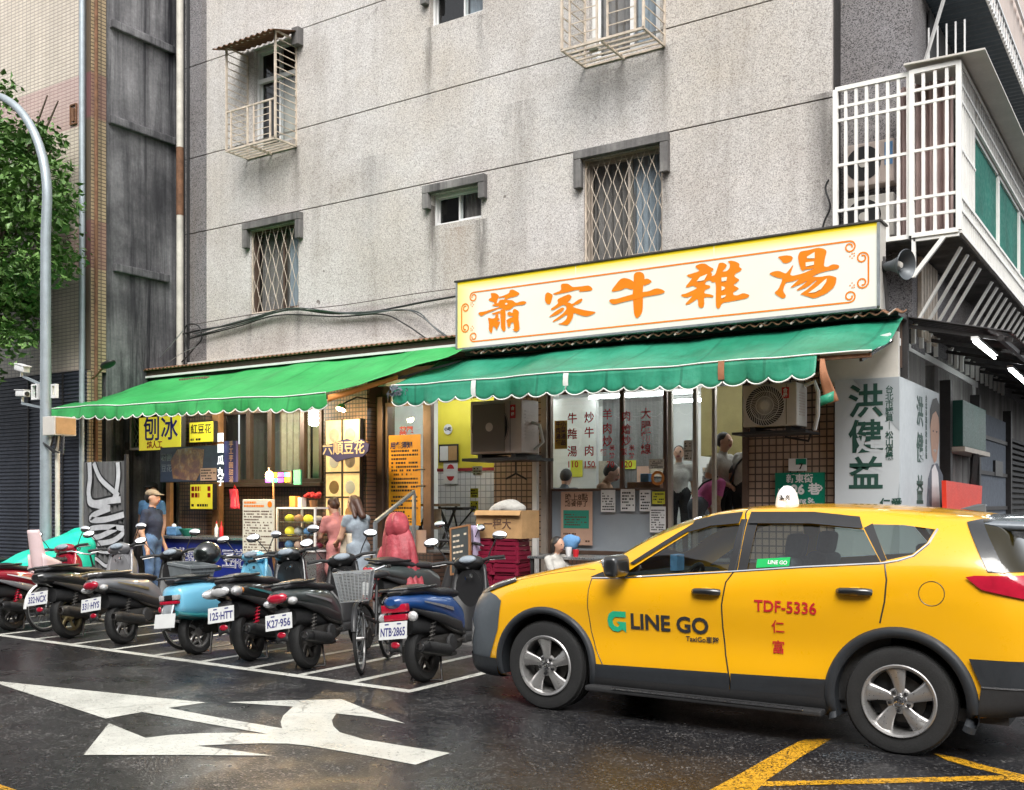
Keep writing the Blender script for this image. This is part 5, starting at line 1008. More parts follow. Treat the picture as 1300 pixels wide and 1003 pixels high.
def cut_patch(sgn, poly, inside=True, zone=None):
    """body faces clipped to a convex side-view polygon"""
    vs, fs = half(sgn)
    xs = [p[0] for p in poly]; zs = [p[1] for p in poly]
    keep = [f for f in fs if min(vs[i][0] for i in f) < max(xs) and max(vs[i][0] for i in f) > min(xs) and min(vs[i][2] for i in f) < max(zs) and max(vs[i][2] for i in f) > min(zs) and abs(vs[f[0]][1]) > .05]
    bm = bmesh.new(); used = sorted({i for f in keep for i in f}); mp = {k: bm.verts.new(vs[k]) for k in used}
    for f in keep: bm.faces.new([mp[i] for i in f])
    n = len(poly); area = sum(poly[i][0]*poly[(i+1) % n][1] - poly[(i+1) % n][0]*poly[i][1] for i in range(n)); P = poly if area > 0 else poly[::-1]
    for i in range(n):
        a, b = P[i], P[(i+1) % n]; nrm = Vector((b[1]-a[1], 0, -(b[0]-a[0])))
        bmesh.ops.bisect_plane(bm, geom=bm.verts[:] + bm.edges[:] + bm.faces[:], plane_co=(a[0], 0, a[1]), plane_no=nrm, clear_outer=True)
    return bm
def skin(name, poly, m, off=.004, both=True, parent=taxi, top=False):
    first = None
    for sgn in ((-1, 1) if both else (-1,)):
        bm = cut_patch(sgn, poly); bm.normal_update()
        for f in bm.faces:
            if f.normal.y*sgn < 0 : f.normal_flip()
        bm.normal_update()
        for v in bm.verts: v.co += v.normal*off
        me = bpy.data.meshes.new(name); bm.to_mesh(me); bm.free(); me.materials.append(m); me.polygons.foreach_set('use_smooth', [True]*len(me.polygons)); o = part(name, me, parent)
        first = first or o
    return first
WF = [(1.55, 1.063), (2.06, 1.400), (2.22, 1.442), (2.435, 1.462), (2.405, 1.140)]
WR = [(2.545, 1.150), (2.565, 1.466), (2.95, 1.468), (3.31, 1.438), (3.45, 1.232)]
WQ = [(3.49, 1.246), (3.36, 1.475), (3.56, 1.472), (3.755, 1.447), (3.72, 1.36), (3.64, 1.285)]
def inside(poly, x, z):
    n = len(poly); s = 0
    for i in range(n):
        a, b = poly[i], poly[(i+1) % n]; c = (b[0]-a[0])*(z-a[1]) - (b[1]-a[1])*(x-a[0])
        if s == 0: s = 1 if c > 0 else -1
        elif c*s < 0: return False
    return True
WHX = (.915, 3.57); WHR = .345
bm = bmesh.new(); VV = []
for sgn in (-1, 1):
    vs, fs = half(sgn); bv = [bm.verts.new(v) for v in vs]
    for f in fs:
        try: bm.faces.new([bv[i] for i in f])
        except ValueError: pass
bmesh.ops.remove_doubles(bm, verts=bm.verts, dist=1e-5)
for poly in (WF, WR, WQ):
    n = len(poly)
    for i in range(n):
        a, b = poly[i], poly[(i+1) % n]; x0 = min(p[0] for p in poly) - .05; x1 = max(p[0] for p in poly) + .05
        fc = [f for f in bm.faces if x0 < f.calc_center_median().x < x1 and 1.0 < f.calc_center_median().z < 1.6 and abs(f.calc_center_median().y) > .4]
        ge = list({e for f in fc for e in f.edges}) + list({v for f in fc for v in f.verts}) + fc
        bmesh.ops.bisect_plane(bm, geom=ge, plane_co=(a[0], 0, a[1]), plane_no=(b[1]-a[1], 0, -(b[0]-a[0])))
dead = []
for f in bm.faces:
    c = f.calc_center_median()
    if abs(c.y) > .4 and any(inside(p, c.x, c.z) for p in (WF, WR, WQ)): dead.append(f)
    elif any(math.hypot(c.x-w, c.z-.345) < .425 for w in WHX) and c.z < .80 and abs(c.y) > .5: dead.append(f)
    elif 1.36 < c.x < 2.12 and abs(c.y) < .58 + (2.12-c.x)*.16 and c.z > 1.18: dead.append(f)
    elif c.z < .30 and abs(c.y) < .5 and 0.6 < c.x < 4.0 and False: dead.append(f)
bmesh.ops.delete(bm, geom=dead, context='FACES'); bmesh.ops.recalc_face_normals(bm, faces=bm.faces)
me = bpy.data.meshes.new('body'); bm.to_mesh(me); bm.free(); me.materials.append(M['taxi_yellow']); me.polygons.foreach_set('use_smooth', [True]*len(me.polygons)); body = part('body', me, taxi)
# glass
for nm, p in (('front_door_glass', WF), ('rear_door_glass', WR), ('quarter_glass', WQ)): skin(nm, p, M['glass_car'], -.006)
mb = MB(); ii = [i for i in range(NI) if 1.30 < XS_[i] < 2.18]
for i in ii[:-1]:
    for j in range(int(2.05/9*(NJ-1))):
        for sgn in (-1, 1):
            q = [(XS_[a], sgn*secs[a][b][0], secs[a][b][1] + .001) for a, b in ((i, j), (i+ii[1]-ii[0], j), (i+1, j+1), (i, j+1))]; mb.add(q, [(0, 1, 2, 3)])
mb.build('windscreen', M['glass_car'], taxi, True)
# trim projected on the flank
skin('window_visor', [(1.66, 1.155), (2.06, 1.41), (2.10, 1.475), (1.62, 1.16)], M['black'], .012); skin('window_visor', [(2.05, 1.395), (2.22, 1.443), (2.26, 1.525), (2.08, 1.478)], M['black'], .014); skin('window_visor', [(2.21, 1.442), (2.435, 1.465), (2.44, 1.54), (2.24, 1.518)], M['black'], .016)
skin('window_visor', [(2.50, 1.465), (2.95, 1.468), (2.95, 1.545), (2.50, 1.543)], M['black'], .016); skin('window_visor', [(2.945, 1.468), (3.31, 1.438), (3.27, 1.515), (2.945, 1.545)], M['black'], .016)
skin('door_pillar', [(2.405, 1.138), (2.437, 1.50), (2.485, 1.50), (2.475, 1.14)], M['black'], .003); skin('door_pillar', [(2.478, 1.142), (2.49, 1.50), (2.567, 1.49), (2.547, 1.15)], M['black'], .003); skin('door_pillar', [(3.455, 1.234), (3.31, 1.45), (3.36, 1.48), (3.488, 1.245)], M['black'], .003)
skin('mirror_triangle', [(1.30, 1.052), (1.555, 1.064), (1.62, 1.115), (1.50, 1.135)], M['black_matt'], .004)
def flank_line(name, pts, r, m, off=.0, n=6, parent=taxi, sub=8):
    P = []
    for i in range(len(pts)-1):
        for t in range(sub): P.append((pts[i][0] + (pts[i+1][0]-pts[i][0])*t/sub, pts[i][1] + (pts[i+1][1]-pts[i][1])*t/sub))
    P.append(pts[-1]); mb = MB(); mb.tube([(x, side_y(x, z, off), z) for x, z in P], r, n); return mb.build(name, m, parent, True)
flank_line('chrome_strip', [(1.32, 1.043), (1.55, 1.055), (2.0, 1.094), (2.41, 1.131), (2.95, 1.184), (3.46, 1.225), (3.56, 1.245), (3.65, 1.278), (3.73, 1.355), (3.768, 1.448)], .008, M['chrome'], 0, 6)
flank_line('door_seam', [(1.315, 1.04), (1.30, .95), (1.30, .82), (1.325, .64), (1.37, .50), (1.43, .39)], .0045, M['black'], -.002)
flank_line('door_seam', [(2.44, 1.575), (2.47, 1.50), (2.475, 1.3), (2.455, 1.14), (2.40, 1.06), (2.375, .90), (2.38, .74), (2.40, .55), (2.43, .40), (2.44, .27)], .0065, M['black'], -.002)
flank_line('door_seam', [(3.475, 1.235), (3.495, 1.12), (3.485, .98), (3.455, .84)], .006, M['black'], -.002)
flank_line('bonnet_seam', [(.58, .985), (.9, 1.055), (1.25, 1.11), (1.33, 1.105)], .003, M['black'], -.001)
flank_line('fuel_cap', [(3.77 + .077*math.cos(a), 1.045 + .077*math.sin(a)) for a in [k*math.pi/14 for k in range(29)]], .0032, M['black'], -.001, 5, taxi, 2)
# wheel arch flares, sills, bumpers, lamps
def flare(cx, r0, r1, a0, a1, m):
    mb = MB(); n = 44
    def fn(u, v):
        a = a0 + (a1-a0)*u; r = r0 + (r1-r0)*v; x, z = cx + r*math.cos(a), .345 + r*math.sin(a); e = .010 + .022*math.sin(math.pi*min(1, v*1.0))**.6
        return (x, side_y(x, z, e if v < .98 else .001), z)
    mb.grid(fn, n, 7); mb.grid(lambda u, v: (cx + r0*math.cos(a0+(a1-a0)*u), side_y(cx + (r0+.03)*math.cos(a0+(a1-a0)*u), .345 + (r0+.03)*math.sin(a0+(a1-a0)*u), .010) + .10*v, .345 + r0*math.sin(a0+(a1-a0)*u)), n, 2)
    return mb.build('wheel_arch_flare', m, taxi, True)
flare(WHX[0], .405, .462, R(-14), R(194), M['cladding_dark']); flare(WHX[1], .405, .478, R(-20), R(200), M['cladding_dark'])
for w in WHX:
    for s in (-1, 1):
        mb = MB(); mb.grid(lambda u, v: (w + .43*math.cos(math.pi*(1.15*u-.075)), s*(.88 - .40*v), .345 + .43*math.sin(math.pi*(1.15*u-.075))), 24, 2); mb.grid(lambda u, v: (w + .43*v*math.cos(math.pi*(1.15*u-.075)), s*.48, .345 + .43*v*math.sin(math.pi*(1.15*u-.075))), 24, 2); mb.build('wheel_well', M['black_matt'], taxi)
skin('sill_cladding', [(1.37, .40), (2.435, .425), (2.435, .27), (1.37, .27)], M['cladding_dark'], .016); skin('sill_cladding', [(2.445, .425), (3.12, .445), (3.12, .27), (2.445, .27)], M['cladding_dark'], .016)
skin('sill_lower', [(1.33, .305), (3.16, .325), (3.16, .20), (1.33, .20)], M['black_matt'], .021)
mb = MB(); mb.box(1.32, 3.10, -1.00, -.88, .205, .245); mb.build('side_step', M['black_matt'], taxi, False, .012); mb = MB(); mb.box(1.55, 2.98, -1.008, -.985, .236, .252); mb.build('step_trim', M['chrome'], taxi, False, .004)
skin('front_bumper', [(-.02, .86), (.28, .895), (.43, .865), (.545, .795), (.47, .60), (.44, .30), (.42, .22), (-.02, .22)], M['plastic_grey'], .007)
skin('bumper_lip', [(-.02, .37), (.47, .37), (.45, .20), (-.02, .20)], M['cladding_dark'], .018)
skin('fog_lamp', [(.05, .62), (.12, .66), (.19, .58), (.12, .42), (.07, .44)], M['clear_lens'], .012)
skin('headlamp', [(.10, .865), (.30, .905), (.60, .995), (.50, 1.008), (.26, .955)], M['clear_lens'], .010); skin('headlamp_bezel', [(.08, .84), (.30, .88), (.62, .985), (.60, .997), (.28, .905)], M['black'], .012)
skin('rear_bumper', [(3.99, .655), (4.60, .655), (4.60, .49), (4.06, .49)], M['cladding_dark'], .016); skin('rear_bumper_lower', [(4.06, .484), (4.60, .484), (4.60, .30), (4.03, .30)], M['black_matt'], .013); skin('bumper_strip', [(4.06, .492), (4.60, .492), (4.60, .482), (4.06, .482)], M['chrome'], .019)
skin('tail_lamp', [(3.84, 1.128), (4.02, 1.165), (4.45, 1.165), (4.60, 1.05), (4.36, 1.0), (4.13, 1.025), (4.06, 1.08)], M['red_lens'], .016); skin('tail_lamp_edge', [(3.84, 1.120), (4.06, 1.075), (4.13, 1.02), (4.24, .995), (4.12, .99), (4.04, 1.055)], M['black'], .014)
skin('rear_glass', [(4.00, 1.51), (4.60, 1.51), (4.60, 1.19), (4.18, 1.19)], M['glass_dark'], .006); skin('rear_glass_edge', [(3.93, 1.49), (4.01, 1.51), (4.19, 1.185), (4.09, 1.19)], M['sc_black'], .007)
mb = MB(); mb.grid(lambda u, v: (3.86 + .46*u, -.62*(1-2*v)*(1-.06*u), 1.548 - .015*u - .055*abs(1-2*v)**2.4), 8, 13); o = mb.build('spoiler', mat('smoke_grey_paint', (.16, .18, .2), .2, .2, .08, 3, 0, 1, 0, None, .8), taxi, True); mo = o.modifiers.new('t', 'SOLIDIFY'); mo.thickness = .045
mb = MB(); mb.add([(3.78, -.015, 1.575), (3.95, -.018, 1.552), (3.95, .018, 1.552), (3.78, .015, 1.575), (3.945, -.006, 1.61), (3.945, .006, 1.61), (3.90, 0, 1.612)], [(0,1,2,3), (0,6,4,1), (3,2,5,6), (1,4,5,2), (0,3,6), (4,6,5)]); mb.build('antenna_fin', M['plastic_grey'], taxi, False, .004)
# door handles
for x0, x1, z in ((2.165, 2.36, .985), (3.19, 3.40, 1.035)):
    mb = MB(); y = side_y((x0+x1)/2, z, .0); mb.ell(((x0+x1)/2, y+.004, z+.0), (.07, .012, .032), 18, 8); hnd = mb.build('handle_cup', M['taxi_yellow'], taxi, True)
    mb = MB(); mb.tube([(x0, y-.004, z), (x0+.02, y-.028, z+.003), ((x0+x1)/2, y-.036, z+.006), (x1-.03, y-.030, z+.004), (x1, y-.006, z)], [.020, .024, .024, .026, .024], 10); mb.build('door_handle', M['sc_black'], taxi, True)
# mirror
mb = MB(); mb.cbox((1.58, -.985, 1.15), (.13, .21, .165), Euler((R(4), 0, R(-10))).to_matrix()); mir = mb.build('door_mirror', M['sc_black'], taxi, True, .058, 5)
mb = MB(); mb.tube([(1.58, -.86, 1.08), (1.58, -.95, 1.09)], [.035, .03], 10); mb.build('mirror_foot', M['black_matt'], mir, True); mb = MB(); mb.cbox((1.555, -.985, 1.175), (.10, .195, .09), Euler((R(4), 0, R(-10))).to_matrix()); mb.build('mirror_cap', M['chrome'], mir, True, .04, 4)
# wheels
def wheel(cx, s):
    T = MB(); r = WHR; prof = [(.225, -.10), (.25, -.112), (.30, -.116), (.33, -.105), (.342, -.085), (.345, -.04), (.345, .04), (.342, .085), (.33, .105), (.30, .112), (.225, .10)]
    Mx = Matrix.Translation((cx, s*.80, .345)) @ Matrix.Rotation(R(90)*(1 if s < 0 else -1), 4, 'X')
    T.lathe(prof, Mx, 56, False); w = T.build('wheel', M['rubber'], taxi, True)
    tr = MB()
    for k in range(72):
        a = 2*math.pi*k/72
        for z in (-.07, -.025, .025, .07):
            c = Mx @ Vector((.3455*math.cos(a + z*1.2), .3455*math.sin(a + z*1.2), z)); tr.cbox(c, (.018, .038, .008), (Mx.to_3x3() @ Matrix.Rotation(a, 3, 'Z') @ Matrix.Rotation(R(90), 3, 'Y')))
    stuff(tr.build('tread_blocks', M['rubber'], w))
    B = MB(); B.lathe([(.228, .09), (.236, .112), (.230, .118), (.215, .112), (.205, .09), (.20, -.02), (.19, -.06)], Mx, 48, False); B.build('rim', M['alloy'], w, True)
    D = MB(); D.lathe([(0, .0), (.15, .0), (.15, .015), (.07, .018), (.065, .05), (0, .052)], Mx, 36); D.build('brake_disc', M['iron'], w, True)
    D = MB(); D.lathe([(0, -.05), (.20, -.05), (.20, -.04), (0, -.04)], Mx, 30); D.build('wheel_back', M['black_matt'], w, True)
    for k in range(5):
        q = MB(); a = 2*math.pi*k/5 + .28
        def sp(u, v):                     # u from hub to rim, v across: twisted flaring blade
            rr = .035 + .187*u; hw = .030 + .050*u**1.6; tw = .16*u; ang = a + tw + (v-.5)*2*hw/rr*(.55 if u < .2 else 1)*(.9)
            return Mx @ Vector((rr*math.cos(ang), rr*math.sin(ang), .088 + .018*u - .022*abs(v-.45)*2*u - .006*(1-u)))
        q.grid(sp, 9, 7); o = q.build('spoke', M['alloy'], w, True); mo = o.modifiers.new('t', 'SOLIDIFY'); mo.thickness = .02; mo.offset = -1
        nut = Mx @ Matrix.Translation((.062*math.cos(a+.6), .062*math.sin(a+.6), .078)); q = MB(); q.lathe([(0, .03), (.009, .03), (.012, .022), (.012, 0)], nut, 8); q.build('wheel_nut', M['black'], w)
    q = MB(); q.lathe([(.085, .06), (.085, .072), (.07, .08), (0, .08)], Mx, 24, False); q.build('hub', M['alloy'], w, True); q = MB(); q.lathe([(.034, .08), (.032, .10), (.02, .104), (0, .104)], Mx, 20); q.build('hub_cap', M['chrome'], w, True)
    q = MB()
    for (ra, rb, rot) in ((.026, .018, 0), (.010, .018, 0), (.018, .009, 0)): q.tube([Mx @ Vector((ra*math.cos(t), rb*math.sin(t) + (.005 if ra == .018 else 0), .106)) for t in [i*math.pi/12 for i in range(24)]], .0022, 4, closed=True)
    q.build('hub_emblem', M['black'], w)
for cx in WHX:
    for s in (-1, 1): wheel(cx, s)
# cabin
mb = MB(); mb.box(1.2, 4.2, -.80, .80, .24, .32); mb.build('cabin_floor', M['black_matt'], taxi)
for s in (-1, 1): mb = MB(); mb.box(1.3, 3.5, s*.80-.02, s*.80+.02, .3, 1.03); mb.build('door_trim', M['black_matt'], taxi)
for xx, yy, m in ((2.35, -.38, 'c_slate'), (2.35, .38, 'c_slate')):
    mb = MB(); mb.cbox((xx, yy, .60), (.52, .50, .16), Euler((0, R(-6), 0)).to_matrix()); mb.cbox((xx+.30, yy, .93), (.15, .48, .62), Euler((0, R(14), 0)).to_matrix()); mb.build('seat', M[m], taxi, True, .05, 3); mb = MB(); mb.cbox((xx+.39, yy, 1.31), (.10, .26, .17), Euler((0, R(10), 0)).to_matrix()); mb.build('headrest', M[m], taxi, True, .04, 3)
mb = MB(); mb.cbox((3.25, 0, .60), (.5, 1.3, .18)); mb.cbox((3.55, 0, .92), (.16, 1.3, .6), Euler((0, R(16), 0)).to_matrix()); mb.build('rear_bench', M['c_slate'], taxi, True, .05, 3)
for yy in (-.42, .42): mb = MB(); mb.cbox((3.64, yy, 1.27), (.10, .25, .15)); mb.build('headrest', M['c_slate'], taxi, True, .04, 3)
mb = MB(); mb.box(1.30, 1.72, -.78, .78, .60, 1.06); mb.build('dashboard', M['black_matt'], taxi, True, .08, 4)
mb = MB(); c = Matrix.Translation((1.90, -.38, .98)) @ Matrix.Rotation(R(-65), 4, 'Y'); mb.tube([c @ Vector((.185*math.cos(a), .185*math.sin(a), 0)) for a in [k*math.pi/16 for k in range(32)]], .016, 8, closed=True); st = mb.build('steering_wheel', M['black'], taxi, True); mb = MB(); mb.bar(c @ Vector((-.17, 0, 0)), c @ Vector((.17, 0, 0)), .03); mb.bar(c @ Vector((0, -.17, 0)), c @ Vector((0, .0, 0)), .03); mb.build('wheel_spoke', M['black'], st)
mb = MB(); mb.box(1.62, 1.68, -.12, .02, 1.07, 1.20); mb.build('dash_tablet', M['led_green'] if False else M['c_blue'], taxi)
hl = MB(); ii2 = [i for i in range(NI) if 2.1 < XS_[i] < 4.1]
for i in ii2[:-1]:
    for j in range(int(2.0/9*(NJ-1))):
        for sgn in (-1, 1): hl.add([(XS_[a], sgn*secs[a][b][0]*.985, secs[a][b][1]-.025) for a, b in ((i, j), (i+1, j), (i+1, j+1), (i, j+1))], [(0,1,2,3)])
hl.build('headliner', M['c_grey'], taxi)
# roof light
mb = MB(); mb.lathe([(.0, .15), (.022, .146), (.042, .125), (.06, .09), (.07, .045), (.075, 0), (.08, -.02)], Matrix.Translation((2.56, -.05, 1.600)) @ Matrix.Diagonal((1, 2.3, 1, 1)), 28); rl = mb.build('roof_light', mat('white_roof_lamp', (.8, .8, .79), .35, 0, .05), taxi, True); 
# lettering on the doors, wrapped on the flank
def decal(name, items, m, parent=taxi, off=.006):
    mb = MB()
    for it in items:
        if isinstance(it[0], str):
            sx, x, z, size, bold = it[:5]; me = glyph(sx, size, bold, 0, it[5] if len(it) > 5 else 'CENTER'); st = it[6] if len(it) > 6 else 1
            mb.add([(x + v.co.x*st, side_y(x + v.co.x*st, z + v.co.y, off), z + v.co.y) for v in me.vertices], [tuple(p.vertices) for p in me.polygons])
        else: mb.add([(x, side_y(x, z, off), z) for x, z in it], [tuple(range(len(it)))])
    return mb.build(name, m, parent)
decal('door_lettering', [('LINE GO', 1.655, .735, .158, .0045, 'LEFT', 1.02), ('TaxiGo車隊', 2.10, .640, .050, .001, 'LEFT')], M['ink'])
G = [(.5,.5),(-.2,.5),(-.42,.34),(-.5,.05),(-.44,-.25),(-.22,-.46),(.08,-.5),(.3,-.36),(.5,-.52),(.5,.0),(-.02,.0),(.16,-.16),(.04,-.26),(-.12,-.22),(-.21,-.08),(-.21,.1),(-.08,.22),(.5,.22)]
decal('door_logo', [[(1.545 + a*.155, .730 + b*.155) for a, b in G]], M['line_green'])
decal('licence_lettering', [('TDF-5336', 2.83, .905, .110, .002, 'CENTER', .95)], M['red_ink']); decal('owner_character', [('仁', 2.78, .765, .095, .001)], M['red_ink']); decal('owner_character', [('富', 2.78, .625, .095, .001)], M['red_ink'])
lg = skin('window_sticker', [(2.61, 1.165), (2.845, 1.185), (2.845, 1.245), (2.61, 1.225)], M['lime'], .003, False); decal('sticker_lettering', [('LINE GO', 2.76, 1.207, .036, .001)], M['paper'], taxi, .007)
rlm = glyph('潔亮', .042, .001, .001); mb = MB(); mesh_to(mb, rlm, Matrix.Translation((2.595, -.215, 1.653)) @ FRONT); mb.build('roof_light_lettering', M['ink'], taxi)
# ------------------------------------------------------------------ scooters and bicycles
def loft(mb, secs, n=20, cap=True):
    """sections (y, x centre, z centre, half width, half height, squareness)"""
    vs = []; m = len(secs)
    for (y, cx, cz, hw, hh, p) in secs:
        for k in range(n):
            a = 2*math.pi*k/n; c, s = math.cos(a), math.sin(a); vs.append((cx + hw*math.copysign(abs(c)**(2/p), c), y, cz + hh*math.copysign(abs(s)**(2/p), s)))
    fs = [(i*n+k, i*n+(k+1) % n, (i+1)*n+(k+1) % n, (i+1)*n+k) for i in range(m-1) for k in range(n)]
    if cap: fs += [tuple(range(n-1, -1, -1)), tuple((m-1)*n+k for k in range(n))]
    return mb.add(vs, fs)
def dense(secs, k=4):
    keys = [tuple(s) for s in secs]; out = []
    for i in range(len(keys)-1):
        for t in range(k): y = keys[i][0] + (keys[i+1][0]-keys[i][0])*t/k; out.append((y, *lerp_keys(keys, y)))
    out.append(keys[-1]); return out
AX = Matrix.Rotation(R(90), 4, 'Y')
def moto_wheel(T, y, r, w, spokes, rimm, n5=5):
    Mx = Matrix.Translation((0, y, r)) @ AX; t = MB(); ri = r*.66
    t.lathe([(ri, -w*.42), (r*.88, -w*.5), (r*.97, -w*.32), (r, 0), (r*.97, w*.32), (r*.88, w*.5), (ri, w*.42)], Mx, 36, False); wh = t.build('wheel', M['rubber'], T, True)
    t = MB(); t.lathe([(ri+.004, -w*.40), (ri+.008, -w*.44), (ri*.9, -w*.3), (ri*.86, 0), (ri*.9, w*.3), (ri+.008, w*.44), (ri+.004, w*.40)], Mx, 36, False); t.build('rim', rimm, wh, True)
    t = MB(); t.lathe([(0, -w*.46), (ri*.3, -w*.44), (ri*.34, 0), (ri*.3, w*.44), (0, w*.46)], Mx, 20); t.build('hub', rimm, wh, True)
    if spokes == 'disc':
        t = MB(); t.lathe([(0, -.005), (ri*.9, -.005), (ri*.9, .01), (ri*.5, .022), (0, .026)], Mx, 32); t.build('wheel_disc', rimm, wh, True)
    for k in range(n5):
        a = 2*math.pi*k/n5; t = MB(); t.grid(lambda u, v: Mx @ Vector(((ri*(.25+.68*u))*math.cos(a + .35*u + (v-.5)*(.34-.12*u)), (ri*(.25+.68*u))*math.sin(a + .35*u + (v-.5)*(.34-.12*u)), w*.34)), 6, 4); o = t.build('spoke', rimm, wh, True); mo = o.modifiers.new('t', 'SOLIDIFY'); mo.thickness = .02
def scooter(label, loc, rz, lean=0.0, col='sc_black', col2='black', rim='alloy', plate='', plate2='', lamp='low', rack=False, steer=0.15, cowl=None, retro=False, shock='iron', seat='seat', wheel_r=.245, disc=False, cat='scooter', size=1.0, decal_m=None, group='scooters in the parking bays', name='parked_scooter'):
    T = thing(name, label, cat, loc, rz, group); T.rotation_euler = (0, lean, rz); P = M[col]; P2 = M[col2]
    moto_wheel(T, 0, wheel_r, .105, 'disc' if disc else '', M[rim]); moto_wheel(T, 1.27, wheel_r, .10, '', M[rim])
    mb = MB(); loft(mb, dense([(-.05, -.06, .30, .09, .10, 2.5), (.12, -.05, .32, .13, .12, 2.8), (.35, -.02, .32, .15, .13, 2.8), (.55, 0, .32, .12, .10, 2.5)], 3)); mb.box(-.16, -.085, -.08, .42, .19, .33); mb.build('engine', M['iron'], T, True)
    mb = MB(); loft(mb, dense([(-.22, 0, .52, .07, .08, 2.5), (.05, 0, .50, .12, .10, 3), (.4, 0, .45, .13, .12, 3), (.62, 0, .38, .12, .08, 3)], 3)); mb.build('under_seat_frame', M['black_matt'], T, True)
    # tail fairing
    if retro: S_ = [(-.34, 0, .60, .085, .10, 2.6), (-.30, 0, .60, .14, .15, 3), (-.16, 0, .585, .185, .185, 3), (.05, 0, .57, .20, .205, 3), (.30, 0, .545, .19, .21, 3), (.50, 0, .52, .165, .19, 3), (.60, 0, .50, .13, .16, 3)]
    else: S_ = [(-.43, 0, .735, .045, .028, 2.2), (-.38, 0, .725, .10, .06, 2.3), (-.26, 0, .715, .145, .075, 2.4), (-.05, 0, .68, .168, .105, 2.4), (.2, 0, .63, .172, .135, 2.4), (.42, 0, .57, .16, .17, 2.6), (.60, 0, .49, .13, .15, 2.8)]
    mb = MB(); loft(mb, dense(S_, 5), 28); mb.build('tail_fairing', P, T, True)
    if retro: mb = MB(); loft(mb, dense([(-.335, 0, .47, .10, .03, 2.5), (-.2, 0, .43, .188, .035, 3), (.05, 0, .40, .205, .045, 3), (.35, 0, .36, .19, .05, 3), (.6, 0, .34, .14, .05, 3)], 4), 20); mb.build('lower_fairing', P2, T, True)
    else:
        for s in (-1, 1): mb = MB(); loft(mb, dense([(-.28, s*.11, .655, .012, .015, 2.2), (-.1, s*.14, .60, .014, .03, 2.2), (.2, s*.155, .515, .016, .05, 2.2), (.5, s*.145, .42, .016, .055, 2.2)], 4), 14); mb.build('side_panel', P2, T, True)
    zs = .03 if retro else 0
    mb = MB(); loft(mb, dense([(-.36 if not retro else -.32, 0, .795+zs*0, .07, .018, 2.5), (-.26, 0, .815, .125, .04, 2.8), (-.06, 0, .815, .145, .05, 3), (.10, 0, .785, .15, .045, 3), (.18, 0, .768, .15, .042, 3), (.40, 0, .752, .14, .045, 3), (.62, 0, .725, .09, .035, 2.6)], 5), 24); mb.build('seat', M[seat], T, True)
    # lamps, plate, mudguard
    if lamp == 'low':
        mb = MB(); mb.ell((0, -.40, .715), (.105, .045, .052), 18, 10); mb.build('tail_lamp', M['red_lens'], T, True)
        for s in (-1, 1): mb = MB(); mb.ell((s*.115, -.33, .672), (.05, .075, .04), 14, 8, Euler((0, 0, s*.5)).to_matrix()); mb.build('turn_signal', M['clear_lens'], T, True)
    elif lamp == 'clear':
        mb = MB(); mb.ell((0, -.40, .715), (.10, .04, .05), 18, 10); mb.build('tail_lamp', M['clear_lens'], T, True)
        for s in (-1, 1): mb = MB(); mb.ell((s*.12, -.30, .70), (.055, .15, .052), 16, 10, Euler((0, 0, s*.35)).to_matrix()); mb.build('turn_signal', M['clear_lens'], T, True); mb = MB(); mb.ell((s*.145, -.25, .70), (.022, .05, .028), 12, 8, Euler((0, 0, s*.35)).to_matrix()); mb.build('signal_bulb', M['amber'], T, True)
    elif lamp == 'square':
        mb = MB(); mb.box(-.12, .12, -.40, -.33, .645, .715); mb.build('tail_lamp', M['red_lens'], T, True, .008)
        mb = MB(); mb.box(-.11, .11, -.39, -.33, .575, .63); mb.build('tail_lamp', M['red_lens'], T, True, .008)
        for s in (-1, 1): mb = MB(); mb.ell((s*.145, -.335, .60), (.05, .035, .045), 14, 8); mb.build('turn_signal', M['clear_lens'], T, True)
    elif lamp == 'retro':
        mb = MB(); mb.box(-.115, .115, -.372, -.31, .565, .60); mb.build('tail_lamp', M['red_lens'], T, True, .01); mb = MB(); mb.box(-.05, .05, -.372, -.31, .61, .66); mb.build('lamp_panel', M['black'], T, True, .006)
        for s in (-1, 1): mb = MB(); mb.box(s*.09-.035, s*.09+.035, -.37, -.31, .607, .66); mb.build('turn_signal', M['clear_lens'], T, True, .01)
        mb = MB(); mb.box(-.045, .045, -.36, -.32, .48, .53); mb.build('reflector', M['red_lens'], T, True, .008)
    rot = Euler((R(-14), 0, 0)).to_matrix()
    mb = MB(); mb.grid(lambda u, v: ((u-.5)*.15*(1-.25*v), -.34 - .09*math.sin(v*1.5) , .62 - .30*v - .02*(2*u-1)**2), 7, 9); o = mb.build('mudguard', M['black_matt'] if not retro else M['grey_steel'], T, True); mo = o.modifiers.new('t', 'SOLIDIFY'); mo.thickness = .012
    mb = MB(); mb.ell((0, -.425, .375), (.045, .012, .03), 12, 8); mb.build('reflector', M['red_lens'], T, True)
    pz = .50 if not retro else .40; mb = MB(); mb.cbox((0, -.437, pz), (.275, .006, .148), rot); pl = mb.build('number_plate', M['plate'], T, False, .002)
    if plate:
        mb = MB(); me = glyph(plate, .095 if len(plate) > 5 else .10, .0022, .0005); wd = max(v.co.x for v in me.vertices) - min(v.co.x for v in me.vertices); Mt = Matrix.Translation((0, -.437, pz)) @ rot.to_4x4() @ Matrix.Translation((0, -.0045, -.015)) @ FRONT @ Matrix.Diagonal((min(1.1, .24/wd), 1.05, 1, 1)); mesh_to(mb, me, Mt)
        for s in (-.06, .06): Mt2 = Matrix.Translation((0, -.437, pz)) @ rot.to_4x4(); mb.add([Mt2 @ Vector((s + a, -.0045, b)) for a, b in ((-.02, .048), (.02, .048), (.02, .06), (-.02, .06))], [(0,1,2,3)])
        mb.build('plate_lettering', M['blue_ink'], pl)
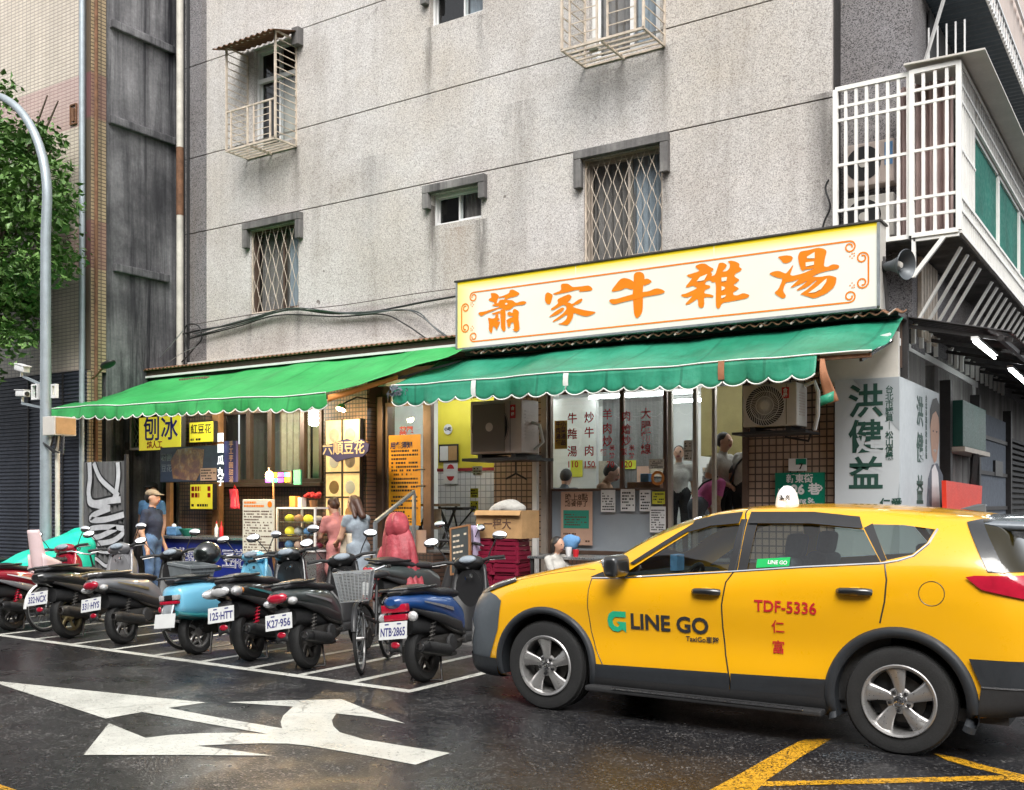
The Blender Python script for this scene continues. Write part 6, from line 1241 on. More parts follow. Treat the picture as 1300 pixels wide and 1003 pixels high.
    # exhaust
    ES = -1 if retro else 1
    mb = MB(); mb.M = Matrix.Diagonal((ES, 1, 1, 1)); mb.tube([(.10, .40, .20), (.135, .25, .215), (.15, .12, .25), (.155, -.02, .285), (.155, -.22, .325), (.152, -.275, .335)], [.022, .03, .052, .06, .058, .045], 14); ex = mb.build('exhaust', M['iron'] if rim != 'iron' else M['black'], T, True)
    mb = MB(); mb.M = Matrix.Diagonal((ES, 1, 1, 1)); mb.tube([(.152, -.268, .334), (.152, -.285, .338)], .03, 14); mb.build('tail_pipe', M['chrome'], ex, True); mb = MB(); mb.M = Matrix.Diagonal((ES, 1, 1, 1)); mb.grid(lambda u, v: (.157 + .066*math.cos((v-.5)*1.7), .15 - .36*u, .252 + .072*u + .066*math.sin((v-.5)*1.7)), 8, 6); o = mb.build('heat_shield', M['black_matt'], ex, True)
    for s in (-1, 1):
        mb = MB(); a = Vector((s*.115, -.05, .28)); b = Vector((s*.115, .06, .56)); n = 60; mb.tube([a.lerp(b, i/n) + Vector((.026*math.cos(i*.9), .026*math.sin(i*.9), 0)) for i in range(n+1)], .006, 5); mb.tube([a, b], .012, 6); mb.build('shock_absorber', M[shock], T, True)
    # floor, leg shield, front
    mb = MB(); mb.box(-.17, .17, .52, .96, .27, .345); mb.build('floorboard', M['black_matt'], T, False, .02)
    cw = M[cowl] if cowl else P
    def shield(u, v): x = (u-.5)*2; w = .20 + .05*math.sin(v*2.2) - .07*v; return (x*w, .93 + .20*v - .10*x*x*(1-.3*v) + .02, .30 + .66*v)
    mb = MB(); mb.grid(shield, 13, 11); o = mb.build('leg_shield', P2 if cowl is None else cw, T, True); mo = o.modifiers.new('t', 'SOLIDIFY'); mo.thickness = .03
    mb = MB(); loft(mb, dense([(1.00, 0, .66, .15, .27, 2.4), (1.12, 0, .70, .15, .25, 2.3), (1.22, 0, .74, .11, .18, 2.2), (1.28, 0, .77, .05, .09, 2)], 4), 20); mb.build('front_cowl', cw, T, True)
    mb = MB()
    for s in (-.065, .065): mb = MB(); mb.tube([(s, 1.12, .62), (s, 1.27, wheel_r)], .018, 8); mb.build('fork_leg', M['grey_steel'], T, True)
    mb = MB(); mb.grid(lambda u, v: ((v-.5)*.13, 1.27 + (wheel_r+.035)*math.cos(.25 + 2.5*u), wheel_r + (wheel_r+.035 - .03*(2*v-1)**2)*math.sin(.25 + 2.5*u)), 14, 7); o = mb.build('front_mudguard', cw, T, True); mo = o.modifiers.new('t', 'SOLIDIFY'); mo.thickness = .008
    # handlebar, rotated by the steering angle
    St = Matrix.Translation((0, 1.06, 0)) @ Matrix.Rotation(steer, 4, 'Z') @ Matrix.Translation((0, -1.06, 0))
    def SB(): q = MB(); q.M = St; return q
    mb = SB(); mb.ell((0, 1.05, .99), (.155, .11, .075), 20, 12, Euler((R(-18), 0, 0)).to_matrix()); hb = mb.build('handlebar_cover', P2 if cowl is None else cw, T, True)
    mb = SB(); mb.ell((0, .965, 1.025), (.085, .05, .035), 16, 10, Euler((R(30), 0, 0)).to_matrix()); mb.build('instrument_panel', M['c_grey'], hb, True); mb = SB(); mb.ell((0, 1.145, .98), (.10, .03, .055), 16, 10); mb.build('headlamp', M['clear_lens'], hb, True)
    for s in (-1, 1):
        mb = SB(); mb.tube([(s*.13, 1.03, 1.0), (s*.22, 1.0, 1.02), (s*.36, .95, 1.015)], [.018, .018, .019], 10); g = mb.build('grip', M['black_matt'], T, True)
        mb = SB(); mb.tube([(s*.17, 1.05, 1.0), (s*.27, 1.06, 1.0), (s*.36, 1.02, .995)], .007, 6); mb.build('brake_lever', M['alloy'], g, True)
        mb = SB(); mb.tube([(s*.20, 1.01, 1.03), (s*.235, 1.0, 1.10), (s*.30, .985, 1.20)], .006, 6); st = mb.build('mirror_stem', M['black'], T, True)
        er = Euler((R(-24), R(s*8), R(s*-12))).to_matrix(); mb = SB(); mb.ell((s*.335, .985, 1.225), (.076, .02, .048), 18, 10, er); mb.build('mirror_shell', M['black'], st, True); mb = SB(); mb.ell((s*.335, .967, 1.232), (.070, .007, .042), 18, 8, er); mb.build('mirror_glass', M['mirror'], st, True)
    mb = MB(); mb.tube([(-.12, .30, .27), (-.2, .24, .02)], .012, 6); mb.build('side_stand', M['dark_steel'], T, True)
    mb = MB(); mb.tube([(-.11, .12, .22), (-.16, .02, .012), (.16, .02, .012), (.11, .12, .22)], .012, 6); mb.build('centre_stand', M['dark_steel'], T, True)
    mb = MB(); mb.tube([(.14, .12, .83), (.155, -.15, .83), (.13, -.36, .835), (0, -.415, .84), (-.13, -.36, .835), (-.155, -.15, .83), (-.14, .12, .83)], .013, 8); mb.build('grab_rail', M['alloy'] if rack else M['black'], T, True)
    if rack:
        for i in range(5): mb = MB(); x = -.12 + .06*i; mb.tube([(x, -.10, .85), (x, -.52, .86)], .006, 6); mb.build('rack_rod', M['brass'], T, True)
        for y in (-.10, -.30, -.52): mb = MB(); mb.tube([(-.14, y, .853), (.14, y, .853)], .007, 6); mb.build('rack_rod', M['brass'], T, True)
    # cables, decals, pegs, hook and lock
    for s, k in ((-1, .0), (1, .02), (1, .05)): mb = SB(); mb.tube([(s*.2, 1.06, .995), (s*.17, 1.14, 1.03-k), (s*.06, 1.16, .93-k), (s*.03, 1.12, .80)], .0055, 5); mb.build('brake_cable', M['black'], T, True)
    if decal_m:
        for s in (-1, 1):
            mb = MB(); mb.grid(lambda u, v: (s*(.174 + .012*math.sin(u*3)), -.16 + .5*u, .715 - .10*u - (.012 + .02*u)*v), 12, 2); mb.build('side_stripe', M[decal_m], T, True)
    for s in (-1, 1): mb = MB(); mb.box(s*.17-.02, s*.17+.02, .36, .46, .30, .325); mb.build('foot_peg', M['iron'], T, False, .006)
    mb = MB(); mb.tube([(0, 1.0, .86), (0, .95, .84), (0, .94, .87)], .007, 5); mb.build('bag_hook', M['chrome'], T, True); mb = MB(); mb.lathe([(0, 0), (.02, 0), (.02, .012), (0, .014)], Matrix.Translation((.07, .955, .87)) @ Matrix.Rotation(R(90), 4, 'X'), 12); mb.build('ignition_lock', M['chrome'], T, True)
    mb = MB(); loft(mb, dense([(.0, .0, .60, .155, .03, 3), (.25, 0, .44, .16, .03, 3), (.55, 0, .36, .15, .03, 3)], 4), 16); mb.build('lower_trim', M['iron'] if not retro else P2, T, True)
    mb = MB(); mb.lathe([(.075, 0), (.085, .02), (.07, .035), (0, .04)], Matrix.Translation((.13, .28, .30)) @ AX, 20); mb.build('fan_cover', M['black_matt'], T, True)
    T.scale = (size, size, size); return T
M['mirror'] = mat('mirror_glass', (.9, .9, .9), .04, 1.0, 0); M['brass'] = mat('tarnished_brass_wire', (.36, .30, .16), .45, .7, .2)
G0 = lambda px, py: gnd(px, py, 0)
p = G0(540, 866); scooter('blue scooter with plate NTB 2865 beside the taxi front', p, R(8), R(-7), 'sc_blue', 'black', 'iron', 'NTB·2865', '', 'square', False, .35, 'black', size=1.03, decal_m='alloy')
p = G0(393, 849); scooter('dark grey scooter with plate K27 956 behind the wire-basket bicycle', p, R(17), R(-10), 'sc_dark', 'black', 'iron', 'K27·956', '', 'low', False, .55, 'black', size=1.02, decal_m='sc_silver', wheel_r=.25)
p = G0(320, 839); scooter('black scooter with clear tail lamps and plate 125 at the price board', p, R(18), R(-9), 'sc_black', 'black', 'iron', '125·HTT', '', 'clear', False, .15, 'sc_black', shock='red_lens', size=1.05, decal_m='teal_dark', wheel_r=.26)
p = G0(251, 831); scooter('light blue retro scooter with black seat and exposed silver wheel', p, R(8), R(-6), 'sky_blue', 'teal_dark', 'alloy', '', '', 'retro', False, .2, 'sky_blue', True, 'black', 'seat', .24)
p = G0(158, 818); scooter('silver grey scooter with red tail lamp and luggage rack', p, R(13), R(-10), 'sc_silver', 'black', 'alloy', '331·HYS', '', 'low', True, .42, 'black', decal_m='brass', size=.99)
p = G0(90, 810.5); scooter('black scooter with white plate between child-seat bike and silver scooter', p, R(16), R(-9), 'sc_black', 'black_matt', 'brass', '332·NCX', '', 'none', False, .25, 'sc_silver', size=1.04, wheel_r=.26)
p = G0(16, 801); scooter('red and black scooter at the far left edge with white plate', p, R(14), R(-8), 'sc_red', 'sc_silver', 'iron', '187·KDE', '', 'low', False, .3, 'sc_red', shock='red_lens', decal_m='paper')
p = at(500, 0, 9.75); scooter('scooter on the pavement under the red raincoat', (p.x, 9.75, .1), R(-14), R(3), 'sc_dark', 'black', 'iron', '', '', 'low', False, .2, 'black', name='parked_scooter')
scooter('scooter behind the turquoise cover beside the lamp post', (-14.2, 8.35, 0), R(0), R(3), 'sc_silver', 'black', 'alloy', '', '', 'low', False, .2, 'black')

def bicycle(label, loc, rz, lean, col, basket, r=.325, silver=False, group='bicycles among the scooters', steer=0.0):
    T = thing('parked_bicycle', label, 'bicycle', loc, rz, group); T.rotation_euler = (0, lean, rz)
    wb = 1.04; St = Matrix.Translation((0, wb-.12, 0)) @ Matrix.Rotation(steer, 4, 'Z') @ Matrix.Translation((0, -(wb-.12), 0))
    for y, st in ((0, Matrix()), (wb, St)):
        q = MB(); q.M = st; c = Vector((0, y, r)); ang = [k*2*math.pi/40 for k in range(40)]
        q.tube([c + Vector((0, (r-.016)*math.cos(a), (r-.016)*math.sin(a))) for a in ang], .017, 8, closed=True); w = q.build('wheel', M['rubber'], T, True)
        q = MB(); q.M = st; q.tube([c + Vector((0, (r-.042)*math.cos(a), (r-.042)*math.sin(a))) for a in ang], .011, 6, closed=True); q.build('rim', M['alloy'], w, True)
        q = MB(); q.M = st; q.tube([c + Vector((-.045, 0, 0)), c + Vector((.045, 0, 0))], .02, 10); q.build('hub', M['alloy'], w, True)
        q = MB(); q.M = st
        for k in range(28): a = k*2*math.pi/28; s = .03*(1 if k % 2 else -1); q.tube([c + Vector((s, .018*math.cos(a+.6*s*30), .018*math.sin(a+.6*s*30))), c + Vector((0, (r-.048)*math.cos(a), (r-.048)*math.sin(a)))], .0014, 3)
        stuff(q.build('spokes', M['wire'], w))
        q = MB(); q.M = st; q.grid(lambda u, v: (c.x + (v-.5)*.05, c.y + (r+.018 - .012*(2*v-1)**2)*math.cos(.5+2.6*u if y == 0 else .3+1.9*u), c.z + (r+.018 - .012*(2*v-1)**2)*math.sin(.5+2.6*u if y == 0 else .3+1.9*u)), 22, 5); o = q.build('mudguard', M['alu_white'] if silver else M['black'], T, True)
    F = M[col]; bb = (0, .44, .28); stp = (0, .28, .78); hd = (0, wb-.18, .78); hb = (0, wb-.10, .56)
    q = MB(); q.tube([bb, stp], .016, 8); q.tube([stp, (0, .27, .86)], .012, 8); q.tube([(0, .40, .42), hb], .018, 8); q.tube([hd, hb], .02, 8)
    for s in (-.04, .04): q.tube([(s, 0, r), (s*.7, .44, .28)], .010, 6); q.tube([(s, 0, r), (s*.4, .31, .66)], .009, 6)
    q.build('frame', F, T, True)
    q = MB(); q.M = St
    for s in (-.05, .05): q.tube([(0, wb-.11, .60), (s*.6, wb-.10, .56), (s, wb-.06, .50), (s, wb, r)], .011, 6)
    q.tube([(0, wb-.11, .58), (0, wb-.18, .78), (0, wb-.22, .92)], .012, 8); q.build('fork', F, T, True)
    q = MB(); q.M = St; q.tube([(-.27, wb-.42, .98), (-.24, wb-.30, .99), (-.12, wb-.22, .95), (0, wb-.21, .93), (.12, wb-.22, .95), (.24, wb-.30, .99), (.27, wb-.42, .98)], .011, 8); q.build('handlebar', M['chrome'], T, True)
    for s in (-1, 1): q = MB(); q.M = St; q.tube([(s*.262, wb-.37, .983), (s*.275, wb-.47, .978)], .017, 8); q.build('grip', M['black_matt'], T, True)
    q = MB(); loft(q, dense([(.10, 0, .88, .10, .035, 2.5), (.20, 0, .885, .105, .04, 2.5), (.30, 0, .885, .06, .035, 2.2), (.40, 0, .885, .025, .025, 2)], 4), 16); q.build('saddle', M['seat'], T, True)
    q = MB(); q.lathe([(.02, -.01), (.09, -.004), (.09, .004), (.02, .01)], Matrix.Translation((.06, .44, .28)) @ AX, 24); cr = q.build('crank', M['iron'], T, True)
    for s, a in ((1, .6), (-1, .6+math.pi)): q = MB(); e = Vector((s*.075, .44 + .16*math.cos(a), .28 + .16*math.sin(a))); q.bar((s*.065, .44, .28), e, .018); q.cbox(e + Vector((s*.05, 0, 0)), (.09, .06, .02)); q.build('pedal', M['black'], cr)
    q = MB(); q.tube([(-.03, .02, r), (-.12, -.05, .01)], .008, 6); q.build('kick_stand', M['alloy'], T)
    q = MB(); q.box(-.07, .07, -.10, .26, .70, .71); 
    for s in (-.06, .06): q.bar((s, -.02, .70), (s*.8, 0, r), .01)
    q.build('carrier', M['black'], T); q = MB(); q.ell((0, -.345 if r < .3 else -.36, .47), (.025, .012, .035), 12, 8); q.build('reflector', M['red_lens'], T, True)
    def wire_basket(cx, cy, z0, w0, w1, d0, d1, h, n, m, thick, rings):
        B = MB(); B.M = St if cy > .6 else None
        def cor(t, k): a = w0 + (w1-w0)*t; b = d0 + (d1-d0)*t; return [(cx-a, cy-b, z0+h*t), (cx+a, cy-b, z0+h*t), (cx+a, cy+b, z0+h*t), (cx-a, cy+b, z0+h*t)][k]
        for i in range(rings+1):
            t = i/rings
            for k in range(4): B.bar(cor(t, k), cor(t, (k+1) % 4), thick*(1.8 if i == rings else 1))
        for k in range(4):
            for j in range(n): f = j/n; a = Vector(cor(0, k)).lerp(Vector(cor(0, (k+1) % 4)), f); b = Vector(cor(1, k)).lerp(Vector(cor(1, (k+1) % 4)), f); B.bar(a, b, thick)
        for j in range(1, n): f = j/n; B.bar(Vector(cor(0, 0)).lerp(Vector(cor(0, 1)), f), Vector(cor(0, 3)).lerp(Vector(cor(0, 2)), f), thick)
        return stuff(B.build('basket', m, T))
    if basket == 'wire': wire_basket(0, wb+.07, .70, .13, .175, .09, .125, .27, 9, M['wire'], .0065, 10)
    if basket == 'rear':
        B = MB()
        def wallp(k, t, v):
            a = .16 + .045*v; b = .13 + .03*v; c = [(-a, -b), (a, -b), (a, b), (-a, b)]; p0, p1 = c[k], c[(k+1) % 4]; return (p0[0] + (p1[0]-p0[0])*t, .02 + p0[1] + (p1[1]-p0[1])*t, .73 + .21*v)
        for k in range(4): B.grid(lambda u, v: wallp(k, u, v), 2, 2)
        B.add([wallp(k, 0, 0) for k in range(4)], [(0,1,2,3)]); b = B.build('basket', M['basket'], T); mo = b.modifiers.new('t', 'SOLIDIFY'); mo.thickness = .008
        B = MB()
        for i in range(5):
            for k in range(4): B.bar(Vector(wallp(k, 0, i/4)) , Vector(wallp(k, 1, i/4)), .016 if i < 4 else .028)
        for k in range(4):
            for j in range(6): B.bar(wallp(k, j/6, 0), wallp(k, j/6, 1), .01)
        stuff(B.build('basket_ribs', M['basket'], T))
    return T
p = G0(237, 825); eb = bicycle('bicycle with grey rear basket and pale mudguard between silver and blue scooters', p, R(-4), R(4), 'black', 'rear', .335, True)
p = G0(457, 856); wheel_p = p; hd = Vector((.42, -.91)); bicycle('black bicycle with grey wire front basket facing the road', (p.x - hd.x*1.04, p.y - hd.y*1.04, 0), math.atan2(-hd.x, hd.y), R(4), 'black', 'wire', .335, False, 'bicycles among the scooters', .15)
p = G0(58, 802); kb = bicycle('electric bicycle with pale pink child seat beside the black scooter', p, R(12), R(-4), 'black', '', .30, True)
# child seat on it
q = MB(); q.grid(lambda u, v: ((u-.5)*(.25 - .06*v*v), -.12 - .06*v + .10*(2*u-1)**2*(1-.3*v), .78 + .50*v), 11, 12); cs = q.build('child_seat', M['pink_seat'], kb, True); mo = cs.modifiers.new('t', 'SOLIDIFY'); mo.thickness = .025
q = MB(); q.grid(lambda u, v: ((u-.5)*.26, -.10 + .32*v, .76 + .015*(2*u-1)**2*4), 7, 5); o = q.build('seat_pan', M['pink_seat'], cs, True); mo = o.modifiers.new('t', 'SOLIDIFY'); mo.thickness = .03
for s in (-1, 1): q = MB(); q.grid(lambda u, v: (s*.125, -.10 + .30*u, .76 + (.22 - .12*u)*v), 5, 4); o = q.build('seat_side', M['pink_seat'], cs, True); mo = o.modifiers.new('t', 'SOLIDIFY'); mo.thickness = .02
# helmet on a seat, beside the grey basket
hp = Vector((-9.23, 7.86, 1.045)); hm = thing('motorcycle_helmet', 'black open-face helmet resting on the bicycle saddle in front of the blue counter', 'helmet', hp)
q = MB(); q.ell((0, 0, 0), (.135, .16, .135), 24, 16); q.build('shell', M['sc_black'], hm, True)
q = MB(); q.grid(lambda u, v: ((.142)*math.cos(-2.6 + 2.1*u)*math.cos(-.5 + .9*v), .168*math.sin(-2.6+2.1*u)*math.cos(-.5 + .9*v), .142*math.sin(-.5+.9*v)), 14, 8); q.build('visor', M['glass_car'], hm, True)
# turquoise cover over a parked scooter
cv = MB(); rr = random.Random(5); c0 = at(84, 674, 9.0)
def cover(u, v):
    y = 8.0 + 1.35*u; ridge = .86 + .42*max(0, (u-.25))/.75 if u > .25 else .86 - .15*(.25-u)/.25; ridge = min(ridge, 1.24); w = .30 + .10*math.sin(u*3.1); a = math.pi*v; base = .52
    fold = .018*math.sin(v*31 + u*9) + .02*math.sin(u*17 + v*5); c = math.cos(a); s = math.sin(a)
    return (-13.72 + (w + fold)*math.copysign(abs(c)**.75, c), y + .03*math.sin(v*12), base + (ridge - base)*s**.55 + fold*.5)
cv.grid(cover, 34, 48); o = cv.build('scooter_cover', M['turq'], None, True); mo = o.modifiers.new('t', 'SOLIDIFY'); mo.thickness = .006; tag(o, 'turquoise cloth cover draped over a scooter at the lamp post', 'cover')
# ------------------------------------------------------------------ dessert stall front at left (parts of the building)
YW = 11.72
def lpx(p): return gx(p, YW)
lw0, lw1 = lpx(281), lpx(410); wz0, wz1 = gz(350, 613, YW), 3.12
dw = MB(); frame_rect(dw, lw0, lw1, wz0, wz1, YW-.03, YW+.05, .06)
for p in (317, 344, 385.5): dw.box(lpx(p)-.045, lpx(p)+.045, YW-.035, YW+.045, wz0+.06, wz1-.06)
dw = dw.build('stall_window', M['alu'], apt, False, .004)
for a, b in ((287, 315), (320, 341), (347, 383), (388, 408)):
    mb = MB(); mb.quad((lpx(a), YW+.01, wz0+.06), (lpx(b), YW+.01, wz0+.06), (lpx(b), YW+.01, wz1-.06), (lpx(a), YW+.01, wz1-.06)); mb.build('pane', M['glass'], dw)
mb = MB(); mb.box(lpx(346), lpx(384), YW+.16, YW+.18, wz0, wz1); mb.build('pale_shutter', M['c_beige'], dw); mb = MB(); mb.box(lpx(388), lpx(409), YW+.16, YW+.18, wz0, wz1); mb.build('pale_shutter', M['room_white'], dw)
for i in range(5): x = lpx(347) + (lpx(383)-lpx(347))*i/4.6; mb = MB(); mb.box(x, x+.012, YW+.15, YW+.159, wz0, wz1); mb.build('shutter_joint', M['alu_light'], dw)
abox('stall_inner_wall', lw0-.2, lw1, 12.3, 12.4, .1, 3.7, 'concrete'); abox('stall_dado', lw0, lw1, YW+.06, YW+.12, .1, wz0-.002, 'tile_brown_dark'); abox('window_sill', lw0-.05, lw1+.02, YW-.08, YW-.001, wz0-.06, wz0-.003, 'alu', .006)
abox('stall_head', gx(170, YW), gx(470, YW), YW-.02, YW+.3, wz1+.002, 3.74, 'alu')
tc0, tc1 = gx(411, 11.66), gx(466, 11.66); abox('tiled_column', tc0, tc1, 11.66, 11.98, .1, 3.7, 'tile_brown')
abox('dark_gap', tc1, gx(489, 11.9)+.02, 11.95, 12.1, .1, 3.2, 'alu')
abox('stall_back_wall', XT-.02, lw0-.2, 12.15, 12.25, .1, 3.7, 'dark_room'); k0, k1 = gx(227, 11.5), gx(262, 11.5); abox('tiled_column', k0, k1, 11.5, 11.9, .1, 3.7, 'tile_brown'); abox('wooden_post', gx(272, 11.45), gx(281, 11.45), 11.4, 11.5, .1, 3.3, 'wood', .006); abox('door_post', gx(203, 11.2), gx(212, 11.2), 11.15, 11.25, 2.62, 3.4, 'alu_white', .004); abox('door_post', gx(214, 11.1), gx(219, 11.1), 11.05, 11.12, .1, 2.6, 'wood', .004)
# lattice window over the stall door
lt = MB(); lx0, lx1 = gx(166, 10.9), gx(202, 10.9); lz0, lz1 = gz(184, 571, 10.9), 3.15; frame_rect(lt, lx0, lx1, lz0, lz1, 10.88, 10.93, .04); lt = lt.build('lattice_window', M['alu_light'], apt)
for i in range(9):
    for s in (1, -1):
        xa = lx0 + (lx1-lx0)*(i/8); xb = xa + s*.45; za, zb_ = lz0+.03, lz1-.03
        if xb > lx1: f = (lx1-xa)/max(xb-xa, 1e-6); xb = lx1; zb_ = za + (zb_-za)*f
        if xb < lx0: f = (xa-lx0)/max(xa-xb, 1e-6); xb = lx0; zb_ = za + (zb_-za)*f
        if abs(xb-xa) > .03: mb = MB(); mb.tube([(xa, 10.9, za), (xb, 10.9, zb_)], .006, 4); mb.build('lattice_rod', M['alu_light'], lt)
mb = MB(); mb.quad((lx0, 11.0, lz0), (lx1, 11.0, lz0), (lx1, 11.0, lz1), (lx0, 11.0, lz1)); mb.build('lattice_backing', M['dark_room'], lt)
abox('stall_door_head', gx(160, 10.95), gx(225, 10.95), 10.93, 11.1, 2.5, 2.62, 'dark_steel')
# graffiti sheet door
gd = thing('graffiti_door', 'grey corrugated metal sheet sprayed with white graffiti at the corner', 'door'); gxa, gxb = gx(105, 10.3), gx(161, 10.3); gza, gzb = .12, gz(133, 586, 10.3)
mb = MB(); nr = 9; mb.grid(lambda u, v: (gxa + (gxb-gxa)*u, 10.3 + .014*(1 if (u*nr) % 1 < .5 else -1), gza + (gzb-gza)*v), 91, 2); mb.build('metal_sheet', M['graf'], gd)
mb = MB(); mb.bar((gxb+.02, 10.28, .1), (gxb+.02, 10.28, gzb+.1), .05); mb.build('door_frame', M['dark_steel'], gd)
def spray(pts, w, m, k, nm='sprayed_stroke'):
    P = []
    for i in range(len(pts)-1):
        for t in range(6):
            q = [np.array(pts[min(max(j, 0), len(pts)-1)], float) for j in (i-1, i, i+1, i+2)]; s = t/6
            P.append(.5*((2*q[1]) + (-q[0]+q[2])*s + (2*q[0]-5*q[1]+4*q[2]-q[3])*s*s + (-q[0]+3*q[1]-3*q[2]+q[3])*s**3))
    P.append(np.array(pts[-1], float)); mb = MB(); Y = 10.282 - .0012*k
    ww = [(gx(95 + p[0]*.1596, Y), gz(95 + p[0]*.1596, 575 + p[1]*.1596, Y)) for p in P]; ww = [(min(max(a, gxa+.01), gxb-.01), b) for a, b in ww]; flat_line(mb, ww, w, Y); mb.build(nm, m, gd)
GR = [([(115, 75), (120, 200), (110, 330), (150, 400), (280, 380), (365, 370)], .11), ([(150, 80), (200, 200), (290, 290), (350, 340)], .09), ([(340, 75), (345, 180), (330, 300), (310, 370)], .10), ([(110, 340), (120, 400), (190, 420), (280, 440)], .10), ([(280, 440), (160, 490), (130, 530), (240, 530), (390, 490)], .10), ([(390, 600), (280, 590), (140, 600), (110, 640), (180, 670), (330, 600)], .09), ([(370, 600), (380, 640), (300, 700), (180, 720)], .09), ([(120, 740), (200, 780), (350, 790)], .07), ([(80, 880), (160, 840), (250, 900), (330, 850)], .06)]
for k, (p_, w) in enumerate(GR): spray(p_, w*1.55, M['graf_black'], k*.3)
for k, (p_, w) in enumerate(GR): spray(p_, w*.95, M['graf_white'], 4 + k*.4)
# signs of the stall
def boxsign(name, label, p0, p1, t, b, Y, m, dep=.09, cat='sign'):
    x0, x1 = gx(p0, Y), gx(p1, Y); z1, z0 = gz((p0+p1)/2, t, Y), gz((p0+p1)/2, b, Y); T = thing(name, label, cat, (0, 0, 0)); mb = MB(); mb.box(x0, x1, Y+.006, Y+dep, z0, z1); mb.build('casing', M['dark_steel'], T, False, .006); mb = MB(); mb.box(x0+.012, x1-.012, Y, Y+.005, z0+.012, z1-.012); mb.build('face', m, T); return T, x0, x1, z0, z1
T, x0, x1, z0, z1 = boxsign('box_sign', 'yellow lit box sign with blue shaved-ice characters under the bright awning', 176, 230, 528, 572, 10.85, M['led_yellow']); letters('sign_lettering', [('刨', (x0+(x1-x0)*.32, 10.847, (z0+z1)/2+.05), .42, .006), ('冰', (x0+(x1-x0)*.73, 10.847, (z0+z1)/2+.05), .42, .006)], mat('blue_vinyl', (.01, .02, .42), .4, 0, 0), T); letters('small_lettering', [('純人工', ((x0+x1)/2-.12, 10.847, z0+.09), .13, .003)], M['red_ink'], T)
T, x0, x1, z0, z1 = boxsign('box_sign', 'small yellow bean-pudding sign above the slanted picture board', 240, 271, 535, 562, 11.3, M['led_yellow']); letters('sign_lettering', [('紅豆花', ((x0+x1)/2, 11.297, (z0+z1)/2+.04), .17, .002)], M['ink'], T); mb = MB(); scribble(mb, x0+.04, x1-.05, z0+.02, z0+.09, 11.297, 1); stuff(mb.build('fine_print', M['ink'], T))
T, x0, x1, z0, z1 = boxsign('box_sign', 'yellow lit price panel below the picture board', 241, 270, 614, 647, 11.25, M['led_yellow']); mb = MB(); scribble(mb, x0+.04, x0+.26, z1-.24, z1-.03, 11.247, 2, 1, .7); scribble(mb, x1-.12, x1-.04, z1-.24, z1-.03, 11.247, 2, 1, .7); stuff(mb.build('fine_print', M['red_ink'], T)); mb = MB(); scribble(mb, x0+.04, x1-.04, z0+.03, z0+.11, 11.247, 1); stuff(mb.build('fine_print', M['ink'], T))
T, x0, x1, z0, z1 = boxsign('picture_board', 'dark slanted board with food photo beside the white LED characters', 203, 302, 566, 612, 10.72, mat('slate_blue_print', (.045, .06, .10), .35, 0, .3, 4), .05, 'board')
fm = N('food_photo_print'); f1 = fm.noise(6, 6, .7); f2 = fm.noise(15, 5, .7); fm.set(Base_Color=fm.mix(fm.ramp(f2, [(.35, 0), (.65, .7)]), fm.ramp(f1, [(.3, (.10, .06, .07)), (.45, (.20, .09, .07)), (.55, (.36, .20, .08)), (.65, (.42, .32, .26)), (.75, (.14, .05, .05))]), (.12, .07, .07)), Roughness=.3)
mb = MB(); W_ = x1-x0; pts = [(x0+W_*.18, z0+.06), (x0+W_*.48, z0+.02), (x0+W_*.56, z0+.2), (x0+W_*.58, z0+.5), (x0+W_*.42, z1-.02), (x0+W_*.24, z1-.04), (x0+W_*.15, z0+.35)]; mb.prism(pts, 'y', 10.714, 10.7185); mb.build('food_photo', fm.m, T)
mb = MB(); mb.box(x0+W_*.54, x0+W_*.74, 10.712, 10.7175, z0+.02, z0+.21); pp = mb.build('price_label', M['poster_pink'], T); mb = MB(); scribble(mb, x0+W_*.55, x0+W_*.73, z0+.03, z0+.2, 10.711, 4); stuff(mb.build('fine_print', M['ink'], pp)); letters('outline_lettering', [('粉圓', (x0+W_*.09, 10.717, z1-.17), .13, .0), ('豆花', (x0+W_*.09, 10.717, z0+.22), .13, 0)], M['c_grey'], T)
lx = gx(280, 10.6); lt_ = thing('led_letters', 'column of white LED characters beside the picture board', 'sign')
for c, y in zip('圓圓瓜丸子', (556, 570, 585, 600, 612)): letters('led_character', [(c, (lx, 10.6, gz(280, y, 10.6)), .145, .002)], M['led_white'], lt_)
mb = MB(); mb.box(gx(286, 10.68), gx(301, 10.68), 10.66, 10.70, gz(293, 612, 10.68), gz(293, 560, 10.68)); o = mb.build('side_board', M['blue_ink'], None); tag(o, 'narrow navy board with outlined characters right of the LED column', 'board'); letters('outline_lettering', column('手工芋圓甜湯', gx(293.5, 10.66), 10.656, gz(293, 560, 10.66), .105, .1, 0), M['poster_pink'], o)
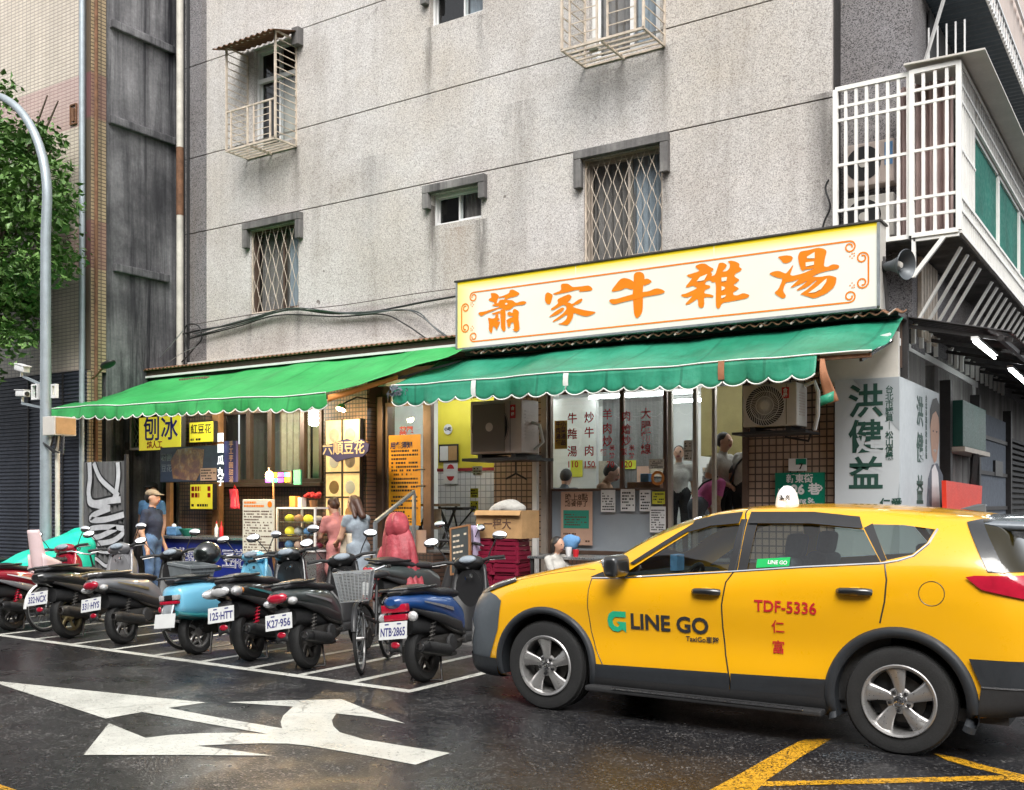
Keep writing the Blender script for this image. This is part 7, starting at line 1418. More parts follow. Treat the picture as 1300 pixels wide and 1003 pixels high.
# 六順豆花 light panel on the column
T, x0, x1, z0, z1 = boxsign('photo_light_panel', 'warm lit panel of dessert photos on the tiled column', 413, 457, 532, 668, 11.55, M['panel_warm'], .08)
for r_ in range(4):
    for c_ in range(2):
        a = x0 + .03 + (x1-x0-.05)*c_/2; b = a + (x1-x0)/2 - .05; d_ = z1 - .03 - (z1-z0-.05)*(r_+1)/4; e = d_ + (z1-z0)/4 - .05; mb = MB(); mb.lathe([(0, 0), (.10, 0), (.09, .004), (0, .006)], Matrix.Translation(((a+b)/2, 11.549, (d_+e)/2)) @ Matrix.Rotation(R(90), 4, 'X'), 20); mb.build('dish_photo', [M['c_white'], M['poster_pink'], M['paper'], M['c_beige'], M['kraft']][(r_*2+c_*3) % 5], T)
mb = MB(); mb.box((x0+x1)/2-.015, (x0+x1)/2+.015, 11.54, 11.549, z0, z1); [mb.box(x0, x1, 11.536, 11.5395, z0+(z1-z0)*t-.012, z0+(z1-z0)*t+.012) for t in (.27, .5, .76)]; mb.build('panel_bars', M['black'], T)
nb = thing('name_board', 'cut-out name board with cream outlined characters across the lit dessert panel', 'sign'); c = at(437, 571, 11.45); pts = [(c.x + a*.42*1.05, c.z + b*.20) for a, b in ((-1, -.3), (-.95, .35), (-.55, .5), (-.2, .7), (.1, .8), (.4, .55), (.75, .75), (.95, .45), (1.08, .35), (1.05, -.15), (.8, -.55), (.3, -.6), (-.1, -.75), (-.35, -.9), (-.6, -.5))]; mb = MB(); mb.prism(pts, 'y', 11.45, 11.48); mb.build('board', M['blue_ink'], nb)
letters('name_lettering', [(ch, (c.x - .33 + .21*i, 11.446, c.z + .015), .21, .003) for i, ch in enumerate('六順豆花')], M['c_beige'], nb)
# lamp over the panel
sl = thing('spot_lamp', 'spot lamp lit over the dessert photo panel', 'lamp', at(435, 513, 11.2)); mb = MB(); mb.lathe([(.02, 0), (.05, -.02), (.075, -.09), (.07, -.09), (.045, -.03), (0, -.02)], Matrix.Rotation(R(-25), 4, 'X'), 18); mb.build('lamp_shade', M['alu_light'], sl, True); mb = MB(); mb.ell((0, -.03, -.065), (.035, .035, .035), 12, 8); mb.build('lit_bulb', M['lamp_warm'], sl, True); mb = MB(); mb.tube([(0, 0, 0), (.05, .25, .12), (.12, .45, .1)], .012, 6); mb.build('lamp_arm', M['dark_steel'], sl, True)
def point_light(par, loc, w, col, r=.05):
    ld = bpy.data.lights.new('point_light', 'POINT'); ld.energy = w; ld.color = col; ld.shadow_soft_size = r; o = link('point_light', ld, par); o.location = loc; return o
point_light(sl, (0, -.06, -.12), 28, (1, .72, .38))
# blue counter
ct = thing('stall_counter', 'royal blue stall counter with white outlined characters', 'counter'); c0, c1 = gx(200, 10.75), gx(352, 10.75); mb = MB(); mb.box(c0, c1, 10.75, 11.25, .1, 1.05); mb.build('counter_body', M['blue_counter'], ct); mb = MB(); mb.box(c0-.04, c1+.02, 10.68, 11.3, 1.052, 1.095); mb.build('counter_top', M['steel_table'], ct, False, .008)
for ch, px in (('手', 218), ('作', 232), ('甜', 246), ('豆', 290), ('花', 303)): letters('outline_lettering', [(ch, (gx(px, 10.745), 10.745, .75), .30, .006)], M['paper'], ct); letters('inner_lettering', [(ch, (gx(px, 10.745), 10.741, .75), .30, -.004)], M['blue_counter'], ct)
# goods on the counter
def prop(name, label, cat, loc, fn, group=None): T = thing(name, label, cat, loc, 0, group); fn(T); return T
def bowl(T, r, h, m): mb = MB(); mb.lathe([(0, .01), (r*.55, 0), (r*.8, h*.5), (r, h), (r*.96, h), (r*.76, h*.5), (r*.5, .02), (0, .02)], None, 26); mb.build('bowl', m, T, True)
p_ = at(241, 680, 10.85); prop('mixing_bowl', 'teal plastic bowl on the blue counter', 'bowl', (p_.x, 10.85, 1.096), lambda T: bowl(T, .17, .11, M['teal_print']))
def tissue(T): mb = MB(); mb.box(-.12, .12, -.06, .06, 0, .14); mb.build('packet', M['c_blue'], T, False, .02); mb = MB(); mb.ell((0, 0, .15), (.05, .03, .04), 10, 6); mb.build('tissue', M['paper'], T, True)
p_ = at(221, 0, 10.85); prop('tissue_packet', 'pale blue tissue packet on the blue counter', 'tissue', (p_.x, 10.85, 1.096), tissue)
def bottle(T, m): mb = MB(); mb.lathe([(.03, 0), (.032, .02), (.032, .13), (.012, .17), (.010, .2), (0, .2)], None, 14); mb.build('bottle_body', M[m], T, True); mb = MB(); mb.lathe([(.013, .2), (.004, .24), (0, .24)], None, 10); mb.build('nozzle', M['red_ink'], T, True)
for px, m, lab in ((275, 'alu_white', 'white sauce bottle on the counter left of the red-capped one'), (281, 'red_ink', 'red sauce bottle on the counter beside the white bottle')): p_ = at(px, 0, 10.85); prop('sauce_bottle', lab, 'bottle', (p_.x, 10.85, 1.096), lambda T: bottle(T, m))
def bag(T): mb = MB(); mb.grid(lambda u, v: ((u-.5)*.2*(1-.3*v), .03*math.sin(u*9)*(1-v) , -.30 + .30*v), 9, 9); o = mb.build('bag_body', M['c_pink'] if False else mat('red_plastic_bag', (.75, .06, .1), .35, 0, .15), T, True); mo = o.modifiers.new('t', 'SOLIDIFY'); mo.thickness = .05; mb = MB(); mb.tube([(-.03, 0, 0), (0, 0, .06), (.03, 0, 0)], .008, 5); mb.build('bag_handle', M['red_ink'], T)
prop('carrier_bag', 'red plastic bag hanging left of the price board', 'bag', at(298, 621, 10.9), bag)
# price board, bulb on a stick and LED ticker
pb = thing('price_board', 'white price board with orange heading standing by the display case', 'board'); x0, x1 = gx(308, 10.4), gx(347, 10.4); z1, z0 = gz(327, 634, 10.4), gz(327, 703, 10.4); mb = MB(); mb.box(x0, x1, 10.4, 10.43, z0, z1); mb.build('board', mat('cream_board', (.66, .62, .50), .5, 0, .06), pb, False, .004)
mb = MB(); scribble(mb, x0+.03, x1-.14, z1-.12, z1-.02, 10.397, 2, 1, .6); o = mb.build('orange_heading', M['sign_orange'], pb); stuff(o); mb = MB(); mb.lathe([(0, 0), (.045, 0), (.045, .002), (0, .002)], Matrix.Translation((x1-.07, 10.398, z1-.07)) @ Matrix.Rotation(R(90), 4, 'X'), 20); mb.build('orange_dot', M['sign_orange'], pb)
mb = MB(); scribble(mb, x0+.03, x1-.03, z0+.03, z1-.15, 10.397, 15, .75, .45); stuff(mb.build('fine_print', M['brown_ink'], pb)); mb = MB()
for x in (x0+.05, x1-.05): mb = MB(); mb.bar((x, 10.44, z0), (x, 10.6, .1), .03); mb.build('easel_leg', M['wood'], pb)
bl = thing('bulb_lamp', 'bare warm bulb glowing on a bamboo stick above the price board', 'lamp', at(342, 604, 10.55)); mb = MB(); mb.ell((0, 0, 0), (.055, .055, .07), 18, 12); mb.build('lit_bulb', M['lamp_warm'], bl, True); mb = MB(); mb.tube([(.06, .02, .0), (.07, .02, -.5), (.085, .02, -1.3)], .014, 8); mb.build('bamboo_stick', M['wood'], bl, True); mb = MB(); mb.tube([(0, 0, .06), (.0, .0, .12)], .02, 10); mb.build('socket', M['dark_steel'], bl, True); point_light(bl, (0, -.12, .02), 48, (1, .66, .32), .08)
tk = thing('led_ticker', 'small LED ticker glowing purple and green right of the bulb', 'LED sign'); x0, x1 = gx(336, 10.8), gx(370, 10.8); z1, z0 = gz(350, 598, 10.8), gz(350, 614, 10.8); mb = MB(); mb.box(x0, x1, 10.8, 10.85, z0, z1); mb.build('casing', M['black'], tk)
for i in range(4):
    for j in range(2): mb = MB(); mb.box(x0+.02+(x1-x0-.03)*i/4, x0+.02+(x1-x0-.03)*(i+.85)/4, 10.795, 10.7995, z0+.02+(z1-z0-.03)*j/2, z0+.02+(z1-z0-.03)*(j+.8)/2); mb.build('led_block', [M['led_purple'], M['led_green'], M['led_purple'], M['led_yellow']][(i+j*2) % 4], tk)
mb = MB(); mb.box(x1+.04, x1+.18, 10.8, 10.83, z0-.02, z1+.01); o = mb.build('sign_plate', M['teal_print'], None); tag(o, 'small dark green plate next to the LED ticker', 'sign')
# display case
dc = thing('display_case', 'small glass display case with coloured toppings on the stall', 'display case'); x0, x1 = gx(352, 10.65), gx(400, 10.65); z1, z0 = gz(375, 645, 10.65), gz(375, 699, 10.65); y0, y1 = 10.65, 11.15
mb = MB()
for x in (x0, x1):
    for y in (y0, y1): mb.bar((x, y, z0), (x, y, z1), .025)
for z in (z0, z1):
    for y in (y0, y1): mb.bar((x0, y, z), (x1, y, z), .025)
    for x in (x0, x1): mb.bar((x, y0, z), (x, y1, z), .025)
mb.build('case_frame', M['alu_white'], dc)
for q_ in (((x0, y0, z0), (x1, y0, z0), (x1, y0, z1), (x0, y0, z1)), ((x1, y0, z0), (x1, y1, z0), (x1, y1, z1), (x1, y0, z1))): mb = MB(); mb.quad(*q_); mb.build('case_glass', M['glass'], dc)
mb = MB(); mb.box(x0, x1, y0+.02, y1-.02, .1, z0-.02); mb.build('case_base', M['steel_table'], dc, False, .008)
cols = ['c_blue', 'c_tan', 'red_ink', 'poster_pink', 'led_yellow', 'c_khaki', 'c_rose', 'c_white', 'lime_paper', 'maroon']; rr = random.Random(2)
for k, zz in enumerate((z0+.02, z0+(z1-z0)*.36, z0+(z1-z0)*.66)):
    mb = MB(); mb.box(x0+.02, x1-.02, y0+.03, y1-.03, zz, zz+.012); mb.build('shelf', M['steel_table'], dc)
    for j in range(4): cx = x0 + .1 + (x1-x0-.15)*j/3.2; mb = MB(); mb.ell((cx, y0+.15, zz+.05), (.07, .08, .045+.03*rr.random()), 12, 8); mb.build('topping_tray', M[cols[(k*4+j*3) % 10]], dc, True)
mb = MB(); mb.box(x0+.14, x0+.26, y0+.1, y0+.2, z1+.013, z1+.17); o = mb.build('paper_carton', M['orange_cloth'], None, False, .004); tag(o, 'orange paper carton on top of the display case', 'carton'); mb = MB(); mb.box(x0+.31, x0+.38, y0+.1, y0+.2, z1+.013, z1+.15); o = mb.build('paper_carton', M['paper'], None, False, .004); tag(o, 'white paper carton on top of the display case', 'carton')
fl = thing('flower_bunch', 'red artificial flowers on top of the display case', 'flowers', (x0+.52, y0+.2, z1+.013)); mb = MB(); mb.lathe([(.05, 0), (.06, .1), (.05, .1), (0, .02)], None, 14); mb.build('pot', M['wood'], fl, True)
for k in range(14): mb = MB(); a = k*2.4; mb.ell((.035*math.sqrt(k)*math.cos(a), .02*math.sqrt(k)*math.sin(a), .17+.02*math.sin(k)), (.04, .035, .03), 8, 6); mb.build('bloom', M['red_ink'], fl, True)
# ------------------------------------------------------------------ doorway clutter
bxp = at(633, 664, 10.75); bw = gx(662, 10.75)-gx(604, 10.75); zb0 = gz(633, 683, 10.75); zb1 = gz(633, 648, 10.75); cb = thing('cardboard_box', 'open brown cardboard box with handwritten characters on the maroon stools', 'box', (bxp.x, 10.75, zb0)); hh_ = zb1-zb0
mb = MB(); mb.box(-bw/2, bw/2, 0, .006, 0, hh_); mb.box(-bw/2, bw/2, .40, .406, 0, hh_); mb.box(-bw/2, -bw/2+.006, .006, .40, 0, hh_); mb.box(bw/2-.006, bw/2, .006, .40, 0, hh_); mb.box(-bw/2, bw/2, 0, .406, -.004, 0); mb.build('box_body', M['kraft'], cb)
letters('box_lettering', [('一程大', (-.02, -.003, hh_*.48), .14, .002)], M['brown_ink'], cb); mb = MB(); mb.grid(lambda u, v: (-bw/2 + bw*u, -.05*v, hh_ - .06*v*v), 3, 3); mb.build('box_flap', M['kraft'], cb, True)
sk = sdf_mesh('sack', [('e', (-.06, .2, hh_+.03), (.22, .14, .09), Euler((0, R(-18), 0)).to_matrix(), 0), ('e', (.12, .2, hh_+.02), (.14, .13, .08), None, 0)], [M['c_white']], .015, .05); o = link('cloth_sack', sk); o.location = (bxp.x, 10.75, zb0); tag(o, 'grey white sack lying in the open cardboard box', 'sack')
def stool(label, loc):
    T = thing('plastic_stool', label, 'stool', loc, R(4), 'stacked maroon stools'); t, b, h = .145, .19, .30
    mb = MB(); mb.box(-t-.012, t+.012, -t-.012, t+.012, h-.03, h); mb.build('seat', M['maroon'], T, True, .012)
    for sx_ in (-1, 1):
        for sy in (-1, 1): mb = MB(); mb.add([(sx_*t, sy*t, h-.03), (sx_*(t-.06), sy*t, h-.03), (sx_*t, sy*(t-.06), h-.03), (sx_*b, sy*b, 0), (sx_*(b-.045), sy*b, 0), (sx_*b, sy*(b-.045), 0)], [(0,1,4,3), (0,3,5,2), (1,2,5,4), (0,2,1), (3,4,5)]); mb.build('leg', M['maroon'], T)
    for k, (dx, dy) in enumerate(((0, -1), (0, 1), (1, 0), (-1, 0))):
        for z, w in ((.215, t+.014), (.155, t+.022), (.095, t+.03), (.04, t+.036)):
            mb = MB(); 
            if dx == 0: mb.box(-w+.02, w-.02, dy*w-.008, dy*w+.008, z, z+.046)
            else: mb.box(dx*w-.008, dx*w+.008, -w+.02, w-.02, z, z+.046)
            mb.build('side_slat', M['maroon'], T)
    return T
nth = ['bottom', 'second from bottom', 'third from bottom', 'fourth from bottom', 'fifth from bottom', 'top']
for k, px in enumerate((618, 650)):
    X = gx(px, 10.9)
    for i in range(6): stool('maroon plastic stool, %s of the %s stack under the cardboard box' % (nth[i], ['left', 'right'][k]), (X, 10.9+.01*(i % 2), .1 + (zb0-.1-.30-.006)*i/5))
bbd = thing('chalk_board', 'small framed blackboard leaning beside the lilac towel', 'board', at(584, 697, 10.6)); q = MB(); q.M = Euler((R(-12), R(-10), 0)).to_matrix().to_4x4(); q.box(-.14, .14, 0, .02, -.3, .28); q.build('slate', M['sc_dark'], bbd); q = MB(); q.M = Euler((R(-12), R(-10), 0)).to_matrix().to_4x4(); frame_rect(q, -.16, .16, -.32, .30, -.006, .026, .025); q.build('frame', M['wood'], bbd); q = MB(); q.M = Euler((R(-12), R(-10), 0)).to_matrix().to_4x4(); scribble(q, -.11, .11, -.22, .22, -.003, 6, .6, .35); stuff(q.build('chalk_marks', M['c_beige'], bbd))
tw = MB(); X = gx(598, 10.75); tw.grid(lambda u, v: (X - .10 + .22*u + .03*math.sin(v*4), 10.72 + .03*math.sin(u*14 + v*2), 1.33 - .78*v), 14, 12); o = tw.build('hanging_towel', M['purple_cloth'], None, True); mo = o.modifiers.new('t', 'SOLIDIFY'); mo.thickness = .012; tag(o, 'lilac towel hanging left of the stacked maroon stools', 'towel')
ch_ = thing('folding_chair_frame', 'black folding chair frame standing inside behind the blackboard', 'chair', (gx(572, 12.3), 12.3, FL)); 
for a, b in (((-.22, 0, 0), (.2, .3, .62)), ((.22, 0, 0), (-.18, .3, .62)), ((-.22, .3, 0), (-.18, 0, .62)), ((-.2, .15, .62), (.22, .15, .62))): mb = MB(); mb.tube([a, b], .014, 6); mb.build('chair_tube', M['black'], ch_, True)
mb = MB(); mb.box(-.22, .22, 0, .35, .62, .65); mb.build('seat', M['dark_steel'], ch_)
it = thing('inner_table', 'grey side table inside under the yellow wall', 'table', (gx(562, 13.0), 13.0, FL)); mb = MB(); mb.box(-.5, .12, -.25, .3, .66, .70); mb.build('table_top', M['c_khaki'], it)
for sx_ in (-.46, .08): mb = MB(); mb.bar((sx_, -.2, 0), (sx_, .25, .66), .03); mb.bar((sx_, .25, 0), (sx_, -.2, .66), .03); mb.build('leg', M['dark_steel'], it)
hg = thing('coat_hanger', 'black hanger hooked below the yellowed air conditioner', 'hanger', at(655, 603, 11.6)); 
for a, b in (((0, 0, .02), (-.16, 0, -.05)), ((0, 0, .02), (.17, 0, -.06)), ((0, 0, .02), (0, 0, .2))): mb = MB(); mb.tube([a, b], .014, 6); mb.build('hanger_arm', M['black'], hg, True)
# table with child at the taxi bonnet
ot = thing('outdoor_table', 'grey table outside the frosted shop window above the taxi bonnet', 'table', (gx(735, 10.9), 10.9, .1)); zt_ = gz(735, 706, 10.9) - .1; mb = MB(); mb.box(-.55, .6, -.3, .3, zt_-.03, zt_); mb.build('table_top', M['steel_table'], ot, False, .006)
for sx_ in (-.5, .55):
    for sy in (-.26, .26): mb = MB(); mb.bar((sx_, sy, 0), (sx_, sy, zt_-.03), .035); mb.build('leg', M['dark_steel'], ot)
prop('plastic_cup', 'white paper cup on the outdoor table', 'cup', (gx(722, 10.8), 10.8, .1+zt_), lambda T: (MB().lathe([(.03, 0), (.042, .11), (.038, .11), (.0, .01)], None, 14).build('cup', M['paper'], T, True)))
prop('drink_cup', 'red drink cup beside the white paper cup', 'cup', (gx(731, 10.75), 10.75, .1+zt_), lambda T: (MB().lathe([(.03, 0), (.04, .085), (.036, .085), (.0, .01)], None, 14).build('cup', M['red_ink'], T, True)))
sk = sdf_mesh('bag', [('e', (0, 0, .1), (.11, .08, .1), None, 0), ('e', (.09, 0, .13), (.05, .04, .05), None, 0)], [M['c_blue']], .014, .03); o = link('blue_bag', sk); o.location = (gx(724, 10.95), 10.95, .1+zt_+.06); tag(o, 'blue plastic bag on the outdoor table', 'bag')
# raincoat over the scooter on the pavement
rc = at(503, 700, 9.9); q = MB()
def coat(u, v):
    a = 2*math.pi*u; f = .5*math.sin(a*4 + 2.2*v) + .35*math.sin(a*7 - 3*v + 1) + .25*math.sin(a*13 + 5*v); w = v**.7
    r = .085 + .155*w + .040*f*v; dx = .05*math.sin(2.5*v) + .02*math.sin(7*v + a)
    return (r*1.12*math.cos(a) + dx, r*.85*math.sin(a), .60 - .66*v + .035*math.sin(a*3 + 1)*v + .02*math.sin(9*v + 2*a))
q.grid(coat, 80, 30, True); q.grid(lambda u, v: (.115*math.sin(math.pi*v)*math.cos(2*math.pi*u)*(1+.12*math.sin(6*math.pi*u+4*v)) + .02, .12*math.sin(math.pi*v)*math.sin(2*math.pi*u)*(1+.1*math.sin(10*math.pi*u)), .60 - .135*math.cos(math.pi*v) + .02*math.sin(8*math.pi*u)*math.sin(math.pi*v)), 40, 14, True)
for s_ in (-1, 1): q.grid(lambda u, v: (s_*(.13 + .11*v) + .05*math.cos(2*math.pi*u)*(1+.3*math.sin(9*v)), -.08*v + .05*math.sin(2*math.pi*u), .40 - .36*v + .02*math.sin(4*math.pi*u+6*v)), 16, 10, True)
o = q.build('raincoat', M['raincoat'], None, True); mo = o.modifiers.new('t', 'SOLIDIFY'); mo.thickness = .005; o.location = (rc.x, 9.9, gz(503, 752, 9.9)); o.scale = (1.25, 1.25, 1.35); tag(o, 'red hooded raincoat draped over a scooter by the steps', 'raincoat')
# ------------------------------------------------------------------ side street at the right
abox('side_ground_wall', XW-.6, XW-.03, 13.9, 34, .0, 3.5, 'concrete')
sgt = thing('metal_gate', 'dark grey metal gate with letter plate down the side lane', 'gate'); mb = MB(); mb.box(XW-.02, XW+.02, 16.6, 19.6, .05, 3.0); mb.build('gate_leaf', M['c_slate'], sgt)
for i in range(5): mb = MB(); mb.box(XW+.02, XW+.05, 16.6, 19.6, .4+.55*i, .46+.55*i); mb.build('gate_rail', M['dark_steel'], sgt)
mb = MB(); mb.box(XW+.021, XW+.06, 18.2, 19.0, 2.05, 2.3); mb.build('letter_plate', M['black'], sgt); mb = MB(); mb.ell((XW+.08, 18.6, 1.25), (.04, .1, .06), 12, 8); mb.build('gate_handle', M['chrome'], sgt, True)
for y in (14.3, 16.5, 19.7): mb = MB(); mb.box(XW-.03, XW+.10, y-.07, y+.07, 0, 3.2); o = mb.build('steel_post', M['dark_steel'], None); tag(o, 'steel post %s in the side lane' % {14.3: 'behind the red sheet', 16.5: 'left of the metal gate', 19.7: 'right of the metal gate'}[y], 'post')
lv = thing('louvre_shutter', 'black louvred shutter at the right edge of the side lane', 'shutter')
for i in range(26): mb = MB(); mb.box(XW-.02, XW+.06, 19.9, 22.5, .2+.1*i, .255+.1*i); mb.build('slat', M['black_matt'], lv)
gb = thing('green_meter_box', 'dark green glazed box on brackets behind the side banner', 'box'); mb = MB(); mb.box(XW, XW+.22, 14.4, 16.2, 2.35, 2.95); mb.build('box_body', mat('dark_green_glazing', (.006, .06, .045), .4, 0, .3, 4), gb, False, .01); mb = MB(); mb.box(XW, XW+.26, 14.3, 16.3, 2.28, 2.34); mb.build('bracket_shelf', M['alu_light'], gb); mb = MB(); mb.bar((XW+.03, 15.6, .6), (XW+.24, 15.2, 2.28), .07); mb.build('brace', M['dark_steel'], gb)
mb = MB(); mb.add([tuple(atx(px, py, XW+.25)) for px, py in ((1201, 610), (1247, 617), (1244, 690), (1203, 690))], [(0,1,2,3)]); o = mb.build('red_plastic_sheet', M['red_crate'], None); mo = o.modifiers.new('t', 'SOLIDIFY'); mo.thickness = .05; tag(o, 'red plastic sheet standing behind the taxi roof', 'sheet')
gsb = thing('gas_cylinder', 'grey gas cylinder beside the red plastic sheet', 'gas cylinder', (XW+.22, 15.7, .8)); mb = MB(); mb.lathe([(.10, 0), (.15, .03), (.15, .5), (.1, .62), (.05, .66), (.05, .7), (0, .7)], None, 20); mb.build('cylinder_body', M['grey_steel'], gsb, True); mb = MB(); mb.tube([(.08*math.cos(a), .08*math.sin(a), .78) for a in [k*math.pi/8 for k in range(16)]], .012, 6, closed=True); mb.build('collar', M['grey_steel'], gsb, True)
ln = thing('lean_to_roof', 'dark corrugated lean-to roof with fluorescent tubes over the side lane', 'roof'); mb = MB(); mb.grid(lambda u, v: (XW - .05 + 1.15*v, 12.0 + 12*u, 3.70 - .28*v + .015*math.sin(u*2*math.pi*80)), 640, 3); o = mb.build('roof_sheet', M['dark_steel'], ln, True)
for i in range(9): y = 12.1 + 1.2*i; mb = MB(); mb.bar((XW, y, 3.60), (XW+1.1, y, 3.34), .04); mb.build('rafter', M['dark_steel'], ln)
mb = MB(); mb.bar((XW+1.0, 12, 3.36), (XW+1.0, 24, 3.36), .05); mb.build('purlin', M['dark_steel'], ln)
for (pa, pb_, lab) in (((1237, 434), (1263, 455), 'bare fluorescent tube under the lean-to nearest the shop corner'), ((1282, 470), (1304, 489), 'bare fluorescent tube under the lean-to at the right edge')): tube_lamp('fluorescent_tube_lamp', lab, atx(*pa, XW+.75), atx(*pb_, XW+.75), .013)
_t = tube_lamp('fluorescent_tube_lamp', 'fluorescent tube under the bright awning above the stall signs', (gx(235, 10.9), 10.95, 3.2), (gx(330, 10.9), 10.95, 3.2), .02); point_light(_t, (gx(290, 10.9), 10.7, 3.05), 30, (1, .93, .82), .15)  # added tube, out of sight, with a point light to lift the dim stall
tube_lamp('fluorescent_tube_lamp', 'short fluorescent tube under the right end of the darker awning', at(1116, 434, 11.3), at(1131, 430, 11.3), .02)
abox('corner_post', XW-.02, XW+.06, 12.0, 12.06, 3.0, 3.72, 'dark_steel')
# ------------------------------------------------------------------ street lamp with cameras, wall lamp, cables
px0, py0 = gx(58, 9.0), 9.0
lp = thing('street_lamp', 'galvanised street lamp post with curved arm at the left', 'street lamp', (0, 0, 0)); Q = lambda px, py: at(px, py, 9.0)
P_ = [(px0, 9.0, .1), (px0, 9.0, Q(60, 300).z)] + [tuple(Q(px, py)) for px, py in [(60 - 75*(1-math.cos(t)), 250 - 130*math.sin(t)) for t in [k*math.pi/24 for k in range(12)]]]
mb = MB(); mb.tube(P_, [.085, .072] + [.070 - .0012*k for k in range(12)], 14); mb.build('post', M['pole'], lp, True); mb = MB(); mb.lathe([(.16, 0), (.16, .02), (.11, .04), (.11, .2), (.1, .21)], Matrix.Translation((px0, 9.0, .1)), 18); mb.build('base', M['pole'], lp, True)
mb = MB(); mb.ell(Q(-20, 119), (.35, .12, .07), 16, 10); mb.build('lamp_head', M['pole'], lp, True)
cp = thing('conduit_pipe', 'thin pale conduit pipe beside the lamp post', 'pipe'); mb = MB(); x_ = gx(73, 9.05); mb.tube([(x_, 9.05, .1), (x_, 9.05, gz(73, 545, 9.05))], .035, 10); mb.build('pipe', M['pipe_white'], cp, True)
jb = thing('junction_box', 'white and brown junction box strapped to the lamp post under the orange flap', 'box'); mb = MB(); a = at(54, 553, 8.85); b = at(69, 528, 8.85); mb.box(a.x, b.x, 8.85, 9.2, a.z, b.z); mb.build('box_body', M['ac_white'], jb, False, .008); mb = MB(); mb.box(b.x+.001, b.x+.02, 8.87, 9.18, a.z+.02, b.z-.02); mb.build('brown_cover', M['kraft'], jb)
for i in range(4): mb = MB(); mb.tube([(a.x+.05+.08*i, 9.0, a.z), (a.x+.02+.1*i, 8.97, a.z-.15-.04*i), (a.x+.1+.03*i, 8.95, a.z-.24), (px0+.05, 8.93, a.z-.1)], .012, 6); mb.build('loop_cable', M['black'], jb, True)
def cctv(label, p, ang, tilt, L=.34):
    T = thing('security_camera', label, 'camera', p); T.rotation_euler = (0, tilt, ang); mb = MB(); mb.box(-L/2, L/2, -.055, .055, -.045, .05); mb.build('housing', M['alu_white'], T, True, .018, 3); mb = MB(); mb.box(-L/2-.03, L/2, -.062, .062, .051, .062); mb.build('sun_shield', M['alu_white'], T); mb = MB(); mb.lathe([(.035, 0), (.035, .012), (0, .014)], Matrix.Translation((L/2-.002, 0, 0)) @ Matrix.Rotation(R(90), 4, 'Y'), 16); mb.build('lens', M['black'], T, True); mb = MB(); mb.bar((.0, 0, -.045), (.0, 0, -.12), .03); mb.build('camera_foot', M['alu_white'], T); return T
cctv('upper white security camera on the lamp post pointing left', at(28, 468, 9.0), R(170), R(-12)); cctv('lower white security camera on the lamp post pointing right', at(29, 500, 9.0), R(-8), R(4), .28)
for pa, pb_ in (((30, 478), (56, 490)), ((28, 512), (56, 518))): mb = MB(); mb.bar(at(*pa, 9.0), at(*pb_, 9.0), .035); mb.build('camera_arm', M['pole'], lp)
for a, b in (((41, 488), (49, 507)), ((66, 488), (72, 505))): mb = MB(); p_, q_ = at(*a, 8.95), at(*b, 8.95); frame_rect(mb, p_.x, q_.x, q_.z, p_.z, 8.93, 8.98, .025); mb.build('strap_bracket', M['alu_white'], lp)
wl_ = thing('wall_lamp', 'dark oval lamp on a bent arm at the foot of the stained wall', 'lamp', at(121, 478, 10.4)); mb = MB(); mb.tube([(-.12, .02, -.02), (0, 0, 0), (.22, -.02, .12)], .018, 8); mb.build('lamp_arm', M['rust'], wl_, True); mb = MB(); mb.ell((.36, -.02, .17), (.16, .10, .05), 18, 10, Euler((0, R(-18), 0)).to_matrix()); mb.build('lamp_head', M['dark_steel'], wl_, True)
YC = 12.13
def cable(label, pts, r=.012, m='black', Y=YC):
    P = []
    W3 = [at(px, py, Y) for px, py in pts]
    for i in range(len(W3)-1):
        q = [W3[min(max(j, 0), len(W3)-1)] for j in (i-1, i, i+1, i+2)]
        for t in range(6): s = t/6; P.append(.5*((2*q[1]) + (-q[0]+q[2])*s + (2*q[0]-5*q[1]+4*q[2]-q[3])*s*s + (-q[0]+3*q[1]-3*q[2]+q[3])*s**3))
    P.append(W3[-1]); mb = MB(); mb.tube(P, r, 6); o = mb.build('cable', M[m], None, True); tag(o, label, 'cable', 'cables on the grey facade')
cable('thick black cable sagging below the left grille window to the sign', [(232, 424), (255, 419), (290, 413), (330, 402), (372, 393), (420, 398), (470, 396), (505, 390), (535, 384), (580, 376)], .016)
cable('black cable dropping in a curve to the awning corner', [(240, 430), (300, 415), (355, 400), (430, 402), (485, 399), (515, 412), (545, 432), (566, 441)], .012, 'black', YC-.02)
cable('dark green cable looping down at the sign edge', [(250, 426), (310, 410), (365, 394), (440, 397), (500, 394), (530, 396), (550, 414), (578, 434)], .011, 'sc_dark', YC-.03)
cable('second dark green cable looping beside the sign edge', [(246, 424), (318, 404), (372, 391), (452, 399), (510, 393), (535, 402), (556, 420), (580, 438)], .010, 'sc_dark', YC-.045)
cable('thin straight wire from the drainpipe to the sign top', [(240, 413), (330, 398), (430, 388), (520, 374), (580, 366)], .006, 'groove')
cable('black cable coil hanging beside the drainpipe', [(238, 445), (234, 425), (238, 412), (252, 414), (256, 430), (248, 440), (240, 450), (228, 462)], .012, 'black', YC-.03)
cable('thin wire rising steeply over the green awning', [(170, 485), (205, 452), (232, 420)], .008, 'grey_steel', 11.9); cable('loose thin wire over the stained wall foot', [(185, 484), (225, 452), (250, 440)], .006, 'grey_steel', 11.95)
cable('black cable hanging down the right building corner', [(1052, 228), (1048, 240), (1054, 262), (1047, 280), (1043, 295)], .012, 'black', 12.12)
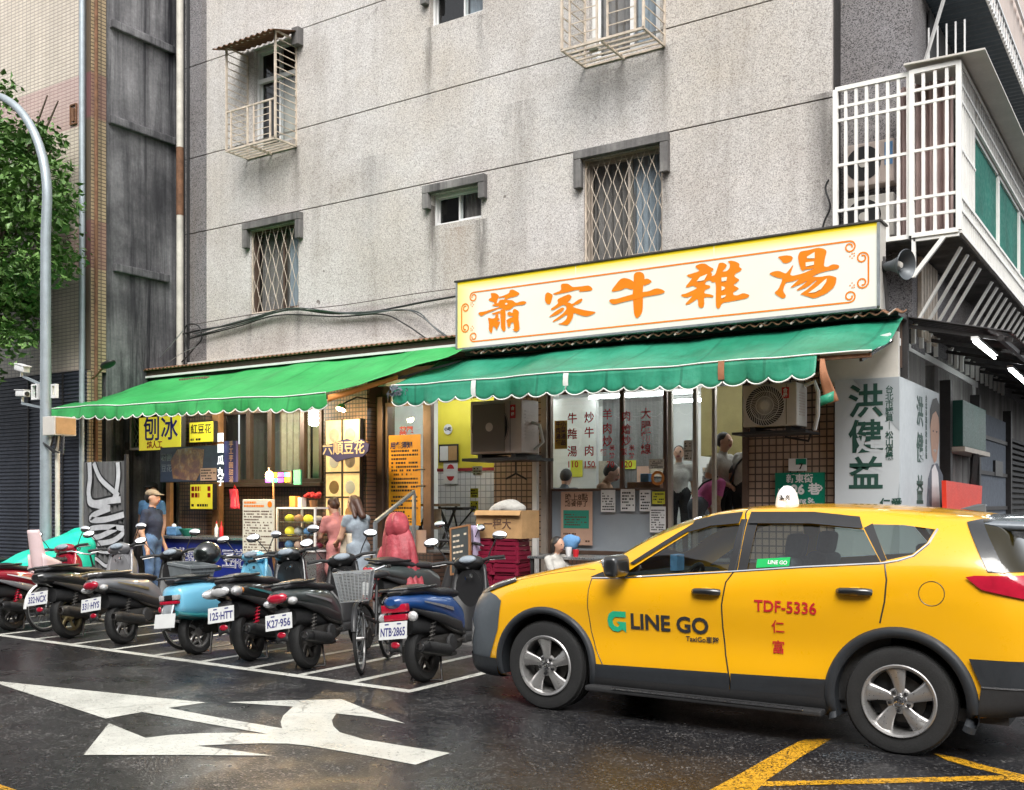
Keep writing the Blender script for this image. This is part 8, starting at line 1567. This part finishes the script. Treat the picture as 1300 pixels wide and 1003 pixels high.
# ------------------------------------------------------------------ street tree
tr = thing('street_tree', 'leafy green street tree at the left edge behind the lamp post', 'tree'); tc = at(-8, 300, 9.7); rr = random.Random(11)
mb = MB(); mb.tube([(tc.x-.3, 9.6, .1), (tc.x-.25, 9.62, 2.0), (tc.x-.1, 9.65, 4.0), (tc.x, 9.7, tc.z)], [.2, .17, .14, .08], 12); mb.build('trunk', M['bark'], tr, True)
tips = []
for i in range(16):
    a = rr.uniform(0, 6.28); zz = rr.uniform(-1.8, 2.0); e = Vector((tc.x + 1.75*math.cos(a)*rr.uniform(.5, 1), 9.65 + .55*math.sin(a), tc.z + zz)); s0 = Vector((tc.x-.1, 9.65, tc.z - 1.2 + .25*zz)); mb = MB(); mb.tube([s0, s0.lerp(e, .5) + Vector((0, 0, .15)), e], [.06, .035, .012], 6); mb.build('limb', M['bark'], tr, True); tips.append(e)
lf = MB()
cl = []
for i in range(190):
    while True:
        v = Vector((rr.uniform(-1, 1), rr.uniform(-1, 1), rr.uniform(-1, 1)))
        if .25 < v.length < 1: break
    cl.append((Vector((tc.x + 2.15*v.x, 9.62 + .62*v.y, tc.z + 2.5*v.z)), rr.uniform(.22, .45)))
for c, r_ in cl:
    for j in range(85):
        d = Vector((rr.gauss(0, 1), rr.gauss(0, 1), rr.gauss(0, .7))); d = d.normalized()*r_*rr.random()**.45; p_ = c + d
        if p_.y > 10.38 or p_.y < 9.13: continue
        L = rr.uniform(.05, .17); w = L*rr.uniform(.25, .42); ax = Vector((rr.gauss(0, 1), rr.gauss(0, 1), rr.gauss(-.5, .6))).normalized(); sd2 = ax.cross(Vector((rr.gauss(0, .4), rr.gauss(0, .4), 1))).normalized(); nn = ax.cross(sd2)*L*.12
        lf.add([p_, p_ + ax*L*.45 + sd2*w + nn, p_ + ax*L, p_ + ax*L*.45 - sd2*w + nn], [(0, 1, 2), (0, 2, 3)])
stuff(lf.build('crown', M['leaf'], tr))
# ------------------------------------------------------------------ building across the street (seen as reflections)
op = thing('opposite_building', 'pale building with dark window bands across the street, mirrored in the taxi windows', 'building')
mb = MB(); mb.box(-40, 30, -15, -14, 0, 19); mb.build('wall', M['concrete'], op)
for k in range(6):
    mb = MB(); mb.box(-40, 30, -13.99, -13.9, 1.2+2.7*k, 2.6+2.7*k); mb.build('window_band', M['sc_black'], op)
    for i in range(24): mb = MB(); mb.box(-39+2.9*i, -38.7+2.9*i, -13.89, -13.8, 1.2+2.7*k, 2.6+2.7*k); mb.build('mullion', M['concrete'], op)
# ------------------------------------------------------------------ people
def person(label, loc, rz, H=1.65, shirt='c_navy', sleeve=.5, legs='c_denim', bare_legs=False, hair='hair', hairstyle='short', cap=None, lean=0.0, head_tilt=0.0, arms=None, seated=False, res=.014, shoes='c_black', skirt=None, stoop=0.0, strap=None, mask=False):
    """one continuous body; local +y is the way the person faces"""
    s = H/1.65; T = thing('person', label, 'person', loc, rz)
    mats = [M['skin'], M[shirt], M[legs], M[shoes], M['hair'], M[skirt or legs], mat('lips', (.32, .10, .09), .5, 0, 0)]
    hz = .90 if not seated else .47
    def U(p):                                  # upper-body bend about the hip
        x, y, z = p; z0 = z - .90; c, n = math.cos(lean), math.sin(lean); return (x*s, (y*c + z0*n)*s, (hz + (-y*n + z0*c))*s)
    def L(p): return (p[0]*s, p[1]*s, p[2]*s)
    pr = []
    def cone(a, b, ra, rb, m, f=U): pr.append(('c', f(a), f(b), ra*s, rb*s, m))
    def el(c, r, m, f=U, rot=None): pr.append(('e', f(c), tuple(q*s for q in r), rot, m))
    rl = Euler((-lean, 0, 0)).to_matrix(); rl = [list(r_) for r_ in rl]; rl_ = np.array(rl)
    cone((-.07, 0, .93), (.07, 0, .93), .115, .115, 2 if not skirt else 5); cone((0, 0, .98), (0, .01, 1.18), .125, .145, 1); cone((-.06, .0, 1.22), (.06, .0, 1.22), .125, .125, 1); cone((-.135, 0, 1.335), (.135, 0, 1.335), .062, .062, 1); cone((0, -.01, 1.30), (0, .0, 1.40), .09, .055, 1)
    cone((0, 0, 1.40), (0, .015, 1.47), .05, .048, 0)
    ht = head_tilt; hc = (0, .03 + .05*math.sin(ht), 1.555 - .03*(1-math.cos(ht))); 
    def Hd(x, y, z):
        c, n = math.cos(ht), math.sin(ht); y0, z0 = y - .0, z - 1.47; return (x, y0*c + z0*n, 1.47 + (-y0*n + z0*c))
    el(Hd(0, .025, 1.565), (.074, .092, .108), 0, U, np.array(Euler((-(lean+ht), 0, 0)).to_matrix())); el(Hd(0, .05, 1.505), (.05, .055, .05), 0)
    cone(Hd(0, .112, 1.575), Hd(0, .128, 1.545), .010, .014, 0)
    for sd_ in (-1, 1):
        cone(Hd(sd_*.076, .015, 1.565), Hd(sd_*.078, .01, 1.545), .016, .012, 0); el(Hd(sd_*.031, .104, 1.582), (.013, .010, .008), 4)
    el(Hd(0, .112, 1.508), (.022, .010, .008), 6)
    arms = arms or {}
    for sd_, key in ((-1, 'l'), (1, 'r')):
        sh = (sd_*.175, 0, 1.335); elb, wr = arms.get(key, ((sd_*.225, -.03, 1.06), (sd_*.235, .06, .84))); elb = tuple(elb); wr = tuple(wr)
        mid = tuple(a + (b-a)*sleeve*1.0 for a, b in zip(sh, elb))
        if sleeve >= 1: cone(sh, elb, .060, .046, 1); cone(elb, wr, .043, .036, 1)
        elif sleeve > 0: cone(sh, mid, .060, .055, 1); cone(mid, elb, .044, .038, 0); cone(elb, wr, .037, .027, 0)
        else: cone(sh, elb, .050, .037, 0); cone(elb, wr, .036, .026, 0)
        d = Vector(wr) - Vector(elb); d.normalize(); w = Vector(wr); side = d.cross(Vector((0, 1, 0) if abs(d.y) < .8 else (0, 0, 1))).normalized(); nr = d.cross(side)
        pc = w + d*.05; cone(tuple(w + d*.01), tuple(pc), .026, .030, 0)
        for k in range(4): b0 = pc + side*(-.024 + .016*k) + d*.02; b1 = b0 + d*(.035 + .008*(k in (1, 2))) + nr*.012; cone(tuple(b0), tuple(b1), .0095, .009, 0); cone(tuple(b1), tuple(b1 + d*.018 + nr*.022), .009, .008, 0)
        t0 = w + d*.025 - side*.03; cone(tuple(t0), tuple(t0 - side*.022 + d*.035 + nr*.01), .011, .009, 0)
    for sd_ in (-1, 1):
        lm = 0 if bare_legs else 2
        if seated: k_ = (sd_*.11, .42, .50); an = (sd_*.11, .44, .09); cone((sd_*.09, .02, .49), k_, .085, .065, 2, L); cone(k_, an, .06, .042, lm, L)
        else: k_ = (sd_*.092, .02, .49); an = (sd_*.095, -.02, .09); cone((sd_*.085, 0, .88), k_, .092, .062, 2 if not bare_legs else 5, L); cone(k_, an, .058, .042, lm, L)
        fy = an[1]; cone((an[0], fy-.03, .045), (an[0], fy+.14, .035), .042, .034, 3, L)
    if skirt: cone((0, 0, .90), (0, .0, .62), .15, .20, 5, L)
    me = sdf_mesh('body', pr, mats, res, .028*s); part('body', me, T)
    def hm(name, prims, m, k=.02, rs=.0125): me = sdf_mesh(name, prims, [m], rs, k); return part(name, me, T)
    HR = np.array(Euler((-(lean+ht), 0, 0)).to_matrix()); E = lambda c, r: ('e', U(Hd(*c)), tuple(q*s for q in r), HR, 0); Cn = lambda a, b, ra, rb: ('c', U(Hd(*a)), U(Hd(*b)), ra*s, rb*s, 0)
    HM = M[hair]
    base = [E((0, -.012, 1.598), (.084, .094, .092)), E((0, -.035, 1.56), (.080, .075, .085))]
    if hairstyle == 'bob': base += [Cn((-.07, -.01, 1.58), (-.075, .0, 1.46), .035, .03), Cn((.07, -.01, 1.58), (.075, .0, 1.46), .035, .03), Cn((0, -.07, 1.58), (0, -.07, 1.44), .055, .045)]
    if hairstyle == 'tied': base += [E((0, -.115, 1.60), (.035, .035, .035)), Cn((0, -.11, 1.6), (0, -.13, 1.5), .03, .018)]
    if hairstyle == 'long': base += [Cn((-.065, -.02, 1.56), (-.08, -.03, 1.34), .035, .03), Cn((.065, -.02, 1.56), (.08, -.03, 1.34), .035, .03), Cn((0, -.075, 1.56), (0, -.09, 1.32), .06, .05)]
    hm('hair', base, HM)
    if cap:
        hm('cap', [E((0, .0, 1.628), (.092, .105, .065)), Cn((-.035, .09, 1.615), (.035, .09, 1.615), .03, .03), E((0, .13, 1.608), (.07, .07, .012))], M[cap], .012, .011)
    if mask: hm('face_mask', [E((0, .085, 1.52), (.055, .045, .045))], M['c_white'], .01, .011)
    if strap: mb = MB(); mb.tube([U((.13, .125, 1.36)), U((0, .158, 1.18)), U((-.15, .10, 1.0))], .014*s, 6); mb.tube([U((.13, -.09, 1.38)), U((0, -.15, 1.2)), U((-.15, -.10, 1.0))], .014*s, 6); mb.build('bag_strap', M['black_matt'], T, True)
    return T
FX = lambda dx, dy: math.atan2(-dx, dy)           # rotation that turns local +y to (dx, dy)
p = at(193, 0, 10.15); person('man in brown cap and navy t-shirt at the stall counter', (p.x, 10.15, .1), FX(1, .35), 1.68, 'c_navy', .5, 'c_denim', cap='c_khaki')
p = at(193, 0, 11.2); person('person in black cap and face mask behind the man in the brown cap', (p.x, 11.2, .22), FX(.35, -1), 1.70, 'c_blue', .5, 'c_black', cap='c_black', mask=True)
p = at(429, 0, 10.95); person('woman in rose dress with tied brown hair leaning over the display case', (p.x, 10.95, .1), FX(-.95, .25), 1.58, 'c_rose', .6, 'c_rose', True, 'hair_brown', 'tied', None, .12, .45, {'l': ((-.22, .12, 1.10), (-.12, .34, 1.08)), 'r': ((.22, .12, 1.10), (.12, .34, 1.06))}, skirt='c_rose')
p = at(455, 0, 10.75); person('woman in grey sleeveless top with dark bob holding a cream bag', (p.x, 10.75, .1), FX(-.97, .2), 1.60, 'c_grey', .25, 'c_grey', True, 'hair_brown', 'long', None, .10, .40, {'l': ((-.21, .12, 1.08), (-.10, .36, 1.03)), 'r': ((.21, .12, 1.08), (.10, .36, 1.02))}, skirt='c_grey')
tb_ = thing('tote_bag', 'cream tote bag held by the woman in grey', 'bag', at(440, 690, 10.62)); q = MB(); q.grid(lambda u, v: ((u-.5)*(.20+.05*v), .03*math.sin(u*6), .14 - .30*v), 9, 8); o = q.build('bag_body', M['c_beige'], tb_, True); mo = o.modifiers.new('t', 'SOLIDIFY'); mo.thickness = .04
for sx_ in (-.06, .06): q = MB(); q.tube([(sx_, 0, .13), (sx_*.6, 0, .26), (0, 0, .30)], .009, 6); q.build('bag_handle', M['c_beige'], tb_, True)
p = at(917, 0, 12.75); person('woman in white short-sleeved shirt with tied hair standing in the shop doorway', (p.x, 12.75, FL), FX(.98, -.2), 1.60, 'c_white', .75, 'c_black', False, 'hair', 'tied', None, .02, .12, {'l': ((-.24, .02, 1.10), (-.16, .26, 1.02)), 'r': ((.25, -.06, 1.10), (.15, .16, .99))})
p = at(943, 0, 12.7); person('person in white shirt with black bag strap half hidden by the door post', (p.x, 12.7, FL), FX(.5, .9), 1.62, 'c_white', .8, 'c_black', False, 'hair', 'short', None, .15, .3, None, strap=True)
p = at(884, 0, 12.45); person('person in pink t-shirt bending over behind the sliding door', (p.x, 12.45, FL-.18), FX(.75, .65), 1.55, 'c_pink', .6, 'c_slate', False, 'hair', 'short', None, .75, .3, {'l': ((-.22, .12, 1.1), (-.15, .3, 1.0)), 'r': ((.22, .12, 1.1), (.15, .3, 1.0))}, strap=True)
p = at(862, 0, 13.6); person('cook in white shirt behind the pink t-shirt at the sliding door', (p.x, 13.6, FL), FX(.3, -.9), 1.50, 'c_white', .6, 'c_black', False, 'hair', 'short')
p = at(756, 0, 12.7); person('seated man in tan tank top behind the shop window', (p.x, 12.7, FL), FX(.9, .2), 1.72, 'c_tan', .12, 'c_slate', False, 'hair', 'short', None, .30, .25, {'l': ((-.2, .16, 1.12), (-.12, .36, 1.1)), 'r': ((.2, .16, 1.12), (.12, .36, 1.1))}, True)
p = at(714, 0, 12.75); person('seated person in grey shirt behind the left side of the shop window', (p.x, 12.75, FL-.03), FX(-.2, .95), 1.66, 'c_slate', .7, 'c_slate', False, 'hair', 'short', None, .2, .35, None, True)
p = at(703, 0, 10.55); person('child with dark hair seated at the outdoor table above the taxi bonnet', (p.x, 10.55, .25), FX(.95, -.2), 1.28, 'c_white', .6, 'c_denim', False, 'hair', 'bob', None, .1, .1, {'l': ((-.2, .14, 1.12), (-.1, .34, 1.1)), 'r': ((.2, .14, 1.12), (.1, .34, 1.1))}, True)
